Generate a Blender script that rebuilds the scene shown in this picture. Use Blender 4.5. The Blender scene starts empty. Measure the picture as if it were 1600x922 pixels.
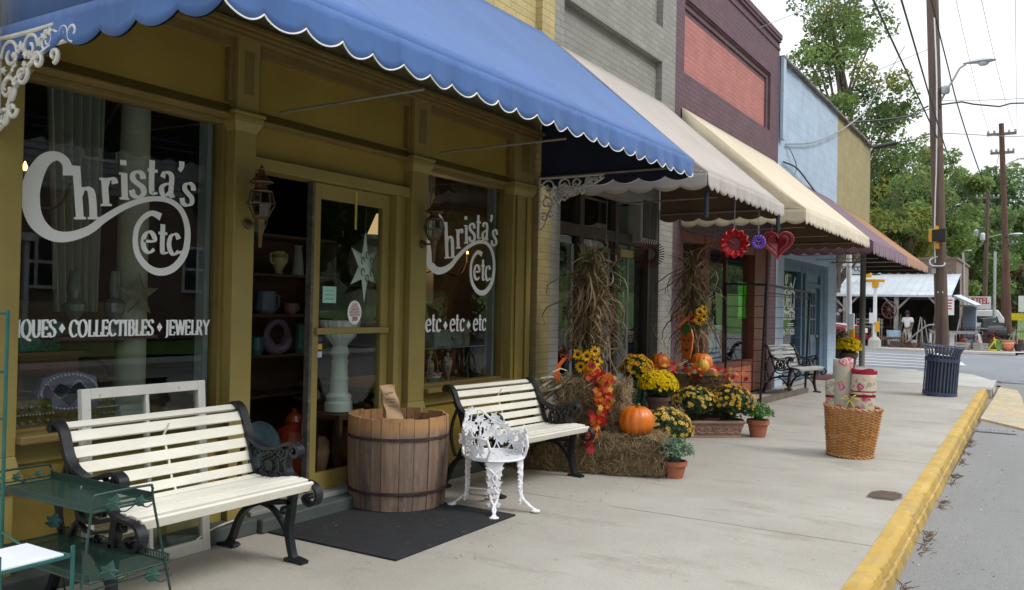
import bpy, bmesh, math, random
import numpy as np
from mathutils import Matrix, Vector, Euler
R = math.radians
random.seed(7); RNG = np.random.default_rng(11)
SC = bpy.context.scene
COL = SC.collection

# ---------------------------------------------------------------- camera
cam = bpy.data.cameras.new('camera'); CAM = bpy.data.objects.new('camera', cam); COL.objects.link(CAM)
cam.sensor_width = 36; cam.lens = 30.15; cam.clip_end = 3000; cam.clip_start = 0.05
r_ = Vector((0.8515251, 0.52393538, 0.01991776)); u_ = Vector((-0.01068208, -0.02064438, 0.99972981)); f_ = Vector((-0.52420501, 0.85150779, 0.01198249))
m3 = Matrix((r_, u_, -f_)).transposed()
CAM.matrix_world = Matrix.Translation((0, 0, 1.6)) @ m3.to_4x4()
SC.camera = CAM

# ---------------------------------------------------------------- sky and sun (bright overcast)
W = bpy.data.worlds.new('World'); SC.world = W; W.use_nodes = True
nt = W.node_tree; N = nt.nodes; L = nt.links
for n in list(N): N.remove(n)
SUN_EL, SUN_AZ = R(49), R(82)          # azimuth clockwise from +Y
sky = N.new('ShaderNodeTexSky'); sky.sky_type = 'NISHITA'; sky.sun_disc = False
sky.sun_elevation = SUN_EL; sky.sun_rotation = SUN_AZ; sky.air_density = 1.0; sky.dust_density = 2.5
tc = N.new('ShaderNodeTexCoord'); mp = N.new('ShaderNodeMapping'); mp.inputs['Scale'].default_value = (1, 1, 3.2)
L.new(tc.outputs['Generated'], mp.inputs['Vector'])
nz = N.new('ShaderNodeTexNoise'); nz.inputs['Scale'].default_value = 1.7; nz.inputs['Detail'].default_value = 7; nz.inputs['Roughness'].default_value = .55
L.new(mp.outputs['Vector'], nz.inputs['Vector'])
cr = N.new('ShaderNodeValToRGB'); cr.color_ramp.elements[0].position = .40; cr.color_ramp.elements[0].color = (.58, .66, .78, 1)
cr.color_ramp.elements[1].position = .60; cr.color_ramp.elements[1].color = (.93, .94, .95, 1)
L.new(nz.outputs['Fac'], cr.inputs['Fac'])
b1 = N.new('ShaderNodeBackground'); b1.inputs['Strength'].default_value = .08; L.new(sky.outputs['Color'], b1.inputs['Color'])
sx = N.new('ShaderNodeSeparateXYZ'); L.new(tc.outputs['Generated'], sx.inputs[0])          # overcast sky: the zenith is brighter than the horizon
mr = N.new('ShaderNodeMapRange'); mr.inputs['From Min'].default_value = 0.0; mr.inputs['From Max'].default_value = 1.0; mr.inputs['To Min'].default_value = .72; mr.inputs['To Max'].default_value = 2.3
L.new(sx.outputs[2], mr.inputs['Value'])
b2 = N.new('ShaderNodeBackground'); L.new(mr.outputs[0], b2.inputs['Strength']); L.new(cr.outputs['Color'], b2.inputs['Color'])
mx = N.new('ShaderNodeMixShader'); mx.inputs[0].default_value = .86
L.new(b1.outputs[0], mx.inputs[1]); L.new(b2.outputs[0], mx.inputs[2])
wo = N.new('ShaderNodeOutputWorld'); L.new(mx.outputs[0], wo.inputs['Surface'])

sl = bpy.data.lights.new('sun', 'SUN'); sl.energy = 1.5; sl.angle = R(18); sl.color = (1, .96, .9)
SUN = bpy.data.objects.new('sun', sl); COL.objects.link(SUN)
sd = Vector((math.sin(SUN_AZ) * math.cos(SUN_EL), math.cos(SUN_AZ) * math.cos(SUN_EL), math.sin(SUN_EL)))
SUN.rotation_euler = (-sd).to_track_quat('-Z', 'Y').to_euler()
SUN.location = (20, 0, 30)
vs = SC.view_settings; vs.view_transform = 'Standard'; vs.look = 'None'; vs.exposure = .38; vs.gamma = 1; vs.use_curve_mapping = False
try:
    SC.cycles.max_bounces = 8; SC.cycles.diffuse_bounces = 3; SC.cycles.glossy_bounces = 4; SC.cycles.transmission_bounces = 4
    SC.cycles.transparent_max_bounces = 12; SC.cycles.use_denoising = True; SC.cycles.caustics_reflective = False; SC.cycles.caustics_refractive = False
    SC.cycles.sample_clamp_indirect = 4
except Exception: pass

# ---------------------------------------------------------------- materials
MATS = {}
def newmat(name):
    m = bpy.data.materials.new(name); m.use_nodes = True; MATS[name] = m
    return m, m.node_tree, m.node_tree.nodes['Principled BSDF']
def col4(c): return (c[0], c[1], c[2], 1)
def nmix(t, fac, a, b, blend='MIX'):
    x = t.nodes.new('ShaderNodeMix'); x.data_type = 'RGBA'; x.blend_type = blend
    for s, v in ((x.inputs[0], fac), (x.inputs[6], a), (x.inputs[7], b)):
        if hasattr(v, 'node'): t.links.new(v, s)
        elif isinstance(v, (int, float)): s.default_value = v
        else: s.default_value = col4(v)
    return x.outputs[2]
def nmath(t, op, a, b=0.0, clamp=False):
    x = t.nodes.new('ShaderNodeMath'); x.operation = op; x.use_clamp = clamp
    for s, v in ((x.inputs[0], a), (x.inputs[1], b)):
        if hasattr(v, 'node'): t.links.new(v, s)
        else: s.default_value = v
    return x.outputs[0]
def nnoise(t, scale, detail=4, vec=None, rough=.55):
    x = t.nodes.new('ShaderNodeTexNoise'); x.inputs['Scale'].default_value = scale; x.inputs['Detail'].default_value = detail; x.inputs['Roughness'].default_value = rough
    if vec is None: vec = ncoord(t)
    t.links.new(vec, x.inputs['Vector']); return x.outputs['Fac']
def ncoord(t, scale=(1, 1, 1)):
    c = t.nodes.new('ShaderNodeTexCoord')
    if scale == (1, 1, 1): return c.outputs['Object']
    m = t.nodes.new('ShaderNodeMapping'); m.inputs['Scale'].default_value = scale; t.links.new(c.outputs['Object'], m.inputs['Vector']); return m.outputs['Vector']
def nramp(t, fac, p0, p1, c0=(0, 0, 0), c1=(1, 1, 1)):
    x = t.nodes.new('ShaderNodeValToRGB'); e = x.color_ramp.elements
    e[0].position = p0; e[0].color = col4(c0); e[1].position = p1; e[1].color = col4(c1); t.links.new(fac, x.inputs['Fac']); return x.outputs['Color']
def nbump(t, h, strength, dist, bsdf):
    b = t.nodes.new('ShaderNodeBump'); b.inputs['Strength'].default_value = strength; b.inputs['Distance'].default_value = dist
    t.links.new(h, b.inputs['Height']); t.links.new(b.outputs['Normal'], bsdf.inputs['Normal'])
def setp(b, **k):
    for n, v in k.items():
        n = n.replace('_', ' ')
        if n in b.inputs: b.inputs[n].default_value = v
def M(name, c, rough=.6, var=.25, scale=6., bump=0., bscale=60., metal=0., c2=None, spec=.5, stretch=(1, 1, 1), chips=None, chipamt=.62):
    """noise-varied paint / plastic / metal"""
    if name in MATS: return MATS[name]
    m, t, b = newmat(name)
    v = ncoord(t, stretch)
    n1 = nnoise(t, scale, 5, v)
    lo = [x * (1 - var) for x in c] if c2 is None else c2
    hi = [min(1, x * (1 + var * .6)) for x in c] if c2 is None else c
    out = nramp(t, n1, .3, .7, lo, hi)
    if chips is not None:
        n2 = nnoise(t, scale * 4, 6, v, .7)
        f = nramp(t, n2, chipamt, chipamt + .03)
        out = nmix(t, f, out, chips)
    t.links.new(out, b.inputs['Base Color'])
    rr = nnoise(t, scale * 2.3, 3, v)
    t.links.new(nmath(t, 'ADD', nmath(t, 'MULTIPLY', rr, .24), rough - .12), b.inputs['Roughness'])
    setp(b, Metallic=metal, Specular_IOR_Level=spec)
    if bump: nbump(t, nnoise(t, bscale, 4, v), bump, .004, b)
    return m
def M_brick(name, c, mortar, bw=.22, bh=.075, mort=.008, var=.15, bump=.6, axis='x', rough=.75):
    m, t, b = newmat(name)
    co = t.nodes.new('ShaderNodeTexCoord'); s = t.nodes.new('ShaderNodeSeparateXYZ'); t.links.new(co.outputs['Object'], s.inputs[0])
    k = t.nodes.new('ShaderNodeCombineXYZ')
    t.links.new(nmath(t, 'ADD', s.outputs[0], s.outputs[1]), k.inputs[0]); t.links.new(s.outputs[2], k.inputs[1])
    wob = t.nodes.new('ShaderNodeTexNoise'); wob.inputs['Scale'].default_value = 3; t.links.new(co.outputs['Object'], wob.inputs['Vector'])
    va = t.nodes.new('ShaderNodeVectorMath'); va.operation = 'SCALE'; va.inputs['Scale'].default_value = .012; t.links.new(wob.outputs['Color'], va.inputs[0])
    vb = t.nodes.new('ShaderNodeVectorMath'); vb.operation = 'ADD'; t.links.new(k.outputs[0], vb.inputs[0]); t.links.new(va.outputs[0], vb.inputs[1])
    br = t.nodes.new('ShaderNodeTexBrick'); br.inputs['Scale'].default_value = 1; br.inputs['Brick Width'].default_value = bw; br.inputs['Row Height'].default_value = bh
    br.inputs['Mortar Size'].default_value = mort; br.inputs['Mortar Smooth'].default_value = .35; br.inputs['Bias'].default_value = 0
    br.inputs['Color1'].default_value = col4([x * (1 + var * .5) for x in c]); br.inputs['Color2'].default_value = col4([x * (1 - var) for x in c]); br.inputs['Mortar'].default_value = col4(mortar)
    t.links.new(vb.outputs[0], br.inputs['Vector'])
    n1 = nnoise(t, 2.2, 6); out = nmix(t, .35, br.outputs['Color'], nramp(t, n1, .3, .7, [x * .72 for x in c], [min(1, x * 1.2) for x in c]))
    n3 = nramp(t, nnoise(t, 1.1, 8, ncoord(t, (1, 1, .35)), .7), .56, .8); out = nmix(t, nmath(t, 'MULTIPLY', n3, .35), out, [x * .55 for x in c])
    t.links.new(out, b.inputs['Base Color']); setp(b, Roughness=rough, Specular_IOR_Level=.3)
    h = nmath(t, 'ADD', nmath(t, 'MULTIPLY', br.outputs['Fac'], -1.0), nmath(t, 'MULTIPLY', nnoise(t, 45, 4), .5))
    nbump(t, h, bump, .008, b)
    return m
def M_cloth(name, c, trans=.25, var=.12, seam=None):
    m, t, b = newmat(name)
    n1 = nnoise(t, 1.3, 6); n2 = nnoise(t, 9, 5, ncoord(t, (1, 1, .3)))
    out = nramp(t, n1, .25, .75, [x * (1 - var) for x in c], [min(1, x * (1 + var * .5)) for x in c])
    out = nmix(t, nmath(t, 'MULTIPLY', nramp(t, n2, .55, .8), .25), out, [x * .7 for x in c])
    if seam:
        s = t.nodes.new('ShaderNodeSeparateXYZ'); t.links.new(ncoord(t), s.inputs[0])
        fr = nmath(t, 'FRACT', nmath(t, 'DIVIDE', s.outputs[1], seam)); d = nmath(t, 'ABSOLUTE', nmath(t, 'SUBTRACT', fr, .5))
        ln = nmath(t, 'LESS_THAN', d, .018 / seam); out = nmix(t, nmath(t, 'MULTIPLY', ln, .22), out, [x * .55 for x in c])
    t.links.new(out, b.inputs['Base Color']); setp(b, Roughness=.85, Specular_IOR_Level=.25)
    if 'Sheen Weight' in b.inputs: b.inputs['Sheen Weight'].default_value = .30; b.inputs['Sheen Roughness'].default_value = .35
    nbump(t, nnoise(t, 7, 4, ncoord(t, (1.5, 1, .4))), .35, .03, b)
    tr = t.nodes.new('ShaderNodeBsdfTranslucent'); t.links.new(out, tr.inputs['Color'])
    mm = t.nodes.new('ShaderNodeMixShader'); mm.inputs[0].default_value = trans
    t.links.new(b.outputs[0], mm.inputs[1]); t.links.new(tr.outputs[0], mm.inputs[2]); t.links.new(mm.outputs[0], t.nodes['Material Output'].inputs['Surface'])
    return m
def M_leaf(name, c, trans=.3, rough=.55, var=.35, scale=3.0):
    m, t, b = newmat(name)
    out = nramp(t, nnoise(t, scale, 3), .3, .7, [x * (1 - var) for x in c], [min(1, x * (1 + var)) for x in c])
    t.links.new(out, b.inputs['Base Color']); setp(b, Roughness=rough, Specular_IOR_Level=.3)
    tr = t.nodes.new('ShaderNodeBsdfTranslucent'); t.links.new(out, tr.inputs['Color'])
    mm = t.nodes.new('ShaderNodeMixShader'); mm.inputs[0].default_value = trans
    t.links.new(b.outputs[0], mm.inputs[1]); t.links.new(tr.outputs[0], mm.inputs[2]); t.links.new(mm.outputs[0], t.nodes['Material Output'].inputs['Surface'])
    return m
def M_glass(name, tint=(.9, .95, .93), ior=1.5, boost=1.0):
    m, t, b = newmat(name); t.nodes.remove(b)
    tr = t.nodes.new('ShaderNodeBsdfTransparent'); tr.inputs['Color'].default_value = col4(tint)
    gl = t.nodes.new('ShaderNodeBsdfGlossy'); gl.inputs['Roughness'].default_value = 0.006
    fr = t.nodes.new('ShaderNodeFresnel'); gm = t.nodes.new('ShaderNodeNewGeometry'); t.links.new(nmath(t, 'ADD', nmath(t, 'MULTIPLY', gm.outputs['Backfacing'], 1 / ior - ior), ior), fr.inputs['IOR'])   # same reflectance from both sides of the pane
    mm = t.nodes.new('ShaderNodeMixShader'); t.links.new(nmath(t, 'MULTIPLY', fr.outputs[0], boost, True), mm.inputs[0])
    t.links.new(tr.outputs[0], mm.inputs[1]); t.links.new(gl.outputs[0], mm.inputs[2])
    t.links.new(mm.outputs[0], t.nodes['Material Output'].inputs['Surface'])
    bp = t.nodes.new('ShaderNodeBump'); bp.inputs['Strength'].default_value = .05; bp.inputs['Distance'].default_value = .01
    t.links.new(nnoise(t, .9, 2), bp.inputs['Height']); t.links.new(bp.outputs['Normal'], gl.inputs['Normal'])
    return m
def M_emit(name, c, s):
    m, t, b = newmat(name); b.inputs['Base Color'].default_value = col4(c); b.inputs['Emission Color'].default_value = col4(c); b.inputs['Emission Strength'].default_value = s
    return m

# ---------------------------------------------------------------- mesh builder
class MB:
    def __init__(s): s.v = []; s.f = []; s.m = []
    def add(s, vs, fs, m=0):
        o = len(s.v); s.v.extend(tuple(map(float, p)) for p in vs); s.f.extend([tuple(int(i) + o for i in f) for f in fs]); s.m.extend([m] * len(fs)); return s
    def box(s, x0, x1, y0, y1, z0, z1, m=0):
        return s.add([(x0, y0, z0), (x1, y0, z0), (x1, y1, z0), (x0, y1, z0), (x0, y0, z1), (x1, y0, z1), (x1, y1, z1), (x0, y1, z1)],
              [(0, 3, 2, 1), (4, 5, 6, 7), (0, 1, 5, 4), (1, 2, 6, 5), (2, 3, 7, 6), (3, 0, 4, 7)], m)
    def obox(s, c, size, rot=(0, 0, 0), m=0):
        E = rot if isinstance(rot, Matrix) else Euler(rot).to_matrix(); c = Vector(c); h = [d / 2 for d in size]
        P = [c + E @ Vector((a * h[0], b * h[1], d * h[2])) for d in (-1, 1) for a, b in ((-1, -1), (1, -1), (1, 1), (-1, 1))]
        return s.add(P, [(0, 3, 2, 1), (4, 5, 6, 7), (0, 1, 5, 4), (1, 2, 6, 5), (2, 3, 7, 6), (3, 0, 4, 7)], m)
    def bar(s, a, b, w, h, up=(0, 0, 1), m=0):
        a = Vector(a); b = Vector(b); d = (b - a); L_ = d.length; d.normalize(); up = Vector(up); x = d.cross(up)
        if x.length < 1e-5: x = d.cross(Vector((1, 0, 0)))
        x.normalize(); z = x.cross(d)
        return s.obox((a + b) / 2, (w, L_, h), Matrix((x, d, z)).transposed(), m)
    def tube(s, pts, r, n=8, closed=False, m=0, flat=None):
        P = [Vector(p) for p in pts]; k = len(P)
        rr = r if hasattr(r, '__len__') else [r] * k
        up = None; rings = []
        for i, p in enumerate(P):
            a = P[(i - 1) % k] if (closed or i > 0) else p; b = P[(i + 1) % k] if (closed or i < k - 1) else p
            d = (b - a)
            if d.length < 1e-9: d = Vector((0, 0, 1))
            d.normalize()
            if up is None:
                up = Vector((0, 0, 1)) if abs(d.z) < .9 else Vector((1, 0, 0))
            x = d.cross(up)
            if x.length < 1e-4: x = d.orthogonal()
            x.normalize(); y = x.cross(d); y.normalize(); up = y
            q = []
            for j in range(n):
                t_ = 2 * math.pi * (j + .5) / n
                q.append(p + (x * math.cos(t_) + y * math.sin(t_) * (flat or 1)) * rr[i])
            rings.append(q)
        vs_ = [v for q in rings for v in q]; fs = []
        for i in range(k if closed else k - 1):
            i2 = (i + 1) % k
            for j in range(n):
                j2 = (j + 1) % n; fs.append((i * n + j, i * n + j2, i2 * n + j2, i2 * n + j))
        if not closed: fs.append(tuple(range(n - 1, -1, -1))); fs.append(tuple((k - 1) * n + j for j in range(n)))
        return s.add(vs_, fs, m)
    def lathe(s, prof, c=(0, 0, 0), n=24, m=0, sx=1, sy=1, wob=0, ribs=0, ribd=0, capb=True, capt=True, tilt=None):
        vs_ = []; k = len(prof); fs = []
        T = tilt or Matrix.Identity(3); c = Vector(c)
        for (r, z) in prof:
            for j in range(n):
                t_ = 2 * math.pi * j / n; q = r * (1 + (ribd * (abs(math.sin(t_ * ribs / 2)) - .6) if ribs else 0) + (wob * math.sin(3 * t_ + z * 20) if wob else 0))
                vs_.append(c + T @ Vector((q * math.cos(t_) * sx, q * math.sin(t_) * sy, z)))
        for i in range(k - 1):
            for j in range(n):
                j2 = (j + 1) % n; fs.append((i * n + j, i * n + j2, (i + 1) * n + j2, (i + 1) * n + j))
        if capb: fs.append(tuple(range(n - 1, -1, -1)))
        if capt: fs.append(tuple((k - 1) * n + j for j in range(n)))
        return s.add(vs_, fs, m)
    def ball(s, c, r, n=10, m=0, sq=(1, 1, 1)):
        k = max(4, n // 2); prof = [(math.sin(math.pi * i / k) * r + 1e-4, -math.cos(math.pi * i / k) * r * sq[2]) for i in range(k + 1)]
        return s.lathe(prof, c, n, m, sx=sq[0], sy=sq[1])
    def prism(s, poly, fn, t, m=0):
        """poly 2d (ccw) extruded: fn(a,b,c) -> xyz, c in 0..t"""
        k = len(poly); vs_ = [fn(a, b, 0) for a, b in poly] + [fn(a, b, t) for a, b in poly]
        fs = [tuple(range(k - 1, -1, -1)), tuple(range(k, 2 * k))] + [(i, (i + 1) % k, k + (i + 1) % k, k + i) for i in range(k)]
        return s.add(vs_, fs, m)
    def quads(s, V, m=0):
        """V: (n,4,3) array of quads"""
        o = len(s.v); V = np.asarray(V, float); s.v.extend(map(tuple, V.reshape(-1, 3).tolist())); n = len(V)
        s.f.extend([(o + 4 * i, o + 4 * i + 1, o + 4 * i + 2, o + 4 * i + 3) for i in range(n)])
        s.m.extend([m] * n if not hasattr(m, '__len__') else list(map(int, m))); return s
    def grid(s, fn, nu, nv, m=0):
        vs_ = [fn(i / nu, j / nv) for j in range(nv + 1) for i in range(nu + 1)]
        return s.add(vs_, [(j * (nu + 1) + i, j * (nu + 1) + i + 1, (j + 1) * (nu + 1) + i + 1, (j + 1) * (nu + 1) + i) for j in range(nv) for i in range(nu)], m)
    def build(s, name, mats, parent=None, local=False, smooth=False, bevel=0, solid=0, sub=0):
        me = bpy.data.meshes.new(name)
        vs_ = s.v
        if parent is not None and not local:
            inv = ROOTINV[parent.name]; vs_ = [tuple(inv @ Vector(p)) for p in vs_]
        me.from_pydata(vs_, [], s.f)
        if not isinstance(mats, (list, tuple)): mats = [mats]
        for q in mats: me.materials.append(q)
        me.polygons.foreach_set('material_index', s.m)
        if smooth: me.polygons.foreach_set('use_smooth', [True] * len(s.f))
        me.update()
        o = bpy.data.objects.new(name, me); COL.objects.link(o)
        if parent is not None: o.parent = parent; ROOTINV[o.name] = ROOTINV[parent.name]
        else: ROOTINV[o.name] = Inv(Matrix.Identity(4))
        if solid: q = o.modifiers.new('s', 'SOLIDIFY'); q.thickness = solid; q.offset = 0
        if bevel: q = o.modifiers.new('b', 'BEVEL'); q.width = bevel; q.segments = 2; q.limit_method = 'ANGLE'; q.angle_limit = R(40); q.harden_normals = False
        if sub: q = o.modifiers.new('u', 'SUBSURF'); q.levels = sub; q.render_levels = sub
        if smooth and not sub:
            try:
                me.set_sharp_from_angle(angle=R(42))
            except Exception: pass
        return o
def Inv(m): return m.inverted()
ROOTINV = {}
def thing(name, label, cat, loc=(0, 0, 0), rz=0, group=None):
    o = bpy.data.objects.new(name, None); COL.objects.link(o); o.location = loc; o.rotation_euler = (0, 0, rz); o.empty_display_size = .1
    o['label'] = label; o['category'] = cat
    if group: o['group'] = group
    ROOTINV[o.name] = Inv(Matrix.Translation(loc) @ Matrix.Rotation(rz, 4, 'Z')); return o
def tag(o, label, cat, group=None):
    o['label'] = label; o['category'] = cat
    if group: o['group'] = group
    return o
def structure(o, kind='structure'): o['kind'] = kind; return o
def dup(root, loc, rz=0, label=None, group=None, scale=None, rot=None):
    c = root.copy(); COL.objects.link(c); c.location = loc; c.rotation_euler = rot or (0, 0, rz)
    if scale: c.scale = (scale,) * 3 if not hasattr(scale, '__len__') else scale
    if label: c['label'] = label
    if group: c['group'] = group
    def rec(a, b):
        for ch in [x for x in bpy.data.objects if x.parent is a]:
            d = ch.copy(); COL.objects.link(d); d.parent = b; rec(ch, d)
    rec(root, c); return c
def spline(pts, n=8, closed=False):
    """Catmull-Rom through pts"""
    P = [Vector(p) for p in pts]; k = len(P); out = []
    for i in range(k if closed else k - 1):
        if closed: a, b, c, d = P[i - 1], P[i], P[(i + 1) % k], P[(i + 2) % k]
        else: a, b, c, d = P[max(i - 1, 0)], P[i], P[i + 1], P[min(i + 2, k - 1)]
        for j in range(n):
            t = j / n; out.append(.5 * ((2 * b) + (c - a) * t + (2 * a - 5 * b + 4 * c - d) * t * t + (3 * b - a - 3 * c + d) * t ** 3))
    if not closed: out.append(P[-1])
    return out
def arc(c, r, a0, a1, n, fn):
    return [fn(c[0] + r * math.cos(a0 + (a1 - a0) * i / n), c[1] + r * math.sin(a0 + (a1 - a0) * i / n)) for i in range(n + 1)]
def blades(n, base, tip, w, jitter=0, curl=.0, seg=3):
    """flat tapering blades from base (n,3) to tip (n,3): returns quads"""
    base = np.asarray(base, float); tip = np.asarray(tip, float); d = tip - base
    side = np.cross(d, RNG.normal(size=d.shape)); side /= (np.linalg.norm(side, axis=1, keepdims=True) + 1e-9)
    off = np.cross(side, d) * curl * RNG.uniform(-1, 1, (len(d), 1))
    W_ = (np.asarray(w) * np.ones(len(d)))[:, None]; Q = []
    for k in range(seg):
        t0, t1 = k / seg, (k + 1) / seg
        p0 = base + d * t0 + off * 4 * t0 * (1 - t0); p1 = base + d * t1 + off * 4 * t1 * (1 - t1)
        w0 = W_ * (1 - .75 * t0 ** 2); w1 = W_ * (1 - .75 * t1 ** 2)
        Q.append(np.stack([p0 - side * w0, p0 + side * w0, p1 + side * w1, p1 - side * w1], 1))
    return np.concatenate(Q)
def cards(P, nrm, size, asp=1.0):
    """leaf quads (rhombus) at P facing roughly nrm"""
    P = np.asarray(P, float); n = len(P); nr = np.asarray(nrm, float); nr = nr / (np.linalg.norm(nr, axis=1, keepdims=True) + 1e-9)
    a = np.cross(nr, RNG.normal(size=(n, 3))); a /= (np.linalg.norm(a, axis=1, keepdims=True) + 1e-9); b = np.cross(nr, a)
    s_ = (np.asarray(size) * np.ones(n))[:, None]
    return np.stack([P - a * s_, P - b * s_ * asp * .5, P + a * s_, P + b * s_ * asp * .5], 1)
# ================================================================ SETTING
FX = -4.65                                     # shop front plane
def concrete(name, c, joints=None, stain=.5):
    m, t, b = newmat(name)
    o1 = nramp(t, nnoise(t, .55, 8, None, .7), .3, .7, [c[0] * .66, c[1] * .64, c[2] * .60], [x * 1.18 for x in c])
    o2 = nramp(t, nnoise(t, 60, 5), .35, .7, [x * .80 for x in c], [min(1, x * 1.16) for x in c]); out = nmix(t, .42, o1, o2)
    f = nramp(t, nnoise(t, 1.3, 10, ncoord(t, (.6, 1.5, 1)), .74), .54, .76); out = nmix(t, nmath(t, 'MULTIPLY', f, stain), out, [c[0] * .5, c[1] * .46, c[2] * .4])
    f = nramp(t, nnoise(t, 11, 3), .70, .735); out = nmix(t, nmath(t, 'MULTIPLY', f, .55), out, [x * .45 for x in c])
    s = t.nodes.new('ShaderNodeSeparateXYZ'); t.links.new(ncoord(t), s.inputs[0])
    hb = nmath(t, 'MULTIPLY', nnoise(t, 120, 3), .4)
    if joints:
        y0, st, wd = joints
        wv = nmath(t, 'MULTIPLY', nmath(t, 'SUBTRACT', nnoise(t, 2.2, 5), .5), .05)
        fr = nmath(t, 'FRACT', nmath(t, 'ADD', nmath(t, 'DIVIDE', nmath(t, 'ADD', nmath(t, 'SUBTRACT', s.outputs[1], y0), wv), st), .5)); d = nmath(t, 'MULTIPLY', nmath(t, 'ABSOLUTE', nmath(t, 'SUBTRACT', fr, .5)), st)
        ln = nmath(t, 'LESS_THAN', d, wd); gap = nramp(t, nnoise(t, 1.2, 3), .36, .44)
        ln = nmath(t, 'MULTIPLY', ln, gap)
        out = nmix(t, nmath(t, 'MULTIPLY', ln, .75), out, [x * .22 for x in c]); hb = nmath(t, 'SUBTRACT', hb, ln)
        # hairline cracks
        vo = t.nodes.new('ShaderNodeTexVoronoi'); vo.feature = 'DISTANCE_TO_EDGE'; vo.inputs['Scale'].default_value = .33
        wn = t.nodes.new('ShaderNodeTexNoise'); wn.inputs['Scale'].default_value = 1.5; wn.inputs['Detail'].default_value = 8
        t.links.new(ncoord(t), wn.inputs['Vector']); va = t.nodes.new('ShaderNodeVectorMath'); va.operation = 'MULTIPLY_ADD'
        t.links.new(wn.outputs['Color'], va.inputs[0]); va.inputs[1].default_value = (.5, .5, 0); t.links.new(ncoord(t), va.inputs[2]); t.links.new(va.outputs[0], vo.inputs['Vector'])
        ck = nmath(t, 'MULTIPLY', nmath(t, 'LESS_THAN', vo.outputs['Distance'], .0011), nramp(t, nnoise(t, .5, 2), .58, .66)); out = nmix(t, nmath(t, 'MULTIPLY', ck, .55), out, [x * .35 for x in c])
    t.links.new(out, b.inputs['Base Color']); setp(b, Roughness=.86, Specular_IOR_Level=.25); nbump(t, hb, .45, .006, b); return m
def asphalt(name, c):
    m, t, b = newmat(name)
    o1 = nramp(t, nnoise(t, .35, 8, ncoord(t, (1, .35, 1)), .65), .3, .72, [x * .68 for x in c], [x * 1.2 for x in c])
    sp = nnoise(t, 130, 3); o2 = nramp(t, sp, .35, .68, [x * .6 for x in c], [x * 1.45 for x in c]); out = nmix(t, .5, o1, o2)
    f = nramp(t, nnoise(t, 2.4, 9, None, .7), .62, .74); out = nmix(t, nmath(t, 'MULTIPLY', f, .45), out, [x * .5 for x in c])
    t.links.new(out, b.inputs['Base Color']); setp(b, Roughness=.85, Specular_IOR_Level=.3); nbump(t, nmath(t, 'ADD', sp, nnoise(t, 60, 4)), .6, .005, b); return m
m_conc = concrete('sidewalk_concrete', (.385, .36, .315), (10.13, 3.8, .008), .8)
m_conc2 = concrete('new_concrete', (.46, .445, .415), None, .2)
m_asph = asphalt('asphalt', (.225, .222, .215)); m_asph2 = asphalt('cross_asphalt', (.21, .22, .235))
m_grass = M('grass', (.10, .20, .035), .9, .5, 1.5, .8, 40); m_dirt = M('earth', (.25, .21, .16), .9, .3, .8, .5, 20)
m_white_line = M('road_paint_white', (.58, .59, .60), .7, .12, 3, .2, chips=(.26, .27, .28), chipamt=.56)
m_stepgreen = M('dark_green_step', (.045, .065, .06), .7, .35, 5, .3, 30, c2=(.08, .085, .08))

g = MB(); g.add([(-1500, -1500, -.19), (1500, -1500, -.19), (1500, 2500, -.19), (-1500, 2500, -.19)], [(0, 1, 2, 3)])
structure(g.build('ground', m_dirt))
g = MB(); g.add([(-.80, -60, -.15), (9.0, -60, -.15), (9.0, 400, -.15), (-.80, 400, -.15)], [(0, 1, 2, 3)]); structure(g.build('road', m_asph))
g = MB(); g.add([(-120, 24.5, -.154), (-.8, 24.5, -.154), (-.8, 43.0, -.154), (-120, 43.6, -.154)], [(0, 1, 2, 3)])
g.add([(-.8, 25.8, -.146), (40, 25.8, -.146), (40, 43, -.146), (-.8, 43, -.146)], [(0, 1, 2, 3)]); structure(g.build('cross_road', m_asph2))
# sidewalk slab
g = MB(); P = [(-8, -6), (-.955, -6), (-.955, 6), (-.985, 12), (-1.06, 18), (-1.09, 21.02), (-.86, 21.02), (-.86, 21.5), (-8, 21.5)]
g.add([(a, b, 0) for a, b in P], [tuple(range(len(P)))]); structure(g.build('sidewalk', m_conc))
P = [(-8, 21.5), (-.86, 21.5), (-.88, 23.2), (-.98, 24.0), (-1.21, 24.9), (-1.5, 25.9), (-1.85, 26.25), (-2.76, 26.3), (-3.57, 26.75), (-4.2, 27.0), (-9, 27.8)]
g = MB(); k = len(P); P2 = P[1:]; g.add([(a, b, .004) for a, b in P], [tuple(range(k))])
g.add([(a, b, .004) for a, b in P2] + [(a + .02, b + .02, -.16) for a, b in P2], [(i, len(P2) + i, len(P2) + i + 1, i + 1) for i in range(len(P2) - 1)])
structure(g.build('corner_pavement', m_conc2))
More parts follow.
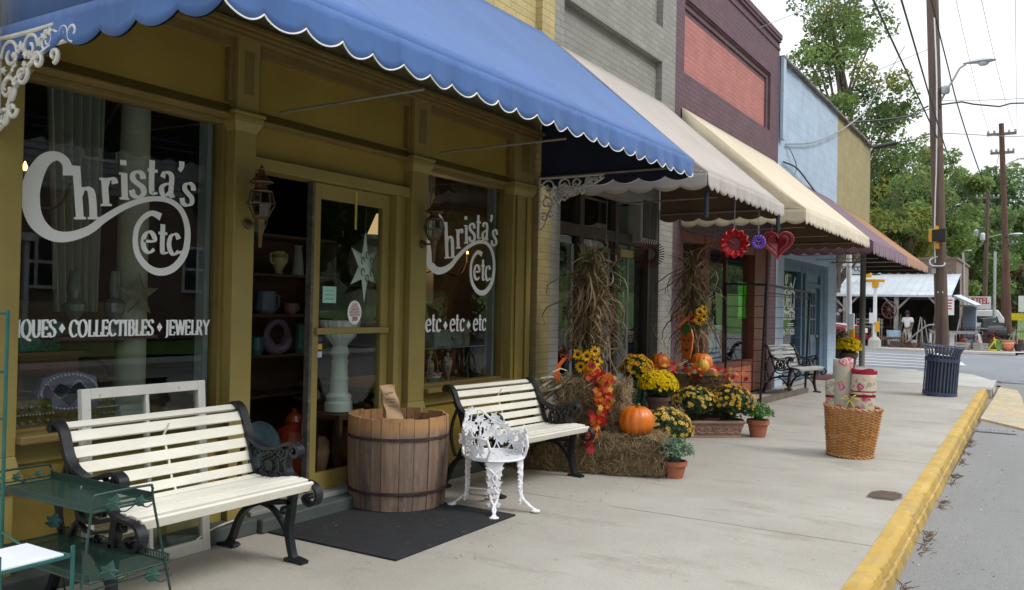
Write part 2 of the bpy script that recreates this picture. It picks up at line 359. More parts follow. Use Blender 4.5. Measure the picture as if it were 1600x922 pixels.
# yellow kerb: rough top, chipped edge, slightly leaning face
m, t, b = newmat('kerb_yellow'); c = (.58, .40, .10)
out = nramp(t, nnoise(t, 1.4, 8, None, .68), .3, .7, (.40, .25, .06), (.57, .39, .10))
out = nmix(t, nmath(t, 'MULTIPLY', nramp(t, nnoise(t, 3, 9, None, .74), .5, .66), .6), out, (.30, .23, .13))
out = nmix(t, nramp(t, nnoise(t, 5.2, 8, None, .78), .635, .65), out, (.50, .48, .43))
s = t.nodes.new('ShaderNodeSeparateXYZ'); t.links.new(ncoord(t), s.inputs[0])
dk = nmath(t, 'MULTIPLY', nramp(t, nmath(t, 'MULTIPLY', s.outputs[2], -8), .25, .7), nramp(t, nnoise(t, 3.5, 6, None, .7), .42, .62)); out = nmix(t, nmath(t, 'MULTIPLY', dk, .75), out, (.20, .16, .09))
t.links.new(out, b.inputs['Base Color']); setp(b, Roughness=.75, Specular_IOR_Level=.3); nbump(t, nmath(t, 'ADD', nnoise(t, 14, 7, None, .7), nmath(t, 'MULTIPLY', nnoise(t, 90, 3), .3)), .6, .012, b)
m_kerb = m
g = MB(); ys = np.arange(-6, 21.01, .06); rows = []
def kx(y): return -.955 - max(0, y - 6) * .009
for y in ys:
    w1 = .004 * math.sin(y * 1.3) + RNG.normal(0, .002); w2 = .003 * math.sin(y * 1.1 + 2) + RNG.normal(0, .003) - (.022 * RNG.uniform() if RNG.uniform() < .10 else 0)
    jn = -.012 if abs((y - 10.13 + 1.52) % 3.04 - 1.52) < .05 else 0
    x0 = kx(y)
    rows.append([(x0 + w1 * .5, y, .006), (x0 + .075, y, .012 + RNG.normal(0, .0015) + jn), (x0 + .124 + w2, y, .007 + jn), (x0 + .134 + w2, y, -.006 + jn), (x0 + .148 + w2 * .6, y, -.066), (x0 + .143 + w2 * .5, y, -.072 + RNG.normal(0, .003)), (x0 + .166 + w2 * .7, y, -.078), (x0 + .188 + w2 * .5, y, -.17)])
k = 8; vs_ = [p for r in rows for p in r]; g.add(vs_, [(i * k + j, i * k + j + 1, (i + 1) * k + j + 1, (i + 1) * k + j) for i in range(len(rows) - 1) for j in range(k - 1)])
e = len(rows) - 1; g.add(rows[e], [tuple(range(k))])
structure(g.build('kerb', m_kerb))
g = MB(); g.box(-1.085, -.862, 21.022, 21.52, -.17, -.003); g.box(-.99, -.885, 21.5, 24.2, -.17, -.002); structure(g.build('kerb_end', m_conc2))
m_apron = M('apron_yellow', (.50, .39, .20), .8, .2, 1.6, .4, 30, chips=(.34, .32, .28), chipamt=.50)
g = MB(); P = [(-.82, 16.2), (-.18, 15.2), (-.20, 18), (-.30, 21), (-.42, 23.0), (-.80, 23.6), (-.80, 20)]
g.add([(a, b, -.128 if i > 1 else -.118) for i, (a, b) in enumerate(P)] + [(a * 1.01, b - .03, -.16) for a, b in P], [tuple(range(7))] + [(i, 7 + i, 7 + (i + 1) % 7, (i + 1) % 7) for i in range(7)])
structure(g.build('gutter_apron', m_apron))
# painted crossing stripes
g = MB()
for i, (y, x0, x1) in enumerate([(28.9, -9, -3.2), (30.6, -9.2, -3.0), (32.4, -9.4, -2.9), (34.4, -9.6, -2.8), (36.6, -9.8, -2.9), (39.2, -10, -3.0)]):
    w = .34; g.add([(x0, y + .5, -.146), (x1, y - .1, -.146), (x1, y - .1 + w, -.146), (x0, y + .5 + w, -.146)], [(0, 1, 2, 3)])
g.add([(-2.55, 33, -.142), (-2.1, 33, -.142), (-3.0, 39.5, -.142), (-3.3, 39.5, -.142)], [(0, 1, 2, 3)])
for y in (-3, 0, 3, 6, 9, 12, 15, 18): g.add([(5.2, y, -.146), (8.6, y - 1.2, -.146), (8.6, y - 1.08, -.146), (5.2, y + .12, -.146)], [(0, 1, 2, 3)])
g.add([(-1, 41.2, -.142), (30, 41.2, -.142), (30, 41.45, -.142), (-1, 41.45, -.142)], [(0, 1, 2, 3)])
structure(g.build('road_marking', m_white_line))
# far pavement in front of the junk shop, lawn, far bank
g = MB(); g.add([(-60, 43.6, -.06), (-4, 43.2, -.06), (-2.2, 43.6, -.06), (-.9, 44.3, -.07), (.2, 46, -.1), (.2, 49, -.12), (-60, 49, -.06)], [(0, 1, 2, 3, 4, 5, 6)])
g.add([(-60, 43.56, -.06), (-4, 43.16, -.06), (-2.2, 43.56, -.06), (-.9, 44.26, -.07), (-.9, 44.24, -.16), (-2.2, 43.54, -.16), (-4, 43.14, -.16), (-60, 43.54, -.16)], [(0, 1, 6, 7), (1, 2, 5, 6), (2, 3, 4, 5)])
structure(g.build('far_pavement', m_conc2))
g = MB(); g.grid(lambda u, v: (-1.2 + u * 60 - v * 1.0, 62 + v * 60, -.1 + 3.6 * min(1, v * 1.5) ** 1.3 + .15 * math.sin(u * 30 + v * 9)), 24, 14); structure(g.build('lawn', m_grass, smooth=True))
g = MB(); g.add([(-60, 49, -.06), (.2, 49, -.1), (.4, 62, -.1), (-60, 62, -.1)], [(0, 1, 2, 3)]); structure(g.build('shop_yard', m_dirt))
# across the street (seen in the window glass): kerb, grass bank
g = MB(); g.box(9, 9.15, -60, 23.5, -.15, .0); g.add([(9.15, -60, -.005), (10.8, -60, -.005), (10.8, 23.5, -.005), (9.15, 23.5, -.005)], [(0, 1, 2, 3)]); structure(g.build('opposite_pavement', m_conc2))
g = MB(); g.grid(lambda u, v: (10.8 + u * 60, -60 + v * 82, .0 + 1.0 * min(1, u * 6) + .1 * math.sin(u * 40 + v * 30)), 20, 20); structure(g.build('grass_bank', m_grass, smooth=True))

# litter in the gutter: dry leaves and weeds, uncountable
g = MB(); B = []; T_ = []
for y0 in (4.3, 5.3, 5.75, 5.9, 7.0, 7.3, 7.5, 8.7, 8.95, 9.9, 10.3, 10.45, 11.4, 11.6, 12.2, 12.9, 13.3, 13.5):
    n = int(RNG.uniform(10, 30)); p = np.stack([kx(y0) + .215 + np.abs(RNG.normal(0, .035, n)), y0 + RNG.normal(0, .09, n), np.full(n, -.148)], 1)
    B.append(p); T_.append(p + np.stack([RNG.normal(.012, .03, n), RNG.normal(0, .04, n), RNG.uniform(.002, .03, n)], 1))
g.quads(blades(0, np.concatenate(B), np.concatenate(T_), .004, seg=2))
n = 260; p = np.stack([kx(8) + .22 + np.abs(RNG.normal(0, .35, n)), RNG.uniform(3.5, 16, n), np.full(n, -.145)], 1); g.quads(cards(p, np.tile([0, 0, 1.], (n, 1)) + RNG.normal(0, .3, (n, 3)), RNG.uniform(.004, .014, n)), RNG.integers(0, 3, n))
structure(tag(g.build('dry_leaves', [M_leaf('dry_leaf', (.15, .09, .05)), M_leaf('pale_scrap', (.6, .58, .52)), M_leaf('tan_leaf', (.25, .17, .08))]), 'dry brown leaves and weeds caught along the foot of the yellow kerb', 'leaf litter'), 'stuff')
# straw wisps on the pavement by the bench and mat
g = MB(); n = 90; p = np.stack([RNG.uniform(-4.3, -2.9, n), RNG.uniform(4.2, 7.6, n), np.full(n, .018)], 1); a = RNG.uniform(0, 6.28, n); l = RNG.uniform(.01, .06, n)
g.quads(blades(n, p, p + np.stack([np.cos(a) * l, np.sin(a) * l, RNG.uniform(0, .006, n)], 1), .0016, seg=2, curl=1)); structure(tag(g.build('straw_wisps', M_leaf('straw_wisp', (.30, .22, .12))), 'loose straw wisps scattered on the door mat and pavement', 'straw'), 'stuff')
m_iron = M('cast_iron', (.035, .035, .037), .55, .3, 8, .3, 60, metal=.3); m_rust = M('rust', (.09, .055, .04), .8, .4, 9, .5, 50)
o = thing('utility_cover', 'small rusty oblong meter cover set into the pavement by the kerb', 'cover', (-1.125, 8.13, .003))
g = MB(); P = [(-.13, -.15), (-.05, -.19), (.08, -.17), (.125, -.05), (.11, .12), (.05, .18), (-.07, .17), (-.13, .06)]; g.prism(P, lambda a, b, c: (a, b, .001 + c), .008); g.build('lid', m_rust, o, True, bevel=.003)
g = MB(); P2 = [(a * 1.1, b * 1.1) for a, b in P]; g.prism(P2, lambda a, b, c: (a, b, -.002 + c), .004); g.build('rim', M('cover_rim', (.25, .22, .18), .9), o, True)
def drain(loc, w, l, label, rz=0):
    o = thing('storm_drain', label, 'drain', loc, rz, 'storm drain grates in the gutter'); g = MB(); g.box(-w / 2, w / 2, -l / 2, l / 2, -.02, .003); g.build('recess', M('drain_dark', (.06, .06, .06), .9), o, True)
    g = MB()
    for i in range(9): x = -w / 2 + w * (i + .5) / 9; g.obox((x, 0, .012), (w / 9 * .45, l * .96, .014), (0, 0, .35))
    g.box(-w / 2, w / 2, -l / 2, -l / 2 + .03, .005, .022); g.box(-w / 2, w / 2, l / 2 - .03, l / 2, .005, .022); g.build('grate', M('drain_iron', (.42, .43, .45), .6, metal=.5), o, True)
drain((-.60, 25.9, -.146), .62, .9, 'iron storm drain grate at the corner beyond the yellow apron')
drain((-.55, 14.72, -.146), .5, .34, 'narrow storm drain grate at the near edge of the yellow apron')
# ================================================================ LETTERING (pen strokes with thick and thin)
def EL(cx, cy, rx, ry, a0, a1, n=14):
    return [(cx + rx * math.cos(R(a0 + (a1 - a0) * i / n)), cy + ry * math.sin(R(a0 + (a1 - a0) * i / n))) for i in range(n + 1)]
def SF(*a): return [('s',) + p for p in a]
GL = {
 'T': (.74, [[(.37, 0), (.37, .98)], [(.02, .96), (.72, .96)], [(.03, .98), (.03, .78)], [(.71, .98), (.71, .78)]] + SF((.37, 0, .17))),
 'I': (.40, [[(.2, 0), (.2, 1)]] + SF((.2, 0, .17), (.2, 1, .17))),
 'Q': (.90, [EL(.44, .5, .36, .5, 90, 450, 30), [(.42, .10), (.58, -.08), (.88, -.18)]]),
 'O': (.90, [EL(.44, .5, .36, .5, 90, 450, 30)]),
 'U': (.84, [[(.16, 1), (.16, .34)] + EL(.42, .32, .26, .30, 180, 360), [(.68, .34), (.68, 1)]] + SF((.16, 1, .15), (.68, 1, .13))),
 'E': (.70, [[(.18, 0), (.18, 1)], [(.18, .97), (.62, .97), (.63, .80)], [(.18, .52), (.50, .52)], [(.50, .62), (.50, .42)], [(.18, .03), (.64, .03), (.66, .22)]] + SF((.12, 0, .10), (.12, 1, .10))),
 'S': (.62, [[(.54, .78), (.52, .92), (.33, .98), (.15, .92), (.09, .76), (.16, .62), (.33, .52), (.48, .42), (.55, .26), (.48, .09), (.30, .02), (.12, .08), (.06, .26)]]),
 'C': (.80, [EL(.44, .5, .36, .48, 42, 318, 26), [(.72, .95), (.72, .72)]]),
 'L': (.66, [[(.18, 0), (.18, 1)], [(.18, .03), (.62, .03), (.64, .26)]] + SF((.18, 1, .15), (.12, 0, .1))),
 'B': (.74, [[(.18, 0), (.18, 1)], [(.18, .97), (.40, .97)] + EL(.40, .745, .20, .225, 90, -90) + [(.18, .52)], [(.18, .52), (.42, .52)] + EL(.42, .27, .24, .25, 90, -90) + [(.18, .02)]] + SF((.12, 0, .1), (.12, 1, .1))),
 'J': (.46, [[(.26, 1), (.26, .12), (.20, -.08), (.04, -.14)]] + SF((.26, 1, .16))),
 'W': (1.1, [[(.08, 1), (.32, 0)], [(.32, 0), (.55, .95)], [(.55, .95), (.80, 0)], [(.80, 0), (1.02, 1)]] + SF((.08, 1, .12), (.55, 1, .1), (1.02, 1, .1))),
 'R': (.80, [[(.18, 0), (.18, 1)], [(.18, .97), (.40, .97)] + EL(.40, .735, .22, .235, 90, -90) + [(.18, .5)], [(.38, .5), (.52, .28), (.66, .02), (.80, .0)]] + SF((.18, 0, .15), (.12, 1, .1))),
 'Y': (.80, [[(.08, 1), (.40, .48)], [(.74, 1), (.40, .48)], [(.40, .5), (.40, 0)]] + SF((.08, 1, .13), (.74, 1, .11), (.40, 0, .15))),
 'D': (.86, [[(.18, 0), (.18, 1)], [(.18, .97), (.38, .97)] + EL(.38, .5, .38, .47, 90, -90, 20) + [(.18, .03)]] + SF((.12, 0, .1), (.12, 1, .1))),
 'A': (.84, [[(.10, 0), (.41, 1)], [(.41, 1), (.73, 0)], [(.2, .34), (.62, .34)]] + SF((.10, 0, .12), (.73, 0, .13))),
 'M': (1.0, [[(.14, 0), (.14, 1)], [(.14, 1), (.5, .1)], [(.5, .1), (.84, 1)], [(.86, 1), (.86, 0)]] + SF((.14, 0, .13), (.86, 0, .14), (.1, 1, .1), (.9, 1, .1))),
 'V': (.82, [[(.08, 1), (.41, 0)], [(.41, 0), (.74, 1)]] + SF((.08, 1, .13), (.74, 1, .11))),
 'h': (.66, [[(.16, 0), (.16, 1.05)], [(.16, .44), (.26, .58), (.40, .60), (.48, .48), (.48, 0)]] + SF((.16, 0, .14), (.48, 0, .14), (.10, 1.05, .08))),
 'r': (.48, [[(.16, 0), (.16, .62)], [(.16, .42), (.26, .58), (.40, .60), (.44, .50)]] + SF((.16, 0, .15), (.10, .62, .08))),
 'i': (.32, [[(.16, 0), (.16, .62)], [(.16, .80), (.16, .92)]] + SF((.16, 0, .14), (.10, .62, .08))),
 's': (.50, [[(.42, .46), (.38, .58), (.24, .62), (.11, .54), (.12, .42), (.26, .33), (.40, .24), (.42, .10), (.28, .01), (.12, .04), (.06, .17)]]),
 't': (.40, [[(.18, .86), (.18, .14), (.24, .03), (.38, .05)], [(.04, .60), (.36, .60)]]),
 'a': (.56, [[(.10, .46), (.16, .60), (.32, .61), (.41, .50), (.41, .10), (.46, .02), (.54, .05)], [(.41, .36), (.22, .30), (.10, .20), (.12, .06), (.24, .01), (.41, .14)]]),
 'e': (.54, [[(.10, .34), (.46, .36), (.44, .52), (.30, .62), (.15, .54), (.08, .32), (.14, .10), (.30, .01), (.47, .12)]]),
 'c': (.50, [[(.43, .48), (.38, .58), (.28, .62), (.14, .54), (.08, .32), (.14, .10), (.28, .01), (.44, .12)]]),
 "'": (.22, [[(.12, 1.0), (.13, .86), (.06, .74)]]), '.': (.24, [[(.03, .06), (.12, .07), (.21, .06)]]), ' ': (.34, []), '-': (.36, [[(.04, .34), (.32, .34)]]),
}
GL.update({
 'P': (.72, [[(.18, 0), (.18, 1)], [(.18, .97), (.40, .97)] + EL(.40, .73, .22, .24, 90, -90) + [(.18, .48)]] + SF((.18, 0, .15), (.12, 1, .1))),
 'N': (.90, [[(.14, 0), (.14, 1)], [(.14, 1), (.74, 0)], [(.74, 0), (.74, 1)]] + SF((.14, 0, .13), (.1, 1, .1), (.74, 1, .13))),
 'G': (.86, [EL(.44, .5, .36, .48, 42, 340, 26), [(.76, .40), (.76, .06)], [(.56, .42), (.84, .42)]]),
 'H': (.90, [[(.16, 0), (.16, 1)], [(.72, 0), (.72, 1)], [(.16, .5), (.72, .5)]] + SF((.16, 0, .14), (.16, 1, .14), (.72, 0, .14), (.72, 1, .14))),
 '0': (.62, [EL(.30, .5, .24, .48, 90, 450, 24)]), '6': (.62, [[(.46, .94), (.22, .72), (.08, .36), (.16, .08), (.34, .02), (.50, .14), (.52, .36), (.38, .52), (.20, .48), (.10, .34)]]),
 '7': (.58, [[(.06, .96), (.52, .96)], [(.52, .96), (.24, 0)]]), '8': (.62, [EL(.30, .74, .18, .22, 90, 450, 18), EL(.30, .26, .23, .26, 90, 450, 18)]),
 '2': (.60, [[(.08, .74), (.16, .94), (.34, .97), (.47, .84), (.44, .62), (.26, .34), (.08, .06)], [(.06, .05), (.54, .05)]]),
 '9': (.62, [[(.14, .06), (.38, .28), (.50, .64), (.42, .92), (.26, .98), (.10, .86), (.08, .64), (.22, .48), (.40, .52), (.50, .66)]]),
})
class Pen:
    def __init__(s, mb, fn, thick=.15, thin=.05, nib=18): s.mb = mb; s.fn = fn; s.k = 0; s.th = thick; s.tn = thin; s.nib = R(nib)
    def ribbon(s, pts, widths=None, sc=1.0):
        P = [Vector((p[0], p[1], 0)) for p in pts]; n = len(P); vs_ = []; s.k += 1
        for i in range(n):
            d = P[min(i + 1, n - 1)] - P[max(i - 1, 0)]
            if d.length < 1e-9: d = Vector((1, 0, 0))
            d.normalize(); nn = Vector((-d.y, d.x, 0))
            w = (widths[i] if widths else (s.tn + (s.th - s.tn) * abs(math.sin(math.atan2(d.y, d.x) - s.nib))) * sc) / 2
            for q in (-1, 1): e = P[i] + nn * w * q; vs_.append(s.fn(e.x, e.y, s.k % 12))
        s.mb.add(vs_, [(2 * i, 2 * i + 2, 2 * i + 3, 2 * i + 1) for i in range(n - 1)])
    def glyph(s, ch, x, y, size, rot=0, wx=1.0):
        adv, st = GL[ch]; c, sn = math.cos(rot), math.sin(rot)
        def tr(p): a, b = p[0] * size * wx, p[1] * size; return (x + a * c - b * sn, y + a * sn + b * c)
        for q in st:
            if q[0] == 's':
                _, sx, sy, hw = q; dy = .02 if sy < .3 else -.02; s.ribbon([tr((sx - hw, sy + dy)), tr((sx + hw, sy + dy))], [s.tn * size * .9] * 2)
            else:
                pts = [Vector((a, b, 0)) for a, b in q]
                if 2 < len(pts) < 16 and ch not in 'ELTDB': pts = spline(pts, 5)
                s.ribbon([tr(p) for p in pts], None, size)
        return adv * size * wx
    def text(s, txt, x, y, size, wx=1.0, gap=0):
        for ch in txt:
            if ch == '*':
                s.k += 1; h = size * .24; cx, cy = x + size * .30 * wx, y + size * .5; s.mb.add([s.fn(a, b, s.k % 12) for a, b in ((cx - h * .8, cy), (cx, cy - h), (cx + h * .8, cy), (cx, cy + h))], [(0, 1, 2, 3)]); x += size * .60 * wx
            else: x += s.glyph(ch, x, y, size, 0, wx) + gap
        return x
def textlen(txt, size, wx=1.0): return sum((.60 if ch == '*' else GL[ch][0]) * size * wx for ch in txt)
def fit_text(pen, txt, x0, x1, y, size, wx0=1.0):
    wx = (x1 - x0) / textlen(txt, size, 1); pen.text(txt, x0, y, size, wx)

# ================================================================ THE OCHRE CORNER SHOP
m_ochre = M('ochre_paint', (.275, .212, .060), .5, .16, 2.2, .35, 25, chips=(.20, .14, .06), chipamt=.72)
m_ochre2 = M('ochre_panel', (.30, .208, .036), .5, .18, 1.6, .3, 40, chips=(.26, .17, .05), chipamt=.70)
m_och_dk = M('dark_ochre_paint', (.195, .135, .038), .5, .16, 3, .3, 40)
m_ybrick = M_brick('yellow_brick', (.52, .42, .19), (.38, .30, .14), .215, .078, .008)
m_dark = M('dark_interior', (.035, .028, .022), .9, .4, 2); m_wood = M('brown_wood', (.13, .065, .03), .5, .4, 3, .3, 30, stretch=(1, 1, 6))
m_glass = M_glass('window_glass', boost=.75); m_letter = M('white_vinyl', (.90, .91, .94), .4, .02, 4)
m_jamb = M('grey_window_jamb', (.20, .22, .24), .6, .15, 4)
m_floorboard = M('shop_floor', (.10, .07, .05), .7, .4, 2)
shop = thing('corner_shop', 'ochre painted shop with the blue awning and two lettered display windows', 'shop', (FX, 5.2, 0))
# upper brick wall and end pilasters
g = MB(); g.box(-5.0, -4.70, 2.30, 8.02, 3.46, 8.2); g.box(-5.0, -4.62, 2.05, 2.30, .0, 8.2); g.box(-5.0, -4.62, 8.02, 8.298, 2.9, 8.2); g.box(-15, -14.7, 2.05, 8.298, 0, 8.2); g.box(-14.7, -5.0, 2.05, 2.12, 0, 8.2); g.box(-14.7, -5.0, 8.24, 8.298, 0, 8.2); g.box(-14.9, -4.75, 2.06, 8.29, 7.9, 8.0)
g.build('brick_wall', m_ybrick, shop)
g = MB(); g.box(-5.0, -4.621, 8.021, 8.297, 0.0, 2.9); g.build('brick_pier', M_brick('olive_brick', (.31, .25, .115), (.25, .20, .09), .215, .078, .008), shop)
g = MB(); g.box(-14.6, -4.9, 2.13, 8.23, -.02, .02); g.build('floor', m_floorboard, shop)
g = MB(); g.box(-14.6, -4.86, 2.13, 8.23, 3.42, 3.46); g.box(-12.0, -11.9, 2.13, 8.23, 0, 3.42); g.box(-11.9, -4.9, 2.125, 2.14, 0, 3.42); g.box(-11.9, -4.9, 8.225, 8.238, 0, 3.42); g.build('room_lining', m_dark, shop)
def post(y0, y1, name='post'):
    g = MB(); c = (y0 + y1) / 2; w = (y1 - y0) / 2; F = FX
    g.box(-4.83, F, y0, y1, .74, 2.79); g.box(-4.83, F - .002, y0 + .005, y1 - .005, .10, .56)
    # base moulding
    for a, b, d0, d1 in ((.56, .60, .03, .03), (.60, .70, .03, .0),):
        g.add([(-4.83, y0 - d0, a), (F + d0, y0 - d0, a), (F + d0, y1 + d0, a), (-4.83, y1 + d0, a), (-4.83, y0 - d1, b + .04), (F + d1, y0 - d1, b + .04), (F + d1, y1 + d1, b + .04), (-4.83, y1 + d1, b + .04)], [(0, 3, 2, 1), (4, 5, 6, 7), (0, 1, 5, 4), (1, 2, 6, 5), (2, 3, 7, 6), (3, 0, 4, 7)])
    # capital
    for a, b, d0, d1 in ((2.75, 2.82, .0, .035), (2.82, 2.86, .035, .035), (2.86, 2.885, .045, .045)):
        g.add([(-4.83, y0 - d0, a), (F + d0, y0 - d0, a), (F + d0, y1 + d0, a), (-4.83, y1 + d0, a), (-4.83, y0 - d1, b), (F + d1, y0 - d1, b), (F + d1, y1 + d1, b), (-4.83, y1 + d1, b)], [(0, 3, 2, 1), (4, 5, 6, 7), (0, 1, 5, 4), (1, 2, 6, 5), (2, 3, 7, 6), (3, 0, 4, 7)])
    g.box(-4.83, F + .015, y0 - .005, y1 + .005, 2.885, 3.40)
    ob = g.build(name, m_ochre, shop, bevel=.006)
    g = MB(); g.box(F + .0135, F + .019, c - w * .45, c + w * .45, 3.00, 3.30); g.build('post_panel', m_och_dk, ob, bevel=.004)
post(2.33, 2.53); post(3.945, 4.125); post(5.87, 6.095); post(7.55, 7.93)
g = MB(); g.box(-4.64, -4.632, 7.60, 7.655, .75, 2.74); g.box(-4.64, -4.630, 7.80, 7.86, .75, 2.74); g.build('post_beading', m_ochre2, shop)
# cornice and sign panels
g = MB(); g.box(-4.9, -4.57, 2.28, 8.0, 3.40, 3.425); g.box(-4.9, -4.60, 2.30, 7.99, 3.375, 3.40); g.box(-4.9, -4.54, 2.27, 8.01, 3.425, 3.46); g.build('cornice', m_och_dk, shop, bevel=.005)
for (a, b) in ((2.53, 3.945), (4.125, 5.87), (6.095, 7.55)):
    g = MB(); g.box(-4.80, -4.72, a, b, 2.93, 3.375); p = g.build('sign_panel', m_ochre2, shop)
    g = MB(); g.box(-4.72, -4.67, a, b, 3.31, 3.375)
    for q, s_ in ((a, 1), (b, -1)): g.box(-4.72, -4.672, min(q, q + s_ * .045), max(q, q + s_ * .045), 2.95, 3.31)
    g.add([(-4.72, a, 2.93), (-4.66, a, 2.86), (-4.66, b, 2.86), (-4.72, b, 2.93), (-4.72, a, 2.83), (-4.66, a, 2.845), (-4.66, b, 2.845), (-4.72, b, 2.83)], [(0, 1, 2, 3), (1, 5, 6, 2), (5, 4, 7, 6), (0, 4, 5, 1), (3, 2, 6, 7)])
    g.build('panel_frame', m_och_dk, p, bevel=.003)
# display windows
def display_window(a, b):
    g = MB(); g.box(-4.86, -4.74, a, a + .035, .86, 2.83); g.box(-4.86, -4.74, b - .035, b, .86, 2.83); g.box(-4.86, -4.74, a, b, 2.80, 2.835); g.box(-4.86, -4.745, a, b, .845, .865)
    w = g.build('window', m_och_dk, shop, bevel=.003)
    g = MB(); g.box(-4.806, -4.800, a + .03, b - .03, .86, 2.81); g.build('pane', m_glass, w)
    g = MB(); g.box(-4.88, -4.60, a, b, .80, .845); g.build('sill', m_och_dk, w, bevel=.008)
    g = MB(); g.box(-4.88, -4.74, a, b, .10, .80); q = g.build('apron_panel', m_ochre2, shop)
    g = MB(); g.box(-4.74, -4.71, a, b, .68, .80); g.box(-4.74, -4.705, a, b, .10, .24); g.build('apron_rail', m_ochre, q, bevel=.004)
    g = MB(); g.box(-6.1, -4.88, a - .1, b + .02, .78, .82); g.build('display_shelf', M('display_shelf', (.22, .17, .09), .7), shop)
    return w
wl = display_window(2.53, 3.945); wr = display_window(6.095, 7.55)
for y in (3.86, 7.46): g = MB(); g.box(-4.915, -4.83, y, y + .04, .82, 3.4); g.build('display_side', m_jamb, shop)
for a, b in ((2.28, 4.125), (5.76, 8.02)): g = MB(); g.box(-4.86, -4.55, a, b, 0, .105); g.build('base_kerb', m_stepgreen, shop, bevel=.01)
# lettering on the glass
LX = -4.797
def gfn(dy=0, dz=0, s=1.0): return lambda a, b, k: (LX + .0004 * k, a * s + dy, b * s + dz)
CC = [(2.866, 2.300), (2.852, 2.372), (2.795, 2.402), (2.722, 2.362), (2.668, 2.255), (2.652, 2.142), (2.686, 2.022), (2.772, 1.952), (2.876, 1.946), (3.002, 1.995), (3.102, 2.075), (3.248, 2.168), (3.403, 2.226), (3.543, 2.231), (3.642, 2.173), (3.69, 2.052), (3.674, 1.903), (3.591, 1.800), (3.485, 1.768), (3.392, 1.800), (3.322, 1.884), (3.310, 1.999), (3.345, 2.085), (3.417, 2.137), (3.486, 2.120)]
CW = [.065, .055, .050, .075, .100, .108, .095, .070, .058, .050, .044, .036, .032, .034, .040, .046, .050, .050, .048, .044, .040, .036, .032, .034, .050]
def logo(dy, dz, s, parent):
    g = MB(); pen = Pen(g, gfn(dy, dz, s), .165, .055, 15)
    pts = spline([(a, b, 0) for a, b in CC], 6); ws = []
    for i in range(len(CC) - 1): ws += [CW[i] + (CW[i + 1] - CW[i]) * j / 6 for j in range(6)]
    ws.append(CW[-1]); pen.ribbon(pts, ws)
    for ch, y, z, sz, rt in (('h', 2.902, 2.050, .295, .10), ('r', 3.068, 2.146, .268, .10), ('i', 3.190, 2.200, .262, .06), ('s', 3.262, 2.224, .255, .05), ('t', 3.372, 2.258, .25, .0), ('a', 3.462, 2.262, .245, -.05), ("'", 3.590, 2.250, .25, -.05), ('s', 3.620, 2.222, .24, -.14)):
        pen.glyph(ch, y, z, sz, rt, .90)
    for ch, y, z, sz in (('e', 3.345, 1.885, .215), ('t', 3.462, 1.885, .22), ('c', 3.535, 1.885, .215), ('.', 3.612, 1.885, .26)): pen.glyph(ch, y, z, sz, 0, .95)
    o = g.build('lettering', m_letter, parent); o['label'] = 'white serif window lettering with a long looping swash'
logo(0, 0, 1, wl)
k = 1.104; logo(7.414 - 3.69 * k + .012, 2.021 - 2.052 * k + .01, k, wr)
g = MB(); pen = Pen(g, gfn(), .18, .065, 15)
fit_text(pen, 'COLLECTIBLES', 2.897, 3.45, 1.365, .098); fit_text(pen, 'JEWELRY', 3.535, 3.882, 1.362, .098); fit_text(pen, 'TIQUES', 2.545, 2.815, 1.367, .098)
for y in (2.854, 3.497): g.add([(LX, y - .02, 1.415), (LX, y, 1.385), (LX, y + .02, 1.415), (LX, y, 1.445)], [(0, 1, 2, 3)])
g.build('lettering', m_letter, wl)
g = MB(); pen = Pen(g, gfn(), .16, .06, 15)
for a, b in ((6.285, 6.530), (6.664, 6.915), (7.057, 7.306)): fit_text(pen, 'etc', a, b, 1.340, .185)
for y in (6.600, 6.985): g.add([(LX, y - .035, 1.397), (LX, y, 1.355), (LX, y + .035, 1.397), (LX, y, 1.440)], [(0, 1, 2, 3)])
g.build('lettering', m_letter, wr)
# doorway: step, header board, open leaf, glazed leaf
g = MB(); g.box(-4.95, -4.50, 4.125, 5.76, 0, .10); g.build('threshold', m_stepgreen, shop, bevel=.012)
g = MB(); g.box(-4.95, -4.62, 4.125, 5.76, .10, .135); g.build('door_sill', M('weathered_grey_sill', (.22, .23, .21), .8, .3, 5, .4, 30), shop, bevel=.006)
g = MB(); g.box(-4.82, -4.74, 4.125, 5.87, 2.605, 2.84); g.build('header_board', m_ochre2, shop)
g = MB(); g.box(-4.86, -4.67, 4.125, 5.87, 2.52, 2.605); g.box(-4.86, -4.68, 5.70, 5.76, .10, 2.52); g.box(-4.86, -4.72, 5.76, 5.87, .10, 2.605); g.build('door_frame', m_ochre, shop, bevel=.004)
dr = None
g = MB()
for a, b, c, d in ((4.80, 4.865, .135, 2.515), (5.60, 5.695, .135, 2.515), (4.865, 5.60, 2.40, 2.515), (4.865, 5.60, .135, .27)): g.box(-4.80, -4.745, a, b, c, d)
dr = g.build('door', m_ochre, shop, bevel=.003)
g = MB(); g.box(-4.776, -4.770, 4.86, 5.605, .265, 2.405); g.build('pane', m_glass, dr)
g = MB(); g.box(-4.745, -4.715, 4.82, 5.68, 1.345, 1.395); g.build('push_rail', m_ochre, dr, bevel=.006)
g = MB(); g.box(-4.80, -4.745, 4.772, 4.798, .135, 2.515); g.build('door_edge', M('worn_dark_edge', (.10, .09, .075), .6, .5, 10, chips=(.3, .3, .28)), dr)
def sticker(y0, y1, z0, z1, c, nm='sticker', x=-4.768): g = MB(); g.box(x, x + .002, y0, y1, z0, z1); return g.build(nm, M(nm + '_' + str(round(c[0], 2)) + str(round(c[2], 2)), c, .6, .1), dr)
o = sticker(4.925, 5.075, 1.59, 1.72, (.38, .62, .55), 'teal_card'); 
g = MB(); pen = Pen(g, lambda a, b, k: (-4.7655 + .0003 * k, a, b), .15, .07)
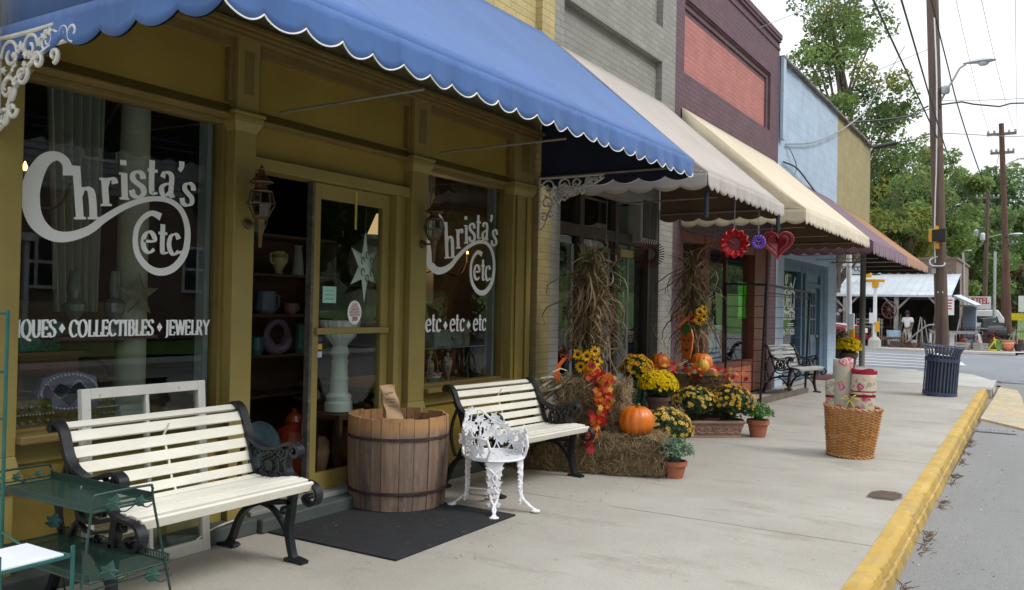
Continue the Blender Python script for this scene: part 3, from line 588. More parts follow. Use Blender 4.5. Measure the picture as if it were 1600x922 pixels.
for i in range(3): pen.ribbon([(4.95, 1.62 + i * .033), (5.05, 1.62 + i * .033)], [.008 - .002 * i] * 2)
g.build('card_print', M('teal_print', (.08, .32, .27), .6), o)
g = MB(); g.prism([(5.295 + .082 * math.cos(t_), 1.515 + .098 * math.sin(t_)) for t_ in np.linspace(0, 2 * math.pi, 25)[:-1]], lambda a, b, c: (-4.768 + c, a, b), .002); o = g.build('oval_decal', m_letter, dr)
g = MB(); pen = Pen(g, lambda a, b, k: (-4.7655 + .0003 * k, a + .13, b + .015), .17, .08)
for (txt, y0, y1, z) in (('CAVE', 5.135, 5.195, 1.560), ('SPRING', 5.12, 5.21, 1.539), ('COMMUNITY', 5.105, 5.225, 1.517), ('MERCHANTS', 5.10, 5.23, 1.495), ('ASSOCIATION', 5.105, 5.225, 1.473), ('2009', 5.132, 5.198, 1.432)): fit_text(pen, txt, y0, y1, z, .034 if txt == '2009' else .017)
g.build('decal_print', M('red_print', (.45, .05, .06), .6), o)
for i, (c, z) in enumerate((((.05, .05, .05), 1.285), ((.7, .35, .06), 1.225), ((.55, .6, .75), 1.165))): sticker(4.872, 4.93, z, z + .045, c, 'card_badge')
# ================================================================ GREY BRICK SHOP
m_gbrick = M_brick('grey_brick', (.30, .29, .255), (.22, .215, .19), .215, .078, .008); m_brown = M('dark_brown_frame', (.06, .045, .035), .6, .3, 4, .2, 40)
m_bluegrey = M('pale_blue_grey_frame', (.24, .27, .30), .6, .2, 4)
b2 = thing('brick_shop', 'grey painted brick shop with the pale grey awning and dark brown recessed front', 'shop', (FX, 10.2, 0))
g = MB()
g.box(-5.0, -4.74, 8.56, 11.53, 3.2, 8.6)                                      # back of the recesses
for a, b, c, d in ((8.302, 8.56, 0, 8.6), (11.53, 12.047, 0, 8.6), (8.56, 11.53, 5.13, 5.62), (8.56, 11.53, 3.0, 4.3), (8.56, 11.53, 7.9, 8.6)): g.box(-5.0, -4.645, a, b, c, d)
g.box(-14.5, -5.0, 8.302, 8.36, 0, 8.6); g.box(-14.5, -5.0, 11.99, 12.047, 0, 8.6); g.box(-14.5, -14.3, 8.36, 11.99, 0, 8.6); g.box(-14.4, -4.8, 8.31, 12.04, 8.2, 8.3)
g.build('brick_wall', m_gbrick, b2)
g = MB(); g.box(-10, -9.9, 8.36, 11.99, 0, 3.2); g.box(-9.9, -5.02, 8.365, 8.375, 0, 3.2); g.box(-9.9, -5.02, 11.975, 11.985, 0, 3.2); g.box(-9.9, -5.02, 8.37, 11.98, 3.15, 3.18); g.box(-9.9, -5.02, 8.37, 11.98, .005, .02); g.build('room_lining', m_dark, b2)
def sframe(par, x, segs, z0, z1, mat, name='window_frame', d=.09):
    g = MB()
    for (y0, y1) in segs: g.box(x - d, x, y0, y1, z0, z1)
    return g.build(name, mat, par, bevel=.004)
sf = MB()
for y in (8.56, 9.28, 10.30, 11.42): sf.box(-5.16, -5.03, y, y + .11, .05, 3.12)
sf.box(-5.16, -5.035, 8.60, 11.5, 2.46, 2.60); sf.box(-5.16, -5.035, 8.60, 11.5, 3.0, 3.12); sf.box(-5.16, -5.035, 8.60, 9.3, .05, .62); sf.box(-5.16, -5.035, 10.35, 11.5, .05, .62)
sf = sf.build('shop_front_frame', m_brown, b2, bevel=.004); sf.location.x += .27
g = MB(); g.box(-5.105, -5.10, 8.62, 11.45, .4, 3.05); g.build('pane', m_glass, sf)
g = MB()
for y0, y1 in ((8.67, 9.25), (9.42, 10.28), (10.43, 10.9)):
    for q in (y0, y1 - .07): g.box(-5.155, -5.09, q, q + .07, .6, 2.44)
    g.box(-5.155, -5.09, y0, y1, 2.36, 2.44); g.box(-5.155, -5.09, y0, y1, .6, .7)
g.build('sash_frame', m_bluegrey, b2, bevel=.003).location.x += .268
g = MB(); g.box(-5.1, -5.02, 10.46, 10.86, 2.28, 2.38); g.build('name_plate', M('brass_plate', (.40, .31, .10), .5, .2, 8), b2).location.x += .268
g = MB(); g.box(-5.0, -4.66, 8.56, 11.53, 0, .06); g.build('step', m_stepgreen, b2)
# air conditioner in the transom
ac = thing('air_conditioner', 'boxy cream window air conditioner above the door of the grey shop', 'air conditioner', (-4.95, 11.2, 2.62))
g = MB(); g.box(-5.3, -4.64, 10.86, 11.46, 2.50, 3.14); g.build('casing', M('ac_cream', (.34, .33, .30), .5, .1, 5), ac, bevel=.012)
g = MB(); g.box(-5.24, -5.0, 10.853, 10.862, 2.57, 3.08); 
for i in range(18): z = 2.58 + i * .027; g.obox((-5.12, 10.848, z), (.23, .014, .006), (.6, 0, 0), 1)
g.build('side_louvre', [M('ac_dark', (.05, .05, .05), .7), M('ac_fin', (.14, .14, .13), .6)], ac)
g = MB(); g.box(-4.642, -4.632, 10.92, 11.40, 2.56, 3.08)
for i in range(30): y = 10.93 + i * .016; g.box(-4.632, -4.628, y, y + .005, 2.57, 3.07, 1)
g.build('coil_grille', [MATS['ac_dark'], MATS['ac_fin']], ac)

# ================================================================ MAROON SHOP
m_mbrick = M_brick('maroon_brick', (.150, .088, .105), (.10, .062, .075), .215, .078, .008); m_pbrick = M_brick('pink_brick', (.46, .185, .16), (.36, .14, .125), .215, .078, .008, .12)
m_redwood = M('red_brown_wood', (.20, .055, .03), .5, .25, 3, .2, 30); m_salmon = M('salmon_panel', (.45, .16, .10), .6, .15, 3)
b3 = thing('brick_shop', 'maroon painted brick shop with a pink wall panel and red wooden window frames', 'shop', (FX, 15, 0))
g = MB()
for a, b, c, d in ((12.053, 12.42, 0, 7.27), (17.30, 17.947, 0, 7.27), (12.42, 17.30, 2.8, 5.20), (12.42, 17.30, 6.36, 7.27)): g.box(-5.0, FX, a, b, c, d)
for i in range(3): g.box(-5.0, FX - .028 * (i + 1), 12.42, 17.27 - .05 * i, 6.33 - .085 * i, 6.43 - .085 * i)
g.box(-5.0, -4.70, 17.16, 17.30, 5.1, 6.4); g.box(-5.0, FX + .035, 12.05, 17.95, 7.14, 7.20); g.box(-5.0, FX + .055, 12.05, 17.96, 7.20, 7.30); g.box(-5.0, FX + .02, 12.05, 17.948, 6.98, 7.03)
g.box(-14.5, -5.0, 12.053, 12.1, 0, 7.27); g.box(-14.5, -5.0, 17.9, 17.947, 0, 7.27); g.box(-14.5, -14.3, 12.1, 17.9, 0, 7.27); g.box(-14.4, -4.8, 12.06, 17.94, 6.9, 7.0)
g.build('brick_wall', m_mbrick, b3)
g = MB(); g.box(-4.98, -4.735, 12.42, 17.16, 5.18, 6.17); g.add([(-4.735, 12.42, 5.27), (-4.735, 17.16, 5.27), (FX, 17.16, 5.19), (FX, 12.42, 5.19)], [(0, 1, 2, 3)], 1); g.build('pink_panel', [m_pbrick, m_mbrick], b3)
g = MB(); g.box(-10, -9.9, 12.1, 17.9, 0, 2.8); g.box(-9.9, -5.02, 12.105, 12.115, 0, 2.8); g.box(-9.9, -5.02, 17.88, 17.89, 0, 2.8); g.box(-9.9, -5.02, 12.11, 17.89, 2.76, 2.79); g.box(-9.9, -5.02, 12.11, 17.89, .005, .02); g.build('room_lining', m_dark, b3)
sf = MB()
for y0, y1 in ((12.42, 12.60), (13.62, 13.85), (16.52, 17.30)): sf.box(-4.92, -4.68, y0, y1, .05, 2.8)
sf.box(-4.92, -4.69, 12.5, 17.2, 2.66, 2.80); sf.box(-4.92, -4.685, 12.5, 13.7, 2.08, 2.26); sf.box(-4.90, -4.70, 13.8, 16.55, .56, .66)
sf = sf.build('shop_front_frame', m_redwood, b3, bevel=.005)
g = MB(); g.box(-4.805, -4.80, 13.83, 16.55, .6, 2.7); g.box(-4.805, -4.80, 12.58, 13.64, .4, 2.7); g.build('pane', m_glass, sf)
g = MB(); g.box(-4.83, -4.77, 15.03, 15.07, .62, 2.68); g.build('glazing_bar', m_redwood, sf)
g = MB(); g.box(-4.83, -4.78, 12.6, 12.72, .05, 2.1); g.box(-4.83, -4.78, 13.5, 13.62, .05, 2.1); g.box(-4.832, -4.782, 12.72, 13.5, .05, .45); g.build('door', m_redwood, b3)
g = MB(); g.box(-4.95, -4.72, 13.84, 16.53, .04, .57); g.build('stall_riser', m_salmon, b3)
g = MB(); g.box(-4.72, -4.705, 16.75, 17.2, .06, 2.7); g.build('corner_board', M('dark_red_board', (.10, .035, .03), .6), b3)
# posters
def sheet(name, label, cat, x, y0, y1, z0, z1, mat):
    o = thing(name, label, cat, (x, (y0 + y1) / 2, z0)); g = MB(); g.grid(lambda u, v: (x + .01 * math.sin(v * 5 + u * 3), y0 + (y1 - y0) * u, z0 + (z1 - z0) * v), 6, 8); g.build('paper', mat, o, solid=.002); return o
o = sheet('poster', 'neon green poster taped inside the maroon shop window', 'poster', -4.845, 16.0, 16.52, 1.44, 2.13, M('neon_green', (.10, .85, .03), .6, .05))
g = MB(); pen = Pen(g, lambda a, b, k: (-4.828 + .0004 * k, a, b), .15, .05)
for z, a, b in ((1.95, 16.1, 16.35), (1.85, 16.15, 16.4), (1.70, 16.1, 16.42), (1.60, 16.2, 16.36), (1.53, 16.25, 16.45)): pen.ribbon([(a, z), (a * .6 + b * .4, z + .012), (b, z - .004)], [.012, .016, .010])
g.build('faint_writing', M('green_ink', (.05, .42, .03), .6), o)
o = sheet('notice_board', 'white sign with blue lettering low in the maroon shop window', 'sign', -4.86, 14.1, 15.25, .62, 1.32, M('sign_white', (.7, .72, .74), .5, .05))
g = MB(); pen = Pen(g, lambda a, b, k: (-4.842 + .0004 * k, a, b), .2, .08); m_blueink = M('blue_ink', (.08, .14, .5), .5)
fit_text(pen, "IT'S A", 14.2, 15.15, 1.08, .17);
for i, z in enumerate((.92, .84, .75, .68)): pen.ribbon([(14.25, z), (15.05 - .1 * (i % 2), z)], [.03, .03])
g.build('lettering', m_blueink, o)
# things behind the glass: blue pram-like chair and boxes
o = thing('shop_stool', 'dark blue covered chair behind the lower corner of the maroon shop window', 'chair', (-5.5, 15.75, .6)); g = MB(); g.lathe([(.30, 0), (.33, .15), (.28, .34), (.14, .44), (.02, .46)], (0, 0, 0), 18, 0, 1, 1.15); g.build('cover', M('navy_cloth', (.03, .06, .16), .8), o, True, smooth=True)
g = MB(); g.tube(arc((0, .1), .38, 0.2, 2.9, 12, lambda a, b: (.05, a, b)), .02); g.build('hood_rim', M('bright_blue', (.04, .12, .5), .5), o, True, smooth=True)

# ================================================================ BLUE AND TAN BLOCK BUILDING
m_bblock = M_brick('blue_block', (.43, .54, .66), (.34, .44, .55), .41, .205, .008, .06, .45); m_tblock = M_brick('tan_block', (.37, .31, .16), (.30, .25, .13), .41, .205, .008, .08, .45)
m_slate = M('slate_blue_paint', (.10, .17, .25), .55, .2, 3, .2, 30); m_slate2 = M('slate_blue_light', (.17, .24, .31), .55, .15, 3); m_coping = M('coping_tile', (.20, .18, .17), .7, .4, 6, .5, 20)
b4 = thing('corner_building', 'pale blue and tan block building at the end of the row', 'building', (FX, 23, 0))
g = MB(); g.box(-5.0, FX, 17.953, 24.0, 2.75, 6.84); g.box(-5.0, FX, 17.953, 18.60, 0, 2.75); g.box(-5.0, FX, 23.1, 24.15, 0, 2.75); g.box(-4.62, -4.56, 17.96, 18.16, 5.15, 6.86, 0)
g.box(-14.5, -5.0, 17.953, 18.0, 0, 6.84); g.box(-14.5, -14.4, 18, 29.2, 0, 6.84); g.box(-14.4, -4.9, 18, 29.1, 6.5, 6.6)
g.build('blue_wall', m_bblock, b4)
g = MB(); g.box(-5.0, FX - .002, 24.0, 29.2, 3.4, 6.84); g.box(-14.5, -5.0, 29.0, 29.2, 3.5, 6.84); g.box(-14.4, -9.0, 29.0, 29.2, 0, 3.5); g.build('tan_wall', m_tblock, b4)
g = MB(); y = 17.97
while y < 29.15: g.obox((-4.80, y + .16, 6.875 + RNG.normal(0, .006)), (.50, .315, .05), (0, RNG.normal(0, .02), 0)); y += .325
g.build('coping', m_coping, b4, bevel=.008)
g = MB(); g.box(-4.9, -4.70, 18.62, 23.1, 2.62, 2.76); g.box(-9, -5.0, 18.05, 24.1, 2.70, 2.76); g.box(-9, -5.0, 24.05, 24.14, 0, 2.75); g.box(-9.1, -9, 18, 29.2, 0, 2.75); g.build('soffit_and_back', m_slate, b4)
g = MB(); g.box(-9, -5.0, 24.15, 29.0, 3.45, 3.5); g.build('porch_ceiling', M('porch_brown', (.06, .04, .03), .8), b4)
sf = MB()
for y0, y1 in ((18.60, 18.72), (20.38, 20.52), (20.80, 20.98), (22.42, 22.60)): sf.box(-4.92, -4.70, y0, y1, .03, 2.64)
sf.box(-4.92, -4.71, 18.7, 22.5, 2.50, 2.63); sf.box(-4.92, -4.71, 18.7, 20.9, .03, .55); sf.box(-4.92, -4.715, 20.9, 22.5, 2.17, 2.28)
sf.box(-4.92, -4.74, 22.6, 23.1, .03, 2.64); sf = sf.build('shop_front_frame', m_slate, b4, bevel=.006)
g = MB(); g.box(-4.915, -4.76, 20.98, 22.42, 2.28, 2.5); g.build('transom_board', m_slate2, sf)
g = MB(); g.box(-4.815, -4.81, 18.7, 20.85, .5, 2.55); g.build('pane', m_glass, sf)
g = MB(); pen = Pen(g, lambda a, b, k: (-4.806 + .0004 * k, a, b), .2, .08)
pen.th, pen.tn = .26, .12; fit_text(pen, 'DELI', 19.15, 20.25, 1.66, .36); fit_text(pen, 'ICE CREAM', 19.2, 20.25, 1.40, .15); fit_text(pen, '06-777-8200', 19.15, 20.25, 1.06, .13)
pen.ribbon(spline([(19.2, 2.10, 0), (19.45, 2.18, 0), (19.5, 2.38, 0), (19.36, 2.34, 0), (19.45, 2.14, 0), (19.7, 2.10, 0), (19.85, 2.22, 0), (20.0, 2.10, 0), (20.15, 2.25, 0), (20.25, 2.38, 0)], 6), None, .3)
pen.ribbon(spline([(19.15, 2.0, 0), (19.7, 2.09, 0), (20.25, 2.0, 0)], 6), None, .35); pen.ribbon(spline([(19.15, 1.62, 0), (19.5, 1.56, 0), (19.9, 1.62, 0), (20.25, 1.56, 0)], 6), None, .35)
for z in (1.27, 1.22, 1.31): pen.ribbon([(19.6, z), (20.15, z)], [.02, .02])
g.build('lettering', m_letter, sf)
g = MB()
for a, b, c, d in ((20.98, 21.12, .05, 2.17), (21.66, 21.74, .05, 2.17), (22.28, 22.42, .05, 2.17), (21.1, 22.3, .05, 1.02), (21.1, 22.3, 2.05, 2.17), (21.1, 22.3, 1.38, 1.42), (21.1, 22.3, 1.72, 1.76), (21.36, 21.40, 1.0, 2.1), (22.0, 22.04, 1.0, 2.1)): g.box(-4.84, -4.79, a, b, c, d)
d_ = g.build('door', m_slate2, b4, bevel=.004)
g = MB(); g.box(-4.822, -4.816, 21.1, 22.3, 1.0, 2.1); g.build('pane', m_glass, d_)
g = MB(); g.ball((-4.76, 22.33, .98), .035); g.build('knob', M('brass', (.6, .45, .15), .3, .1, 5, metal=.9), d_, smooth=True)
g = MB()
for y0, y1 in ((21.15, 21.62), (21.78, 22.26)): g.box(-4.79, -4.782, y0, y1, .2, .85)
g.build('door_panel', m_slate, d_, bevel=.004)
g = MB(); g.box(-4.70, -4.2, 20.9, 22.6, .0, .022); tag(g.build('doormat', M('maroon_mat', (.16, .05, .05), .9, .2, 20)), 'small maroon door mat before the slate blue door', 'door mat')
# dark rooms behind the blue building's glass
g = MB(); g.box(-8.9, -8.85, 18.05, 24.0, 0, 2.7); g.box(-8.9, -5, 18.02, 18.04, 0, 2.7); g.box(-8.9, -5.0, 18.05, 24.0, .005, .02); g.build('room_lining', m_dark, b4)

# ================================================================ AWNINGS
def awning(label, y0, y1, xf, xw, zw, zt, zb, c, sc, trim=None, ends=(1, 1), under=(.02, .015, .012), seam=1.0, split=None, amp=.05, frame=True):
    a = thing('awning', label, 'awning', (FX, (y0 + y1) / 2, zt), 0, 'canvas awnings along the shop row')
    mc = M_cloth('canvas_' + str(len(MATS)), c, .05, .12, seam); bay = seam
    def top(u, v):
        y = y0 + (y1 - y0) * u; f = abs(math.sin(math.pi * (y - y0) / bay)); sag = .028 * math.sin(math.pi * v) * (.35 + .65 * f)
        return (xw + (xf - xw) * v, y, zw + (zt - zw) * v - sag)
    g = MB(); g.grid(top, max(12, int((y1 - y0) * 7)), 10)
    for y, e in ((y0, ends[0]), (y1, ends[1])):
        if e: g.grid(lambda u, v, y=y: (xw + (xf - xw) * u, y + .012 * math.sin(u * 6) * math.sin(v * 3), zt + (zw + (zt - zw) * u - zt) * v), 8, 6)
    cn = g.build('canopy', mc, a, smooth=True, solid=.003)
    g = MB(); g.grid(lambda u, v: tuple(Vector(top(.004 + .992 * u, v * .985)) - Vector((.012, 0, .014))), max(12, int((y1 - y0) * 7)), 10)
    for y, e, q in ((y0, ends[0], 1), (y1, ends[1], -1)):
        if e: g.grid(lambda u, v, y=y: (xw + (xf - .03 - xw) * u, y + q * .016, zb + .10 + (zw - .03 + (zt - zw) * u - zb - .10) * v), 6, 6)
        if e: ne = int((xf - xw) / (sc * 1.25) + .5); g.grid(lambda u, v, y=y, q=q, ne=ne: (xw + (xf - xw - .01) * u, y + q * .018 + .008 * math.sin(u * 15) * (1 - v), (lambda z0: z0 + (zt - z0) * v)(zb + amp * (1 - abs(math.sin(math.pi * u * ne)) ** .8))), ne * 12, 4)
    g.build('dark_underside', M('dark_underside_' + str(under), under, .9, .2, 2), cn, smooth=True)  # added dark sheet below the cloth; underside shade put into its colour
    def scal(s_, k): ph = (s_ / sc) % 1.0; return zb + amp * (1 - abs(math.sin(math.pi * ph)) ** .8)
    g = MB(); nf = int((y1 - y0) / sc * 12)
    def fr(u, v):
        y = y0 + (y1 - y0) * u; z0 = scal(y - y0, 0); rip = .010 * math.sin(y * 9) + .006 * math.sin(y * 23 + 1); return (xf + .004 + rip * (1 - v), y, z0 + (zt - z0) * v)
    g.grid(fr, nf, 4)
    dx = xf - xw
    for y, e in ((y0, ends[0]), (y1, ends[1])):
        if e:
            ne = int(dx / (sc * 1.25) + .5); se = dx / ne
            def en(u, v, y=y, se=se):
                z0 = zb + amp * (1 - abs(math.sin(math.pi * (u * dx / se))) ** .8); return (xw + dx * u, y + .008 * math.sin(u * 15) * (1 - v), z0 + (zt - z0) * v)
            g.grid(en, ne * 12, 4)
    va = g.build('valance', mc, a, smooth=True, solid=.003)
    if trim:
        g = MB(); g.tube([(fr(i / nf, 0)[0] + .003, fr(i / nf, 0)[1], fr(i / nf, 0)[2]) for i in range(nf + 1)], .0042, 5)
        if ends[1]: g.tube([(xw + dx * i / 60, y1 + .002, zb + amp * (1 - abs(math.sin(math.pi * (i / 60 * int(dx / (sc * 1.25) + .5)))) ** .8)) for i in range(61)], .0055, 5)
        g.build('binding', trim, va)
    g = MB(); q = .012; mf = M('awning_pipe', (.32, .31, .28), .45, .2, 6, metal=.5); zr = zb + .12
    g.tube([(xf - .03, y0 + .03, zr), (xf - .03, y1 - .03, zr)], q, 6); g.tube([(xw + .02, y0 + .03, zw - .03), (xw + .02, y1 - .03, zw - .03)], q, 6)
    for y in (y0 + .04, y1 - .04): g.tube([(xf - .03, y, zr), (xw + .02, y, zr - .01)], q, 6); g.tube([(xf - .03, y, zr + .04), (xw + .02, y, zw - .05)], q, 6)
    nb = max(2, int((y1 - y0) / 1.6))
    for i in range(1, nb): y = y0 + (y1 - y0) * i / nb; g.tube([(xf - .03, y, zr + .03), (xw + .02, y, zw - .06)], q * .8, 5); g.tube([(xf - .4, y, zr + .0), (xw + .03, y, zr - .02)], q * .8, 5)
    g.build('frame', mf, a, smooth=True)
    return a
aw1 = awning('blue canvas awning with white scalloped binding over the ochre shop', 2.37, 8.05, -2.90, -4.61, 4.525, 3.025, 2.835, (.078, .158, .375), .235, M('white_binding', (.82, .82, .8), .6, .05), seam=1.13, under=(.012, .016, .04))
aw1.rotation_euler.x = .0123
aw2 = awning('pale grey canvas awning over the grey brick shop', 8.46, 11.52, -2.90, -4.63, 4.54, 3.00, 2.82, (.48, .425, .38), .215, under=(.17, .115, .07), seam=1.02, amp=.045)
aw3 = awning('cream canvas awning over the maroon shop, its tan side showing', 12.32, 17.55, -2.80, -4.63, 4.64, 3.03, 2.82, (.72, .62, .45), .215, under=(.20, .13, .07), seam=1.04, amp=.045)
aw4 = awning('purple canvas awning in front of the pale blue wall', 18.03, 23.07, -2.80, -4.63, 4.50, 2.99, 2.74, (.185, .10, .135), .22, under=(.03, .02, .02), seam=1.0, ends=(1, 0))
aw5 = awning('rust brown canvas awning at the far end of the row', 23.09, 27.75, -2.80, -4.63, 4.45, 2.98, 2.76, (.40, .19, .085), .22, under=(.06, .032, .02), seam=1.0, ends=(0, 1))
# awning posts at the corner
for (x, y, rr, lab, mt, gi) in ((-4.44, 26.9, .085, 'thick grey wooden post holding up the corner porch', M('grey_post', (.20, .19, .17), .7, .3, 4, .3, 30, stretch=(1, 1, .2)), 1),):
    o = thing('porch_post', lab, 'post', (x, y, 0)); g = MB()
    if gi: g.tube([(0, 0, -.1), (0, 0, 1.4), (0, 0, 3.4)], [rr, rr * .98, rr * .95], 14)
    else: g.box(-rr, rr, -rr, rr, -.15, 3.2)
    g.build('shaft', mt, o, True, smooth=bool(gi)); g = MB(); g.box(-.13, .13, -.13, .13, -.15, .02); g.build('foot', m_conc2, o, True, bevel=.01)
# wall wires on the blue building
def cable(name, label, cat, pts, r, mat, n=6, group=None, sag=None):
    pts = [Vector(p) for p in pts]
    if sag is not None:
        a, b = pts; pts = [a.lerp(b, i / 24) - Vector((0, 0, sag * 4 * (i / 24) * (1 - i / 24))) for i in range(25)]
    g = MB(); g.tube(pts, r, n); return tag(g.build(name, mat, smooth=True), label, cat, group)
m_black = M('black_rubber', (.02, .02, .02), .5, .2, 5); m_wire = M('steel_wire', (.30, .30, .29), .5, .2, 5, metal=.4)
# ================================================================ BENCHES
m_slat = M('white_slat_paint', (.78, .755, .66), .55, .10, 3, .25, 40, stretch=(1, 1, 4), chips=(.30, .27, .22), chipamt=.70)
m_oldslat = M('weathered_slat', (.46, .44, .41), .7, .25, 4, .4, 40, stretch=(4, 1, 4))
m_blk = M('black_iron', (.010, .012, .016), .45, .3, 12, .35, 70, spec=.45)
def band(g, pts, y, w, t, n=6, m=0, sm=True):
    P = spline([(a, 0, b) for a, b in pts], n) if sm else [Vector((a, 0, b)) for a, b in pts]; k = len(P); vs_ = []
    tt = t if hasattr(t, '__len__') else [t] * k
    if len(tt) != k: tt = [tt[0] + (tt[-1] - tt[0]) * i / (k - 1) for i in range(k)]
    for i, p in enumerate(P):
        d = P[min(i + 1, k - 1)] - P[max(i - 1, 0)]; d.normalize(); nn = Vector((-d.z, 0, d.x)) * tt[i] / 2
        for s_, q in ((1, -1), (1, 1), (-1, 1), (-1, -1)): e = p + nn * s_; vs_.append((e.x, y + q * w / 2, e.z))
    fs = [(0, 1, 2, 3), (4 * k - 1, 4 * k - 2, 4 * k - 3, 4 * k - 4)]
    for i in range(k - 1):
        for j in range(4): j2 = (j + 1) % 4; fs.append((i * 4 + j2, i * 4 + j, i * 4 + 4 + j, i * 4 + 4 + j2))
    g.add(vs_, fs, m)
def ring(g, c, r, y, w, t, n=18): band(g, [(c[0] + r * math.cos(2 * math.pi * i / n), c[1] + r * math.sin(2 * math.pi * i / n)) for i in range(n + 1)], y, w, t, 1, sm=False)
def scroll(g, c, r, a0, turns, y, w, t, sgn=1): band(g, [(c[0] + r * (1 - .72 * i / 16) * math.cos(a0 + sgn * turns * 6.283 * i / 16), c[1] + r * (1 - .72 * i / 16) * math.sin(a0 + sgn * turns * 6.283 * i / 16)) for i in range(17)], y, w, t, 2)
def bench_end(g, y):
    w = .042
    band(g, [(.03, .885), (.038, .915), (.065, .934), (.105, .922), (.14, .885), (.165, .83), (.195, .765), (.245, .71), (.31, .682), (.37, .672), (.43, .678), (.49, .695), (.55, .715), (.605, .722), (.65, .70), (.655, .665), (.625, .648), (.598, .662), (.60, .682), (.62, .684)], y, .055, .022)
    g.tube([(.048, y - .03, .90), (.048, y + .03, .90)], .024, 10)
    band(g, [(.612, .712), (.572, .665), (.552, .61), (.560, .555), (.600, .520), (.669, .506), (.74, .500), (.79, .482), (.818, .44), (.805, .395), (.765, .37), (.725, .378), (.708, .405), (.735, .425), (.755, .408)], y, .055, .02)
    band(g, [(.155, .80), (.20, .73), (.232, .66), (.252, .59), (.285, .52), (.335, .472), (.40, .458), (.47, .466), (.54, .484), (.62, .505)], y, .05, .022)
    # flower medallion
    ring(g, (.405, .570), .083, y, .03, .013); ring(g, (.405, .570), .026, y, .04, .016, 10)
    for i in range(7): a = 6.283 * i / 7 + .2; ring(g, (.405 + .052 * math.cos(a), .570 + .052 * math.sin(a)), .023, y, .03, .010, 10)
    g.tube([(.405, y - .02, .57), (.405, y + .02, .57)], .02, 10)
    for c, r_, a0, sg in (((.27, .645), .035, 0, 1), ((.50, .655), .034, 2, -1), ((.49, .52), .026, 4, 1), ((.315, .52), .028, 1, 1), ((.535, .60), .03, 3, -1), ((.33, .655), .024, 1, -1), ((.455, .645), .022, 5, 1), ((.238, .70), .02, 0, 1)): scroll(g, c, r_, a0, 1.1, y, .03, .010, sg)
    # underside and legs
    band(g, [(.62, .505), (.60, .40), (.586, .29), (.575, .20), (.588, .12), (.608, .05), (.628, .015)], y, .045, (.05, .034)); band(g, [(.565, .012), (.62, .022), (.68, .016), (.715, .008)], y, .06, .022)
    band(g, [(.60, .365), (.46, .345), (.33, .325), (.22, .285), (.15, .225), (.105, .15), (.075, .08), (.04, .03)], y, .045, (.026, .036)); band(g, [(-.045, .008), (.02, .022), (.09, .02), (.105, .01)], y, .06, .022)
    band(g, [(.335, .322), (.42, .305), (.49, .255), (.545, .19), (.575, .13)], y, .035, .02); band(g, [(.60, .44), (.50, .42), (.40, .40), (.31, .43), (.28, .50)], y, .03, .014)
    band(g, [(.335, .472), (.27, .42), (.22, .33), (.19, .27)], y, .035, .02)
    for c, r_, a0, sg in (((.535, .30), .035, 0, 1), ((.46, .37), .022, 2, 1), ((.66, .46), .028, 2, 1), ((.40, .36), .022, 0, -1)): scroll(g, c, r_, a0, 1.0, y, .03, .010, sg)
    band(g, [(.20, .77), (.13, .60), (.12, .45), (.17, .30)], y, .03, .014)
def bench(label, loc, rz, mats, half=.595):
    o = thing('garden_bench', label, 'bench', loc, rz, 'slatted benches with black cast iron ends')
    g = MB()
    for i, (u, z, tl) in enumerate([(.070, .918, 1.35), (.128, .865, .62), (.163, .785, .40), (.193, .705, .36), (.219, .625, .32), (.247, .548, .36)]):
        h = (.045, .062, .062, .060, .060, .055)[i]; g.obox((u, 0, z - .012), (.02, half * 2 - .03, h), (0, -tl if i else -.95, 0))
    g.build('backrest', mats, o, True, bevel=.004)
    g = MB()
    for u, z, tl in ((.315, .480, .12), (.395, .474, .0), (.475, .482, -.10), (.555, .496, -.10), (.635, .506, -.03), (.715, .504, .10)): g.obox((u, 0, z + .012), (.060, half * 2 - .03, .022), (0, tl, 0))
    g.obox((.772, 0, .488), (.022, half * 2 - .03, .055), (0, .35, 0)); g.build('seat', mats, o, True, bevel=.004)
    for y in (-half, half): g = MB(); bench_end(g, y); g.build('end_frame', m_blk, o, True, bevel=.003)
    g = MB(); g.tube([(.20, .0, .88), (.15, 0, .80), (.205, 0, .66), (.235, 0, .56), (.29, 0, .47)], .007, 6); g.tube([(.30, -half, .33), (.30, half, .33)], .010, 6); g.build('brace_rod', mats, o, True)
    return o
bench('white slatted bench nearest the camera, in front of the large lettered window', (-4.5, 3.215, .0), 0, m_slat)
bench('white slatted bench between the wooden tub and the hay bales', (-4.40, 6.70, .0), R(-5.9), m_slat).scale = (1, 1, .95)
bench('weathered grey slatted bench far along the row, before the deli window', (-4.47, 17.25, .0), R(-14), m_oldslat, .52)

# ================================================================ WHITE CAST IRON CHAIR
m_cw = M('white_cast_paint', (.80, .80, .82), .45, .05, 10, .5, 80)
def leafcard(g, c, nrm, up, size, th=.006, m=0, lobes=5):
    nrm = Vector(nrm).normalized(); up = Vector(up); up = (up - nrm * up.dot(nrm)).normalized(); x = up.cross(nrm); c = Vector(c)
    poly = []
    for i in range(lobes * 2):
        a = math.pi * 2 * i / (lobes * 2) + math.pi / 2; r_ = size * (1.0 if i % 2 == 0 else .55) * (1.15 if i == 0 else 1)
        poly.append((r_ * math.cos(a), r_ * math.sin(a)))
    g.prism(poly, lambda a, b, k: tuple(c + x * a + up * b + nrm * (k - th / 2 - .25 * (a * a + b * b) / size)), th, m)
ch = thing('garden_chair', 'white cast iron garden chair with a grape leaf back beside the tub', 'chair', (-3.63, 5.68, 0), R(-19))
def cpol(a, r_, z): return (r_ * math.cos(a), r_ * math.sin(a), z)
def backz(t): return .60 + .17 * math.exp(-((t - math.pi) / .75) ** 2)        # t angle, pi = rear
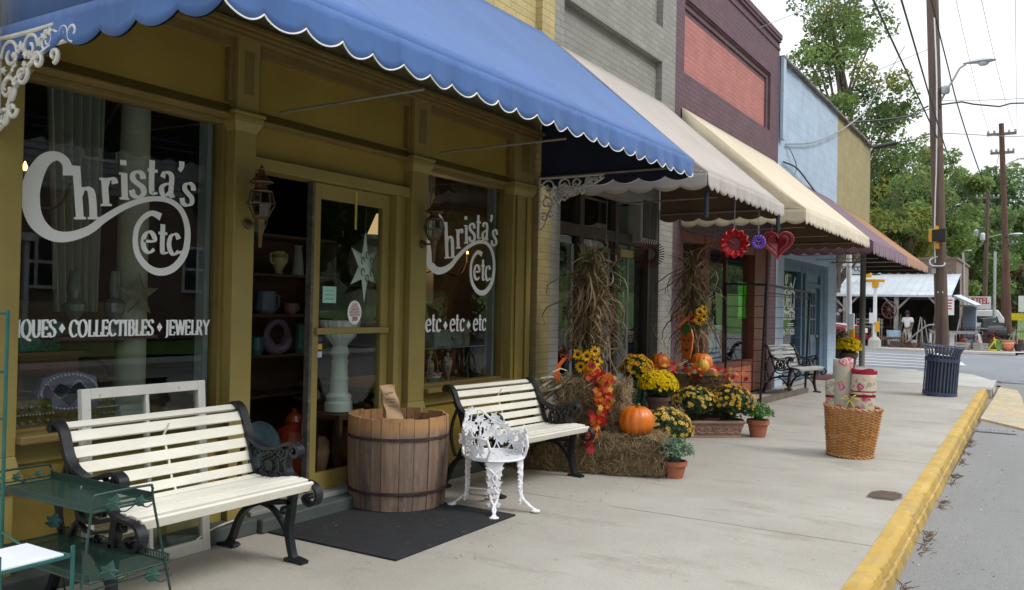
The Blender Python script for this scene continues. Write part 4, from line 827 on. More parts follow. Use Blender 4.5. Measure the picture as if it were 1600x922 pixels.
g = MB(); prof = [(.235, .405), (.245, .412), (.240, .424), (.2, .424), (.02, .418)]; g.lathe(prof, (0, 0, 0), 32, 0, 1, .98)
for i in range(26): a = RNG.uniform(0, 6.28); r_ = RNG.uniform(.04, .2); leafcard(g, cpol(a, r_, .425), (0, 0, 1), (math.cos(a * 2), math.sin(a * 2), 0), .034, .006)
g.build('seat', m_cw, ch, True, smooth=True)
g = MB(); tt = np.linspace(math.radians(52), math.radians(308), 40)
g.tube([cpol(t, .245 + .03 * (backz(t) - .42), backz(t) - .02 + .008 * math.sin(t * 9)) for t in tt], .010, 8); g.tube([cpol(t, .238, .43) for t in tt], .010, 8)
for t in (tt[0], tt[-1]): g.tube([cpol(t, .238, .42), cpol(t - .12 * (1 if t < 3 else -1), .262, .50), cpol(t, .25, backz(t) - .02)], .011, 8)
for i in range(17):
    t = tt[1 + int(i * 37 / 16)]; zt = backz(t) - .02; q = .22 * (1 if i % 2 else -1)
    g.tube(spline([cpol(t, .24, .43), cpol(t + q * .6, .247, .43 + (zt - .43) * .4), cpol(t + q * .2, .25, .43 + (zt - .43) * .75), cpol(t, .25, zt)], 5), .006, 6)
g.build('back_frame', m_cw, ch, True, smooth=True)
g = MB()
for i in range(72):
    t = RNG.uniform(tt[0] + .05, tt[-1] - .05)
    rear = math.exp(-((t - math.pi) / .9) ** 2); f = RNG.uniform(.12 + .3 * rear, 1.08); z = .43 + (backz(t) - .43) * f; a = (math.cos(t), math.sin(t), .15)
    leafcard(g, cpol(t, .255, z), a, (RNG.normal(0, .6), RNG.normal(0, .6), 1), RNG.uniform(.030, .052), .009)
for t, z in ((2.1, .55), (2.75, .62), (3.4, .58), (4.1, .55), (1.5, .52), (4.7, .52)):
    for k in range(10): g.ball(cpol(t + RNG.normal(0, .06), .262 + RNG.uniform(-.01, .01), z + RNG.uniform(-.05, .03)), .013, 6)
g.build('leaf_casting', m_cw, ch, True)
for (a, r_) in ((-.65, .30), (.62, .30), (2.55, .30), (-2.5, .30)):
    g = MB(); d = Vector((math.cos(a), math.sin(a), 0)); s_ = Vector((-d.y, d.x, 0)); P = lambda rr, o_, z: d * rr + s_ * o_ + Vector((0, 0, z))
    for sg in (-1, 1):
        g.tube(spline([P(.19, .045 * sg, .41), P(.215, .048 * sg, .36), P(.225, -.016 * sg, .29), P(.215, .030 * sg, .20), P(.225, .022 * sg, .12), P(.28, -.010 * sg, .06), P(.335, .014 * sg, .02)], 6), .0095, 7)
    g.ball(P(.34, 0, .014), .030, 10, 0, (1.3, 1.3, .45))
    for z, q in ((.385, .05), (.35, .048), (.30, .036), (.245, .036), (.19, .03), (.085, .028)):
        for sg in (-1, 1): leafcard(g, P(.22 + .03 * (.4 - z) * (z < .1), .028 * sg, z), d, (0, 0, 1), q, .012)
    for k in range(12): g.ball(P(.222, RNG.normal(0, .012), .18 + RNG.uniform(-.045, .04)), .012, 6)
    g.build('leg', m_cw, ch, True, smooth=True)
g = MB(); g.tube([cpol(-.65, .22, .15), cpol(2.55, .22, .15)], .006, 6); g.tube([cpol(.62, .22, .152), cpol(-2.5, .22, .152)], .006, 6); g.build('stretcher', m_cw, ch, True)

# ================================================================ WOODEN TUB WITH PAPER BAG
def stave_mat(name, base):
    m, t, b = newmat(name); v = ncoord(t, (14, 14, .9))
    out = nramp(t, nnoise(t, 1.6, 7, v, .65), .28, .72, [x * .55 for x in base], [x * 1.25 for x in base])
    s = t.nodes.new('ShaderNodeSeparateXYZ'); t.links.new(ncoord(t), s.inputs[0])
    at = t.nodes.new('ShaderNodeAttribute'); at.attribute_name = 'tone'
    out = nmix(t, .55, out, nmix(t, 1, out, at.outputs['Color'], 'MULTIPLY'))
    wt = nramp(t, nmath(t, 'ADD', s.outputs[2], nmath(t, 'MULTIPLY', nnoise(t, 6, 6, ncoord(t, (3, 3, 1)), .7), .10)), .60, .69); out = nmix(t, nmath(t, 'MULTIPLY', wt, .85), out, (.46, .25, .11))
    st = nramp(t, nnoise(t, 5, 8, ncoord(t, (2, 2, .7)), .72), .55, .72); out = nmix(t, nmath(t, 'MULTIPLY', st, .8), out, (.055, .04, .03))
    t.links.new(out, b.inputs['Base Color']); setp(b, Roughness=.8, Specular_IOR_Level=.2); nbump(t, nnoise(t, 5, 6, ncoord(t, (20, 20, 1)), .6), .5, .006, b); return m
m_stave = stave_mat('stave_wood', (.25, .175, .135))
tub = thing('wooden_tub', 'big weathered wooden stave tub with two iron bands on the black mat', 'tub', (-4.36, 5.39, .018)); tub.scale = (1.15, 1.15, 1)
g = MB(); NS = 22; tones = []; ang = 0; ws = RNG.uniform(.7, 1.35, NS); ws = ws / ws.sum() * 2 * math.pi
for i in range(NS):
    a0, a1 = ang + .006, ang + ws[i] - .006; ang += ws[i]; top = .70 + RNG.uniform(-.008, .008) - (.035 if i == 5 else 0); dr_ = RNG.uniform(-.004, .004); n0 = len(g.v)
    def ringp(r_, z): return [((r_ + dr_) * math.cos(a), (r_ + dr_) * math.sin(a), z) for a in (a0, (a0 + a1) / 2, a1)]
    V = []
    for r_, z in ((.326, 0), (.339, .18), (.346, .40), (.347, .60), (.344, top)): V += ringp(r_, z)
    for r_, z in ((.326, top), (.328, .4), (.31, 0.0)): V += ringp(r_, z)
    k = 8; fs = [(j * 3 + c, j * 3 + c + 1, (j + 1) * 3 + c + 1, (j + 1) * 3 + c) for j in range(k - 1) for c in (0, 1)]
    fs += [(j * 3, (j + 1) * 3, (7 - j - 1) * 3, (7 - j) * 3) for j in range(3)] + [(j * 3 + 2, (7 - j) * 3 + 2, (7 - j - 1) * 3 + 2, (j + 1) * 3 + 2) for j in range(3)]
    g.add(V, fs); tones += [RNG.uniform(.45, 1.45)] * len(V)
st = g.build('staves', m_stave, tub, True); at = st.data.color_attributes.new('tone', 'FLOAT_COLOR', 'POINT')
for i, q in enumerate(tones): at.data[i].color = (q, q * (.95 + .08 * (q < .9)), q * (.86 + .2 * (q < .9)), 1)
g = MB(); g.lathe([(.30, .04), (.31, .05), (.01, .06)], (0, 0, 0), 24); g.build('tub_base', MATS['dark_interior'], tub, True)
m_hoop = M('hoop_iron', (.06, .045, .04), .6, .35, 10, .3, 50, metal=.3)
for z, r0 in ((.135, .3415), (.545, .3515)): g = MB(); g.lathe([(r0 - .004, z - .011), (r0 + .004, z - .010), (r0 + .005, z + .010), (r0 - .004, z + .011)], (0, 0, 0), 48, capb=False, capt=False); g.build('hoop', m_hoop, tub, True, smooth=True)
m_paper = M('brown_paper', (.55, .36, .21), .8, .12, 8, .8, 14)
bag = thing('paper_bag', 'brown paper bag with handwriting stuck up in the wooden tub', 'paper bag', (-4.42, 5.36, .60))
def bagp(u, v, s_): w = .066 * (1 - .16 * v) + .006 * math.sin(v * 14); d = .050 * (1 - .84 * v); zz = .06 + .30 * v; lean = .05 - .10 * v; return (d * s_ + .01 * math.sin(v * 9 + u * 3), (u - .5) * 2 * w + lean * .6, zz)
Rb = Euler((R(4), R(12), R(-34))).to_matrix(); g = MB()
for s_ in (1, -1): g.grid(lambda u, v: tuple(Rb @ Vector(bagp(u, v, s_))), 8, 14)
for u in (0, 1): g.grid(lambda a, v: tuple(Rb @ Vector(bagp(u, v, -1)).lerp(Rb @ Vector(bagp(u, v, 1)), 0) if False else Rb @ Vector(bagp(u, v, -1 + 2 * a))), 4, 14)
g.build('bag', m_paper, bag, True)
g = MB(); pen = Pen(g, lambda a, b, k: tuple(Rb @ (Vector(bagp(a, b, 1)) + Vector((.0015 + .0003 * k, 0, 0)))), .1, .05); RS = random.Random(3)
for (v, u0, u1, sz) in ((.80, .14, .86, .05), (.64, .2, .8, .032), (.56, .38, .75, .03), (.42, .3, .85, .045)):
    u = u0; pts = []
    while u < u1: pts.append((u, v + RS.uniform(-.5, .5) * sz, 0)); u += .035
    pen.ribbon(spline(pts, 4), [.014] * (4 * len(pts) - 3))
g.build('handwriting', M('ink', (.03, .03, .05), .6), bag, True)

# ================================================================ DOOR MAT, SASH, STANDS
mt = MB(); mt.box(-4.50, -3.375, 4.175, 5.60, .0, .014); mo = mt.build('door_mat', M('black_mat', (.016, .017, .019), .95, .35, 9, 1.0, 220), bevel=.004); tag(mo, 'wide black rubber door mat under the wooden tub', 'door mat')
m_sash = M('old_white_sash', (.70, .69, .64), .6, .1, 5, .3, 40, chips=(.42, .38, .32), chipamt=.64)
sa = thing('window_sash', 'old white wooden window sash leaning behind the nearest bench', 'window sash', (-4.52, 3.275, .0)); sa.rotation_euler = (0, R(-5), 0)
ROOTINV[sa.name] = Inv(Matrix.Translation(sa.location) @ Euler((0, R(-5), 0)).to_matrix().to_4x4())
g = MB(); h = 1.08; w = .42
for a, b, c, d in ((-w, -w + .055, 0, h), (w - .055, w, 0, h), (-w + .055, w - .055, 0, .075), (-w + .055, w - .055, h - .06, h), (-w + .055, w - .055, h * .5 - .015, h * .5 + .015), (-.012, .012, .075, h * .5 - .015), (-.012, .012, h * .5 + .015, h - .06)): g.box(-.02 if b - a < .03 or d - c < .04 else -.022, .018 if b - a < .03 or d - c < .04 else .022, a, b, c, d)
g.build('frame', m_sash, sa, True, bevel=.004); g = MB(); g.box(-.003, .001, -w + .05, w - .05, .07, h - .05); g.build('pane', m_glass, sa, True)
m_gr = M('dark_green_wire', (.006, .035, .026), .45, .2, 10, spec=.6)
m, t, b = newmat('green_mesh'); v = ncoord(t, (1, 1, 1)); s = t.nodes.new('ShaderNodeSeparateXYZ'); t.links.new(v, s.inputs[0])
b.inputs['Base Color'].default_value = (.006, .032, .023, 1); setp(b, Roughness=.5)
hx = nmath(t, 'SINE', nmath(t, 'MULTIPLY', nmath(t, 'ADD', s.outputs[0], s.outputs[1]), 270)); hy = nmath(t, 'SINE', nmath(t, 'MULTIPLY', nmath(t, 'SUBTRACT', s.outputs[0], s.outputs[1]), 270))
b.inputs['Alpha'].default_value = 1; t.links.new(nmath(t, 'LESS_THAN', nmath(t, 'MULTIPLY', hx, hy), .5), b.inputs['Alpha']); m_mesh = m
stn = thing('plant_stand', 'dark green wire plant stand with two mesh shelves and ivy leaves', 'plant stand', (-3.9, 2.42, 0))
def ivy(g, c, s_):
    c = Vector(c); n = Vector((.9, -.4, .15)).normalized(); up = Vector((.1, .35, .9)); up = (up - n * up.dot(n)).normalized(); x = up.cross(n)
    P = [(0, -.9), (.35, -.75), (.9, -.55), (.62, -.2), (1.0, .25), (.5, .35), (0, 1.1), (-.5, .35), (-1.0, .25), (-.62, -.2), (-.9, -.55), (-.35, -.75)]
    V = [c] + [c + x * a * s_ * .8 + up * b * s_ * .8 + n * (.25 * s_ * (abs(a) - .4)) for a, b in P]; g.add(V, [(0, i, i % 12 + 1) for i in range(1, 13)])
def shelf(z, x0, x1, y0, y1):
    g = MB(); g.add([(x0, y0, z), (x1, y0, z), (x1, y1, z), (x0, y1, z)], [(0, 1, 2, 3)])
    g.add([(x0, y1, z), (x1, y1, z), (x1, y1, z + .035), (x0, y1, z + .035), (x0, y0, z), (x1, y0, z), (x1, y0, z + .03), (x0, y0, z + .03)], [(0, 1, 2, 3), (4, 5, 6, 7)]); o = g.build('shelf', m_mesh, stn)
    g = MB(); g.tube([(x0, y0, z), (x1, y0, z), (x1, y1, z), (x0, y1, z)], .005, 6, closed=True); g.tube([(x0, y0, z + .03), (x1, y0, z + .03)], .003, 5); g.tube([(x0, y1, z + .036), (x1, y1, z + .036)], .003, 5); g.build('rim', m_gr, o)
shelf(.66, -4.33, -3.50, 2.24, 2.54); shelf(.36, -4.36, -3.48, 2.22, 2.62)
for x in (-4.33, -3.50):
    g = MB(); e = .04 if x > -4 else -.03
    g.tube(spline([(x + e * 1.4, 2.66, 0), (x, 2.55, .62), (x, 2.535, .72), (x, 2.50, .735), (x, 2.28, .735), (x, 2.245, .72), (x, 2.23, .62), (x + e * 1.4, 2.12, 0)], 8), .006, 7); g.tube([(x, 2.24, .675), (x, 2.54, .675)], .004, 5); g.tube([(x + e * .5, 2.20, .33), (x + e * .5, 2.62, .33)], .004, 5)
    g.build('leg_frame', m_gr, stn, smooth=True)
m_ivy = M('painted_ivy', (.008, .05, .036), .5, .2, 10)
for x, y, z, q in ((-3.49, 2.33, .69, .055), (-3.49, 2.46, .675, .04), (-4.33, 2.36, .70, .035), (-4.33, 2.47, .70, .03), (-3.47, 2.30, .40, .06), (-3.47, 2.52, .33, .055), (-4.34, 2.56, .44, .06)):
    g = MB(); ivy(g, (x + .008, y, z), q * .9); g.tube(spline([(x, y, z - q * .4), (x + .004, y + q, z - q * .9), (x, y + q * 2, z - q * .5)], 4), .003, 5); g.build('ivy_leaf', m_ivy, stn)
m_teal = M('teal_wire', (.008, .09, .075), .4, .2, 10, spec=.6)
rk = thing('display_rack', 'teal metal rack with a white shelf at the left edge', 'rack', (-3.9, 2.0, 0))
g = MB()
for (x, y, z) in ((-4.146, 2.20, 1.53), (-4.35, 1.75, 1.53), (-3.515, 2.165, .535), (-3.52, 1.86, .555)): g.tube([(x, y, 0), (x, y, z)], .009, 8)
for z in (.45, .74, 1.02, 1.24, 1.515): g.tube([(-4.146, 2.20, z), (-4.35, 1.75, z)], .006, 6)
g.tube([(-3.52, 2.17, .49), (-3.52, 1.85, .49)], .008, 6); g.tube([(-3.52, 2.17, .49), (-3.83, 2.13, .485), (-4.146, 2.20, .485)], .006, 6); g.tube([(-3.52, 1.85, .49), (-3.9, 1.75, .485), (-4.35, 1.75, .485)], .006, 6); g.build('frame', m_teal, rk, smooth=True)
g = MB(); g.box(-3.815, -3.53, 1.80, 2.135, .490, .504); g.build('shelf', M('white_shelf', (.74, .76, .80), .35, .05), rk, bevel=.003)
g = MB(); g.tube(spline([(-4.5, 2.2, .02), (-4.3, 2.35, .012), (-4.28, 2.7, .01), (-4.42, 3.0, .012), (-4.50, 3.4, .01), (-4.53, 3.7, .11), (-4.6, 4.0, .12)], 8), .006, 6); tag(g.build('cable', M('white_cable', (.6, .58, .5), .6), smooth=True), 'thin white cable running along the foot of the ochre shop', 'cable')

# ================================================================ WALL LANTERNS AND BRACKETS
m_br = M('aged_brass', (.15, .095, .05), .5, .35, 12, .2, 60, metal=.6); m_lg = M_glass('lantern_glass', (.55, .62, .58), 1.5, 1.6)
def lantern(label, loc):
    o = thing('wall_lantern', label, 'lantern', loc, 0, 'brass wall lanterns beside the doorway'); O8 = 8; o.scale = (.9, .9, .80)
    g = MB(); g.lathe([(.055, 0), (.062, .005), (.10, .10), (.10, .115), (.078, .21)], (0, 0, .0), O8, capb=False, capt=False); g.build('glass', m_lg, o, True)
    g = MB()
    for i in range(O8):
        a = 2 * math.pi * i / O8; P = [((r_ + .002) * math.cos(a), (r_ + .002) * math.sin(a), z) for r_, z in ((.055, 0), (.10, .10), (.10, .115), (.078, .21))]; g.tube(P, .005, 5)
    for r_, z in ((.10, .107), (.078, .21), (.057, .0)): g.tube([(r_ * math.cos(2 * math.pi * i / 8), r_ * math.sin(2 * math.pi * i / 8), z) for i in range(8)], .006, 5, closed=True)
    g.build('cage', m_br, o, True)
    g = MB(); g.lathe([(.082, .205), (.085, .215), (.05, .235), (.042, .27), (.088, .285), (.092, .292), (.05, .33), (.026, .365), (.022, .39), (.012, .395), (.020, .41), (.012, .425), (.003, .44)], (0, 0, 0), 16); g.build('cap', m_br, o, True, smooth=True)
    g = MB(); g.lathe([(.003, -.27), (.014, -.26), (.02, -.15), (.036, -.03), (.062, -.012), (.06, .004)], (0, 0, 0), 12); g.build('tail', m_br, o, True, smooth=True)
    g = MB(); g.tube([(-.125, 0, -.06), (-.06, 0, -.06), (-.02, 0, -.06)], [.012, .010, .012], 8); g.tube([(-.135, 0, -.06), (-.12, 0, -.06), (-.11, 0, -.06)], [.045, .04, .014], 14); g.build('wall_arm', m_br, o, True, smooth=True)
    return o
lantern('brass carriage lantern on the post left of the open doorway', (-4.52, 4.06, 2.17)); lantern('brass carriage lantern on the post by the smaller window', (-4.52, 6.02, 2.17))
m_lace = M('white_lace_iron', (.56, .55, .51), .6, .15, 10, .4, 50, chips=(.24, .11, .05), chipamt=.68)
def bracket(label, y, zt, x0=-4.62, l=.72, h=.56):
    o = thing('iron_bracket', label, 'bracket', (x0, y, zt), 0, 'lacy iron brackets under the blue awning')
    g = MB(); f = lambda a, b: (a, 0, -b); S3 = lambda pts, r_: g.tube(spline([f(*p) for p in pts], 6), r_, 7)
    S3([(0, 0), (l * .5, .004), (l, 0)], .013); S3([(0, 0), (0, h * .5), (0, h)], .013); S3([(0, h), (.07, h * .9), (.13, h * .62), (.26, h * .38), (.45, h * .22), (.62, h * .18), (l, .03)], .011)
    def vol(cx, cz, r_, a0, tn, sg): S3([(cx + r_ * (1 - .75 * i / 12) * math.cos(a0 + sg * tn * 6.28 * i / 12), cz + r_ * (1 - .75 * i / 12) * math.sin(a0 + sg * tn * 6.28 * i / 12)) for i in range(13)], .011)
    for q in ((.11, .10, .085, 3.1, 1.2, 1), (.29, .085, .075, 0, 1.2, -1), (.45, .07, .055, 2, 1.2, 1), (.09, .27, .075, 1, 1.2, -1), (.06, .42, .05, 4, 1.1, 1), (.22, .21, .06, 5, 1.2, 1), (.58, .055, .04, 0, 1.1, -1), (.36, .16, .05, 3, 1.1, 1), (.14, .38, .045, 0, 1, 1), (.50, .15, .04, 1.5, 1, -1), (.66, .06, .05, 1.5, .9, 1)): vol(*q)
    for _ in range(34):
        t = RNG.uniform(0, 1); px, pz = (.04 + t * l * .9, .03 + (1 - t) ** 1.4 * h * .8 * RNG.uniform(.2, 1)); leafcard(g, (px, RNG.choice([-.012, .012]), -pz), (RNG.normal(0, .3), -1, RNG.normal(0, .3)), (RNG.normal(), 0, RNG.normal()), RNG.uniform(.018, .03), .008)
    g.build('scrollwork', m_lace, o, True, smooth=False); return o
bracket('lacy white iron bracket at the near end of the blue awning', 2.375, 2.93, -4.62, .50, .48)
bracket('lacy iron bracket beside the brick pilaster at the far end of the blue awning', 8.0, 2.97, -4.60, .76, .56)
# ================================================================ HARVEST DISPLAY
m_hay = M_leaf('hay', (.27, .19, .105), .1, .8, .5, 9); m_hay2 = M_leaf('pale_hay', (.38, .29, .17), .1, .8, .4, 9); m_hayc = M('hay_core', (.14, .095, .05), .95, .5, 14, 1.0, 30)
def bale(label, c, size, rz, n=1500, z0=0):
    sx, sy, sz = size; o = thing('hay_bale', label, 'hay bale', (c[0], c[1], z0), rz, 'hay bales of the harvest display')
    g = MB(); S_ = 10
    def face(fn): g.grid(fn, S_, S_)
    def jit(p, q=.012): return tuple(v + RNG.normal(0, q) for v in p)
    hx, hy = sx / 2, sy / 2; r_ = .97
    face(lambda u, v: jit(((u - .5) * sx * r_, -hy * r_, v * sz * r_))); face(lambda u, v: jit(((.5 - u) * sx * r_, hy * r_, v * sz * r_))); face(lambda u, v: jit((hx * r_, (u - .5) * sy * r_, v * sz * r_))); face(lambda u, v: jit((-hx * r_, (.5 - u) * sy * r_, v * sz * r_))); face(lambda u, v: jit(((u - .5) * sx * r_, (v - .5) * sy * r_, sz * r_)))
    g.build('core', m_hayc, o, True)
    pts = []; d = []; n = int(n * 1.6); areas = [sx * sz, sx * sz, sy * sz, sy * sz, sx * sy]; pr_ = np.array(areas) / sum(areas)
    f = RNG.choice(5, n, p=pr_); u = RNG.uniform(-.5, .5, n); v = RNG.uniform(0, 1, n)
    P = np.zeros((n, 3)); Nn = np.zeros((n, 3))
    for k, (fx, fy, fz, nn) in enumerate(((lambda u, v: u * sx, lambda u, v: u * 0 - hy, lambda u, v: v * sz, (0, -1, 0)), (lambda u, v: u * sx, lambda u, v: u * 0 + hy, lambda u, v: v * sz, (0, 1, 0)), (lambda u, v: u * 0 + hx, lambda u, v: u * sy, lambda u, v: v * sz, (1, 0, 0)), (lambda u, v: u * 0 - hx, lambda u, v: u * sy, lambda u, v: v * sz, (-1, 0, 0)), (lambda u, v: u * sx, lambda u, v: (v - .5) * sy, lambda u, v: u * 0 + sz, (0, 0, 1)))):
        q = f == k; P[q] = np.stack([fx(u[q], v[q]), fy(u[q], v[q]), fz(u[q], v[q])], 1); Nn[q] = nn
    n_ = n; D = RNG.normal(size=(n, 3)) * np.array([.45, .45, .9]) + np.array([0, 0, -.6]); D -= Nn * (D * Nn).sum(1, keepdims=True) * .8; D /= np.linalg.norm(D, axis=1, keepdims=True)
    D += Nn * RNG.uniform(.0, .55, (n, 1)); Ln = RNG.uniform(.06, .20, (n, 1)); P += Nn * RNG.uniform(-.004, .016, (n, 1)); B = P - D * Ln * .5; T_ = P + D * Ln * .5
    B[:, 2] = np.maximum(B[:, 2], .004); T_[:, 2] = np.maximum(T_[:, 2], .004)
    g = MB(); q = blades(n, B, T_, RNG.uniform(.0011, .0026, n), seg=2, curl=.6); g.quads(q, np.tile((RNG.uniform(size=n) < .38).astype(int), 2)); g.build('straw', [m_hay, m_hay2], o, True); return o
bale('hay bale low on the pavement carrying the biggest pumpkin', (-3.72, 7.66), (1.36, .50, .36), R(17), 3400)
bale('upright hay bale under the first corn shock, leaf garland down its side', (-3.84, 7.86), (.66, .48, .49), R(14), 2200, .355)
bale('low hay bale behind the big pumpkin under the foil wrapped flowers', (-4.0, 9.42), (.9, .46, .42), R(8), 900)
bale('tall hay bale behind the clay trough with gourds along its top', (-3.95, 10.98), (1.05, .50, .40), R(12), 1100, .355)
bale('bottom hay bale under the gourd topped one, behind the clay trough', (-3.93, 10.98), (1.08, .54, .36), R(12), 700)
# pumpkins
m_pk = M('pumpkin_orange', (.68, .18, .012), .38, .25, 5, .15, 20, c2=(.56, .115, .008), spec=.5); m_stem = M('pumpkin_stem', (.16, .13, .05), .8, .4, 8)
def pumpkin(name, label, cat, loc, r_, sq=.86, mat=None, group='pumpkins and gourds on the hay', rz=0, tall=False, ribs=12):
    o = thing(name, label, cat, loc, rz, group); g = MB(); n = 60; k = 14; prof = []
    for i in range(k + 1):
        a = math.pi * i / k; q = math.sin(a) ** (.85 if not tall else 1.1) * r_; z = -math.cos(a) * r_ * sq + r_ * sq
        if i >= k - 1: z -= r_ * .08 * (i - k + 2)
        if i <= 1: z += r_ * .04 * (2 - i)
        prof.append((q + 1e-4, z))
    vs_ = []
    for i, (q, z) in enumerate(prof):
        for j in range(n): t_ = 2 * math.pi * j / n; e = q * (1 - .055 * (1 - abs(math.sin(t_ * ribs / 2)) ** .6)); vs_.append((e * math.cos(t_), e * math.sin(t_), z))
    g.add(vs_, [(i * n + j, i * n + (j + 1) % n, (i + 1) * n + (j + 1) % n, (i + 1) * n + j) for i in range(k) for j in range(n)])
    g.build('rind', mat or m_pk, o, True, smooth=True)
    g = MB(); zt = prof[-1][1]; g.tube([(0, 0, zt - .01), (r_ * .02, 0, zt + r_ * .14), (r_ * .16, 0, zt + r_ * .24)], [r_ * .13, r_ * .075, r_ * .09], 7); g.build('stem', m_stem, o, True, smooth=True); return o
m_gw = M('gourd_cream', (.68, .58, .40), .5, .15, 8); m_gy = M('gourd_stripe', (.66, .30, .02), .45, .3, 5, c2=(.62, .40, .06))
pumpkin('pumpkin', 'biggest orange pumpkin on the low hay bale', 'pumpkin', (-3.31, 7.72, .355), .175)
pumpkin('pumpkin', 'small orange pumpkin on the upright bale under the sunflowers', 'pumpkin', (-3.83, 7.79, .845), .092, .95)
pumpkin('pumpkin', 'orange pumpkin beside the foil wrapped flowers, at the far left of the gourd topped bale', 'pumpkin', (-4.33, 10.86, .755), .135, .9)
pumpkin('pumpkin', 'orange pumpkin on the gourd topped bale below the wooden pumpkin face', 'pumpkin', (-3.80, 10.98, .755), .15, .9)
pumpkin('gourd', 'striped orange and yellow gourd lying among red leaves', 'gourd', (-3.70, 10.76, .755), .082, 1.25, m_gy, tall=True)
pumpkin('gourd', 'small cream gourd left of the striped gourd', 'gourd', (-3.80, 10.72, .755), .042, .9, m_gw); pumpkin('gourd', 'small cream gourd right of the striped gourd', 'gourd', (-3.58, 10.79, .755), .05, .9, m_gw)
o = thing('corn_cob', 'pale husked ear of corn lying on the red leaves', 'corn', (-4.02, 10.83, .80), .4); g = MB(); g.lathe([(.004, -.13), (.03, -.09), (.036, 0), (.025, .09), (.004, .13)], (0, 0, .02), 10, tilt=Euler((0, R(82), 0)).to_matrix()); q = RNG.normal(0, .01, (30, 3)); g.quads(blades(30, q + [-.1, 0, .02], q * 3 + [.12, 0, .03] + RNG.normal(0, .03, (30, 3)), .012)); g.build('husk', M_leaf('corn_husk', (.62, .56, .40), .2, .6, .2), o, True)
# maple leaves
LEAFMATS = [M_leaf('maple_red', (.55, .03, .02), .2, .5, .25, 8), M_leaf('maple_crimson', (.38, .015, .03), .2, .5, .2, 8), M_leaf('maple_orange', (.68, .17, .02), .2, .5, .25, 8), M_leaf('maple_gold', (.68, .34, .05), .2, .5, .25, 8)]
def maple(g, c, nrm, up, s_, m):
    nrm = Vector(nrm).normalized(); up = Vector(up); up = up - nrm * up.dot(nrm); up.normalize(); x = up.cross(nrm); c = Vector(c)
    poly = [(0, -.9), (.10, -.35), (.55, -.55), (.45, -.2), (.95, .05), (.55, .22), (.62, .55), (.28, .45), (0, 1.0), (-.28, .45), (-.62, .55), (-.55, .22), (-.95, .05), (-.45, -.2), (-.55, -.55), (-.10, -.35)]
    cv = RNG.uniform(-.35, .5); V = [c + nrm * .0] + [c + x * a * s_ + up * b * s_ + nrm * (cv * s_ * (a * a + .5 * b * b)) for a, b in poly]
    g.add(V, [(0, i, i % 16 + 1) for i in range(1, 17)], m)
def garland(label, path, n, spread, nrm, s0=.05):
    P = spline(path, 20); o = thing('leaf_garland', label, 'garland', tuple(path[0]), 0, 'autumn leaf garlands'); gs = MB(); gs.tube(P[::6], .004, 5); gs.build('stem', m_stem, o)
    g = MB(); nrm = Vector(nrm)
    for i in range(n):
        p = P[int(RNG.uniform(0, len(P) - 1))] + Vector(RNG.normal(0, spread, 3)) + nrm * abs(RNG.normal(.02, .02)); maple(g, p, nrm + Vector(RNG.normal(0, .45, 3)), RNG.normal(0, 1, 3), RNG.uniform(.6, 1.2) * s0, int(RNG.choice(4, p=[.42, .22, .22, .14])))
    g.build('leaves', LEAFMATS, o); return o
garland('red and orange leaf garland hanging down the upright bale', [(-3.74, 7.72, .90), (-3.62, 7.63, .86), (-3.60, 7.60, .70), (-3.63, 7.56, .56), (-3.66, 7.50, .40), (-3.66, 7.42, .30)], 210, .040, (.2, -1, .15), .047)
garland('red leaf garland laid along the top of the gourd bale', [(-4.4, 10.76, .80), (-4.05, 10.74, .80), (-3.8, 10.70, .79), (-3.55, 10.80, .79), (-3.36, 10.92, .76), (-3.28, 10.86, .66)], 70, .045, (.2, -.6, .7), .055)
# corn shocks
m_cs = M_leaf('corn_stalk', (.20, .135, .075), .15, .75, .45, 4); m_cs2 = M_leaf('corn_leaf_pale', (.34, .26, .15), .2, .7, .35, 4); m_csg = M_leaf('corn_leaf_green', (.12, .20, .035), .3, .6, .3, 4)
def shock(label, base, h, w, n, top=None, green=.1, rz=0):
    o = thing('corn_shock', label, 'corn stalks', base, rz, 'tied corn shocks on the hay'); g = MB()
    for i in range(16):
        a = RNG.uniform(0, 6.28); r0 = w * RNG.uniform(.15, .55); r1 = w * RNG.uniform(0, .35); a2 = a + RNG.normal(0, .5); hh = h * RNG.uniform(.78, 1.0)
        g.tube(spline([(r0 * math.cos(a), r0 * .6 * math.sin(a), 0), (r0 * .5 * math.cos(a), r0 * .4 * math.sin(a), hh * .5), (r1 * math.cos(a2), r1 * math.sin(a2), hh)], 4), .009, 5)
    g.build('stalks', m_cs, o, True)
    z = RNG.uniform(.18, 1.0, n) ** .8 * h; a = RNG.uniform(0, 6.28, n); rr = w * RNG.uniform(.05, .5, n) * (1.35 - 1.05 * z / h); B = np.stack([rr * np.cos(a), rr * .7 * np.sin(a), z], 1)
    Ln = RNG.uniform(.25, .62, n) * (h / 1.4); ou = RNG.uniform(.0, .48, n); dz = np.where(RNG.uniform(size=n) < .25, RNG.uniform(.1, .5, n), RNG.uniform(-1, -.35, n))
    T_ = B + np.stack([np.cos(a) * ou * Ln, np.sin(a) * ou * Ln * .8, dz * Ln], 1); T_[:, 2] = np.maximum(T_[:, 2], .03)
    g = MB(); gm = np.where(RNG.uniform(size=n) < .40, 1, 0); gm = np.where((z > .8 * h) & (RNG.uniform(size=n) < green * 4), 2, gm); g.quads(blades(n, B, T_, RNG.uniform(.004, .014, n), seg=5, curl=.95), np.tile(gm, 5)); g.build('dry_leaves', [m_cs, m_cs2, m_csg], o, True); return o
shock('bushy corn shock tied on the upright bale beside the second bench', (-3.98, 8.02, .84), 1.36, .42, 520, green=.05)
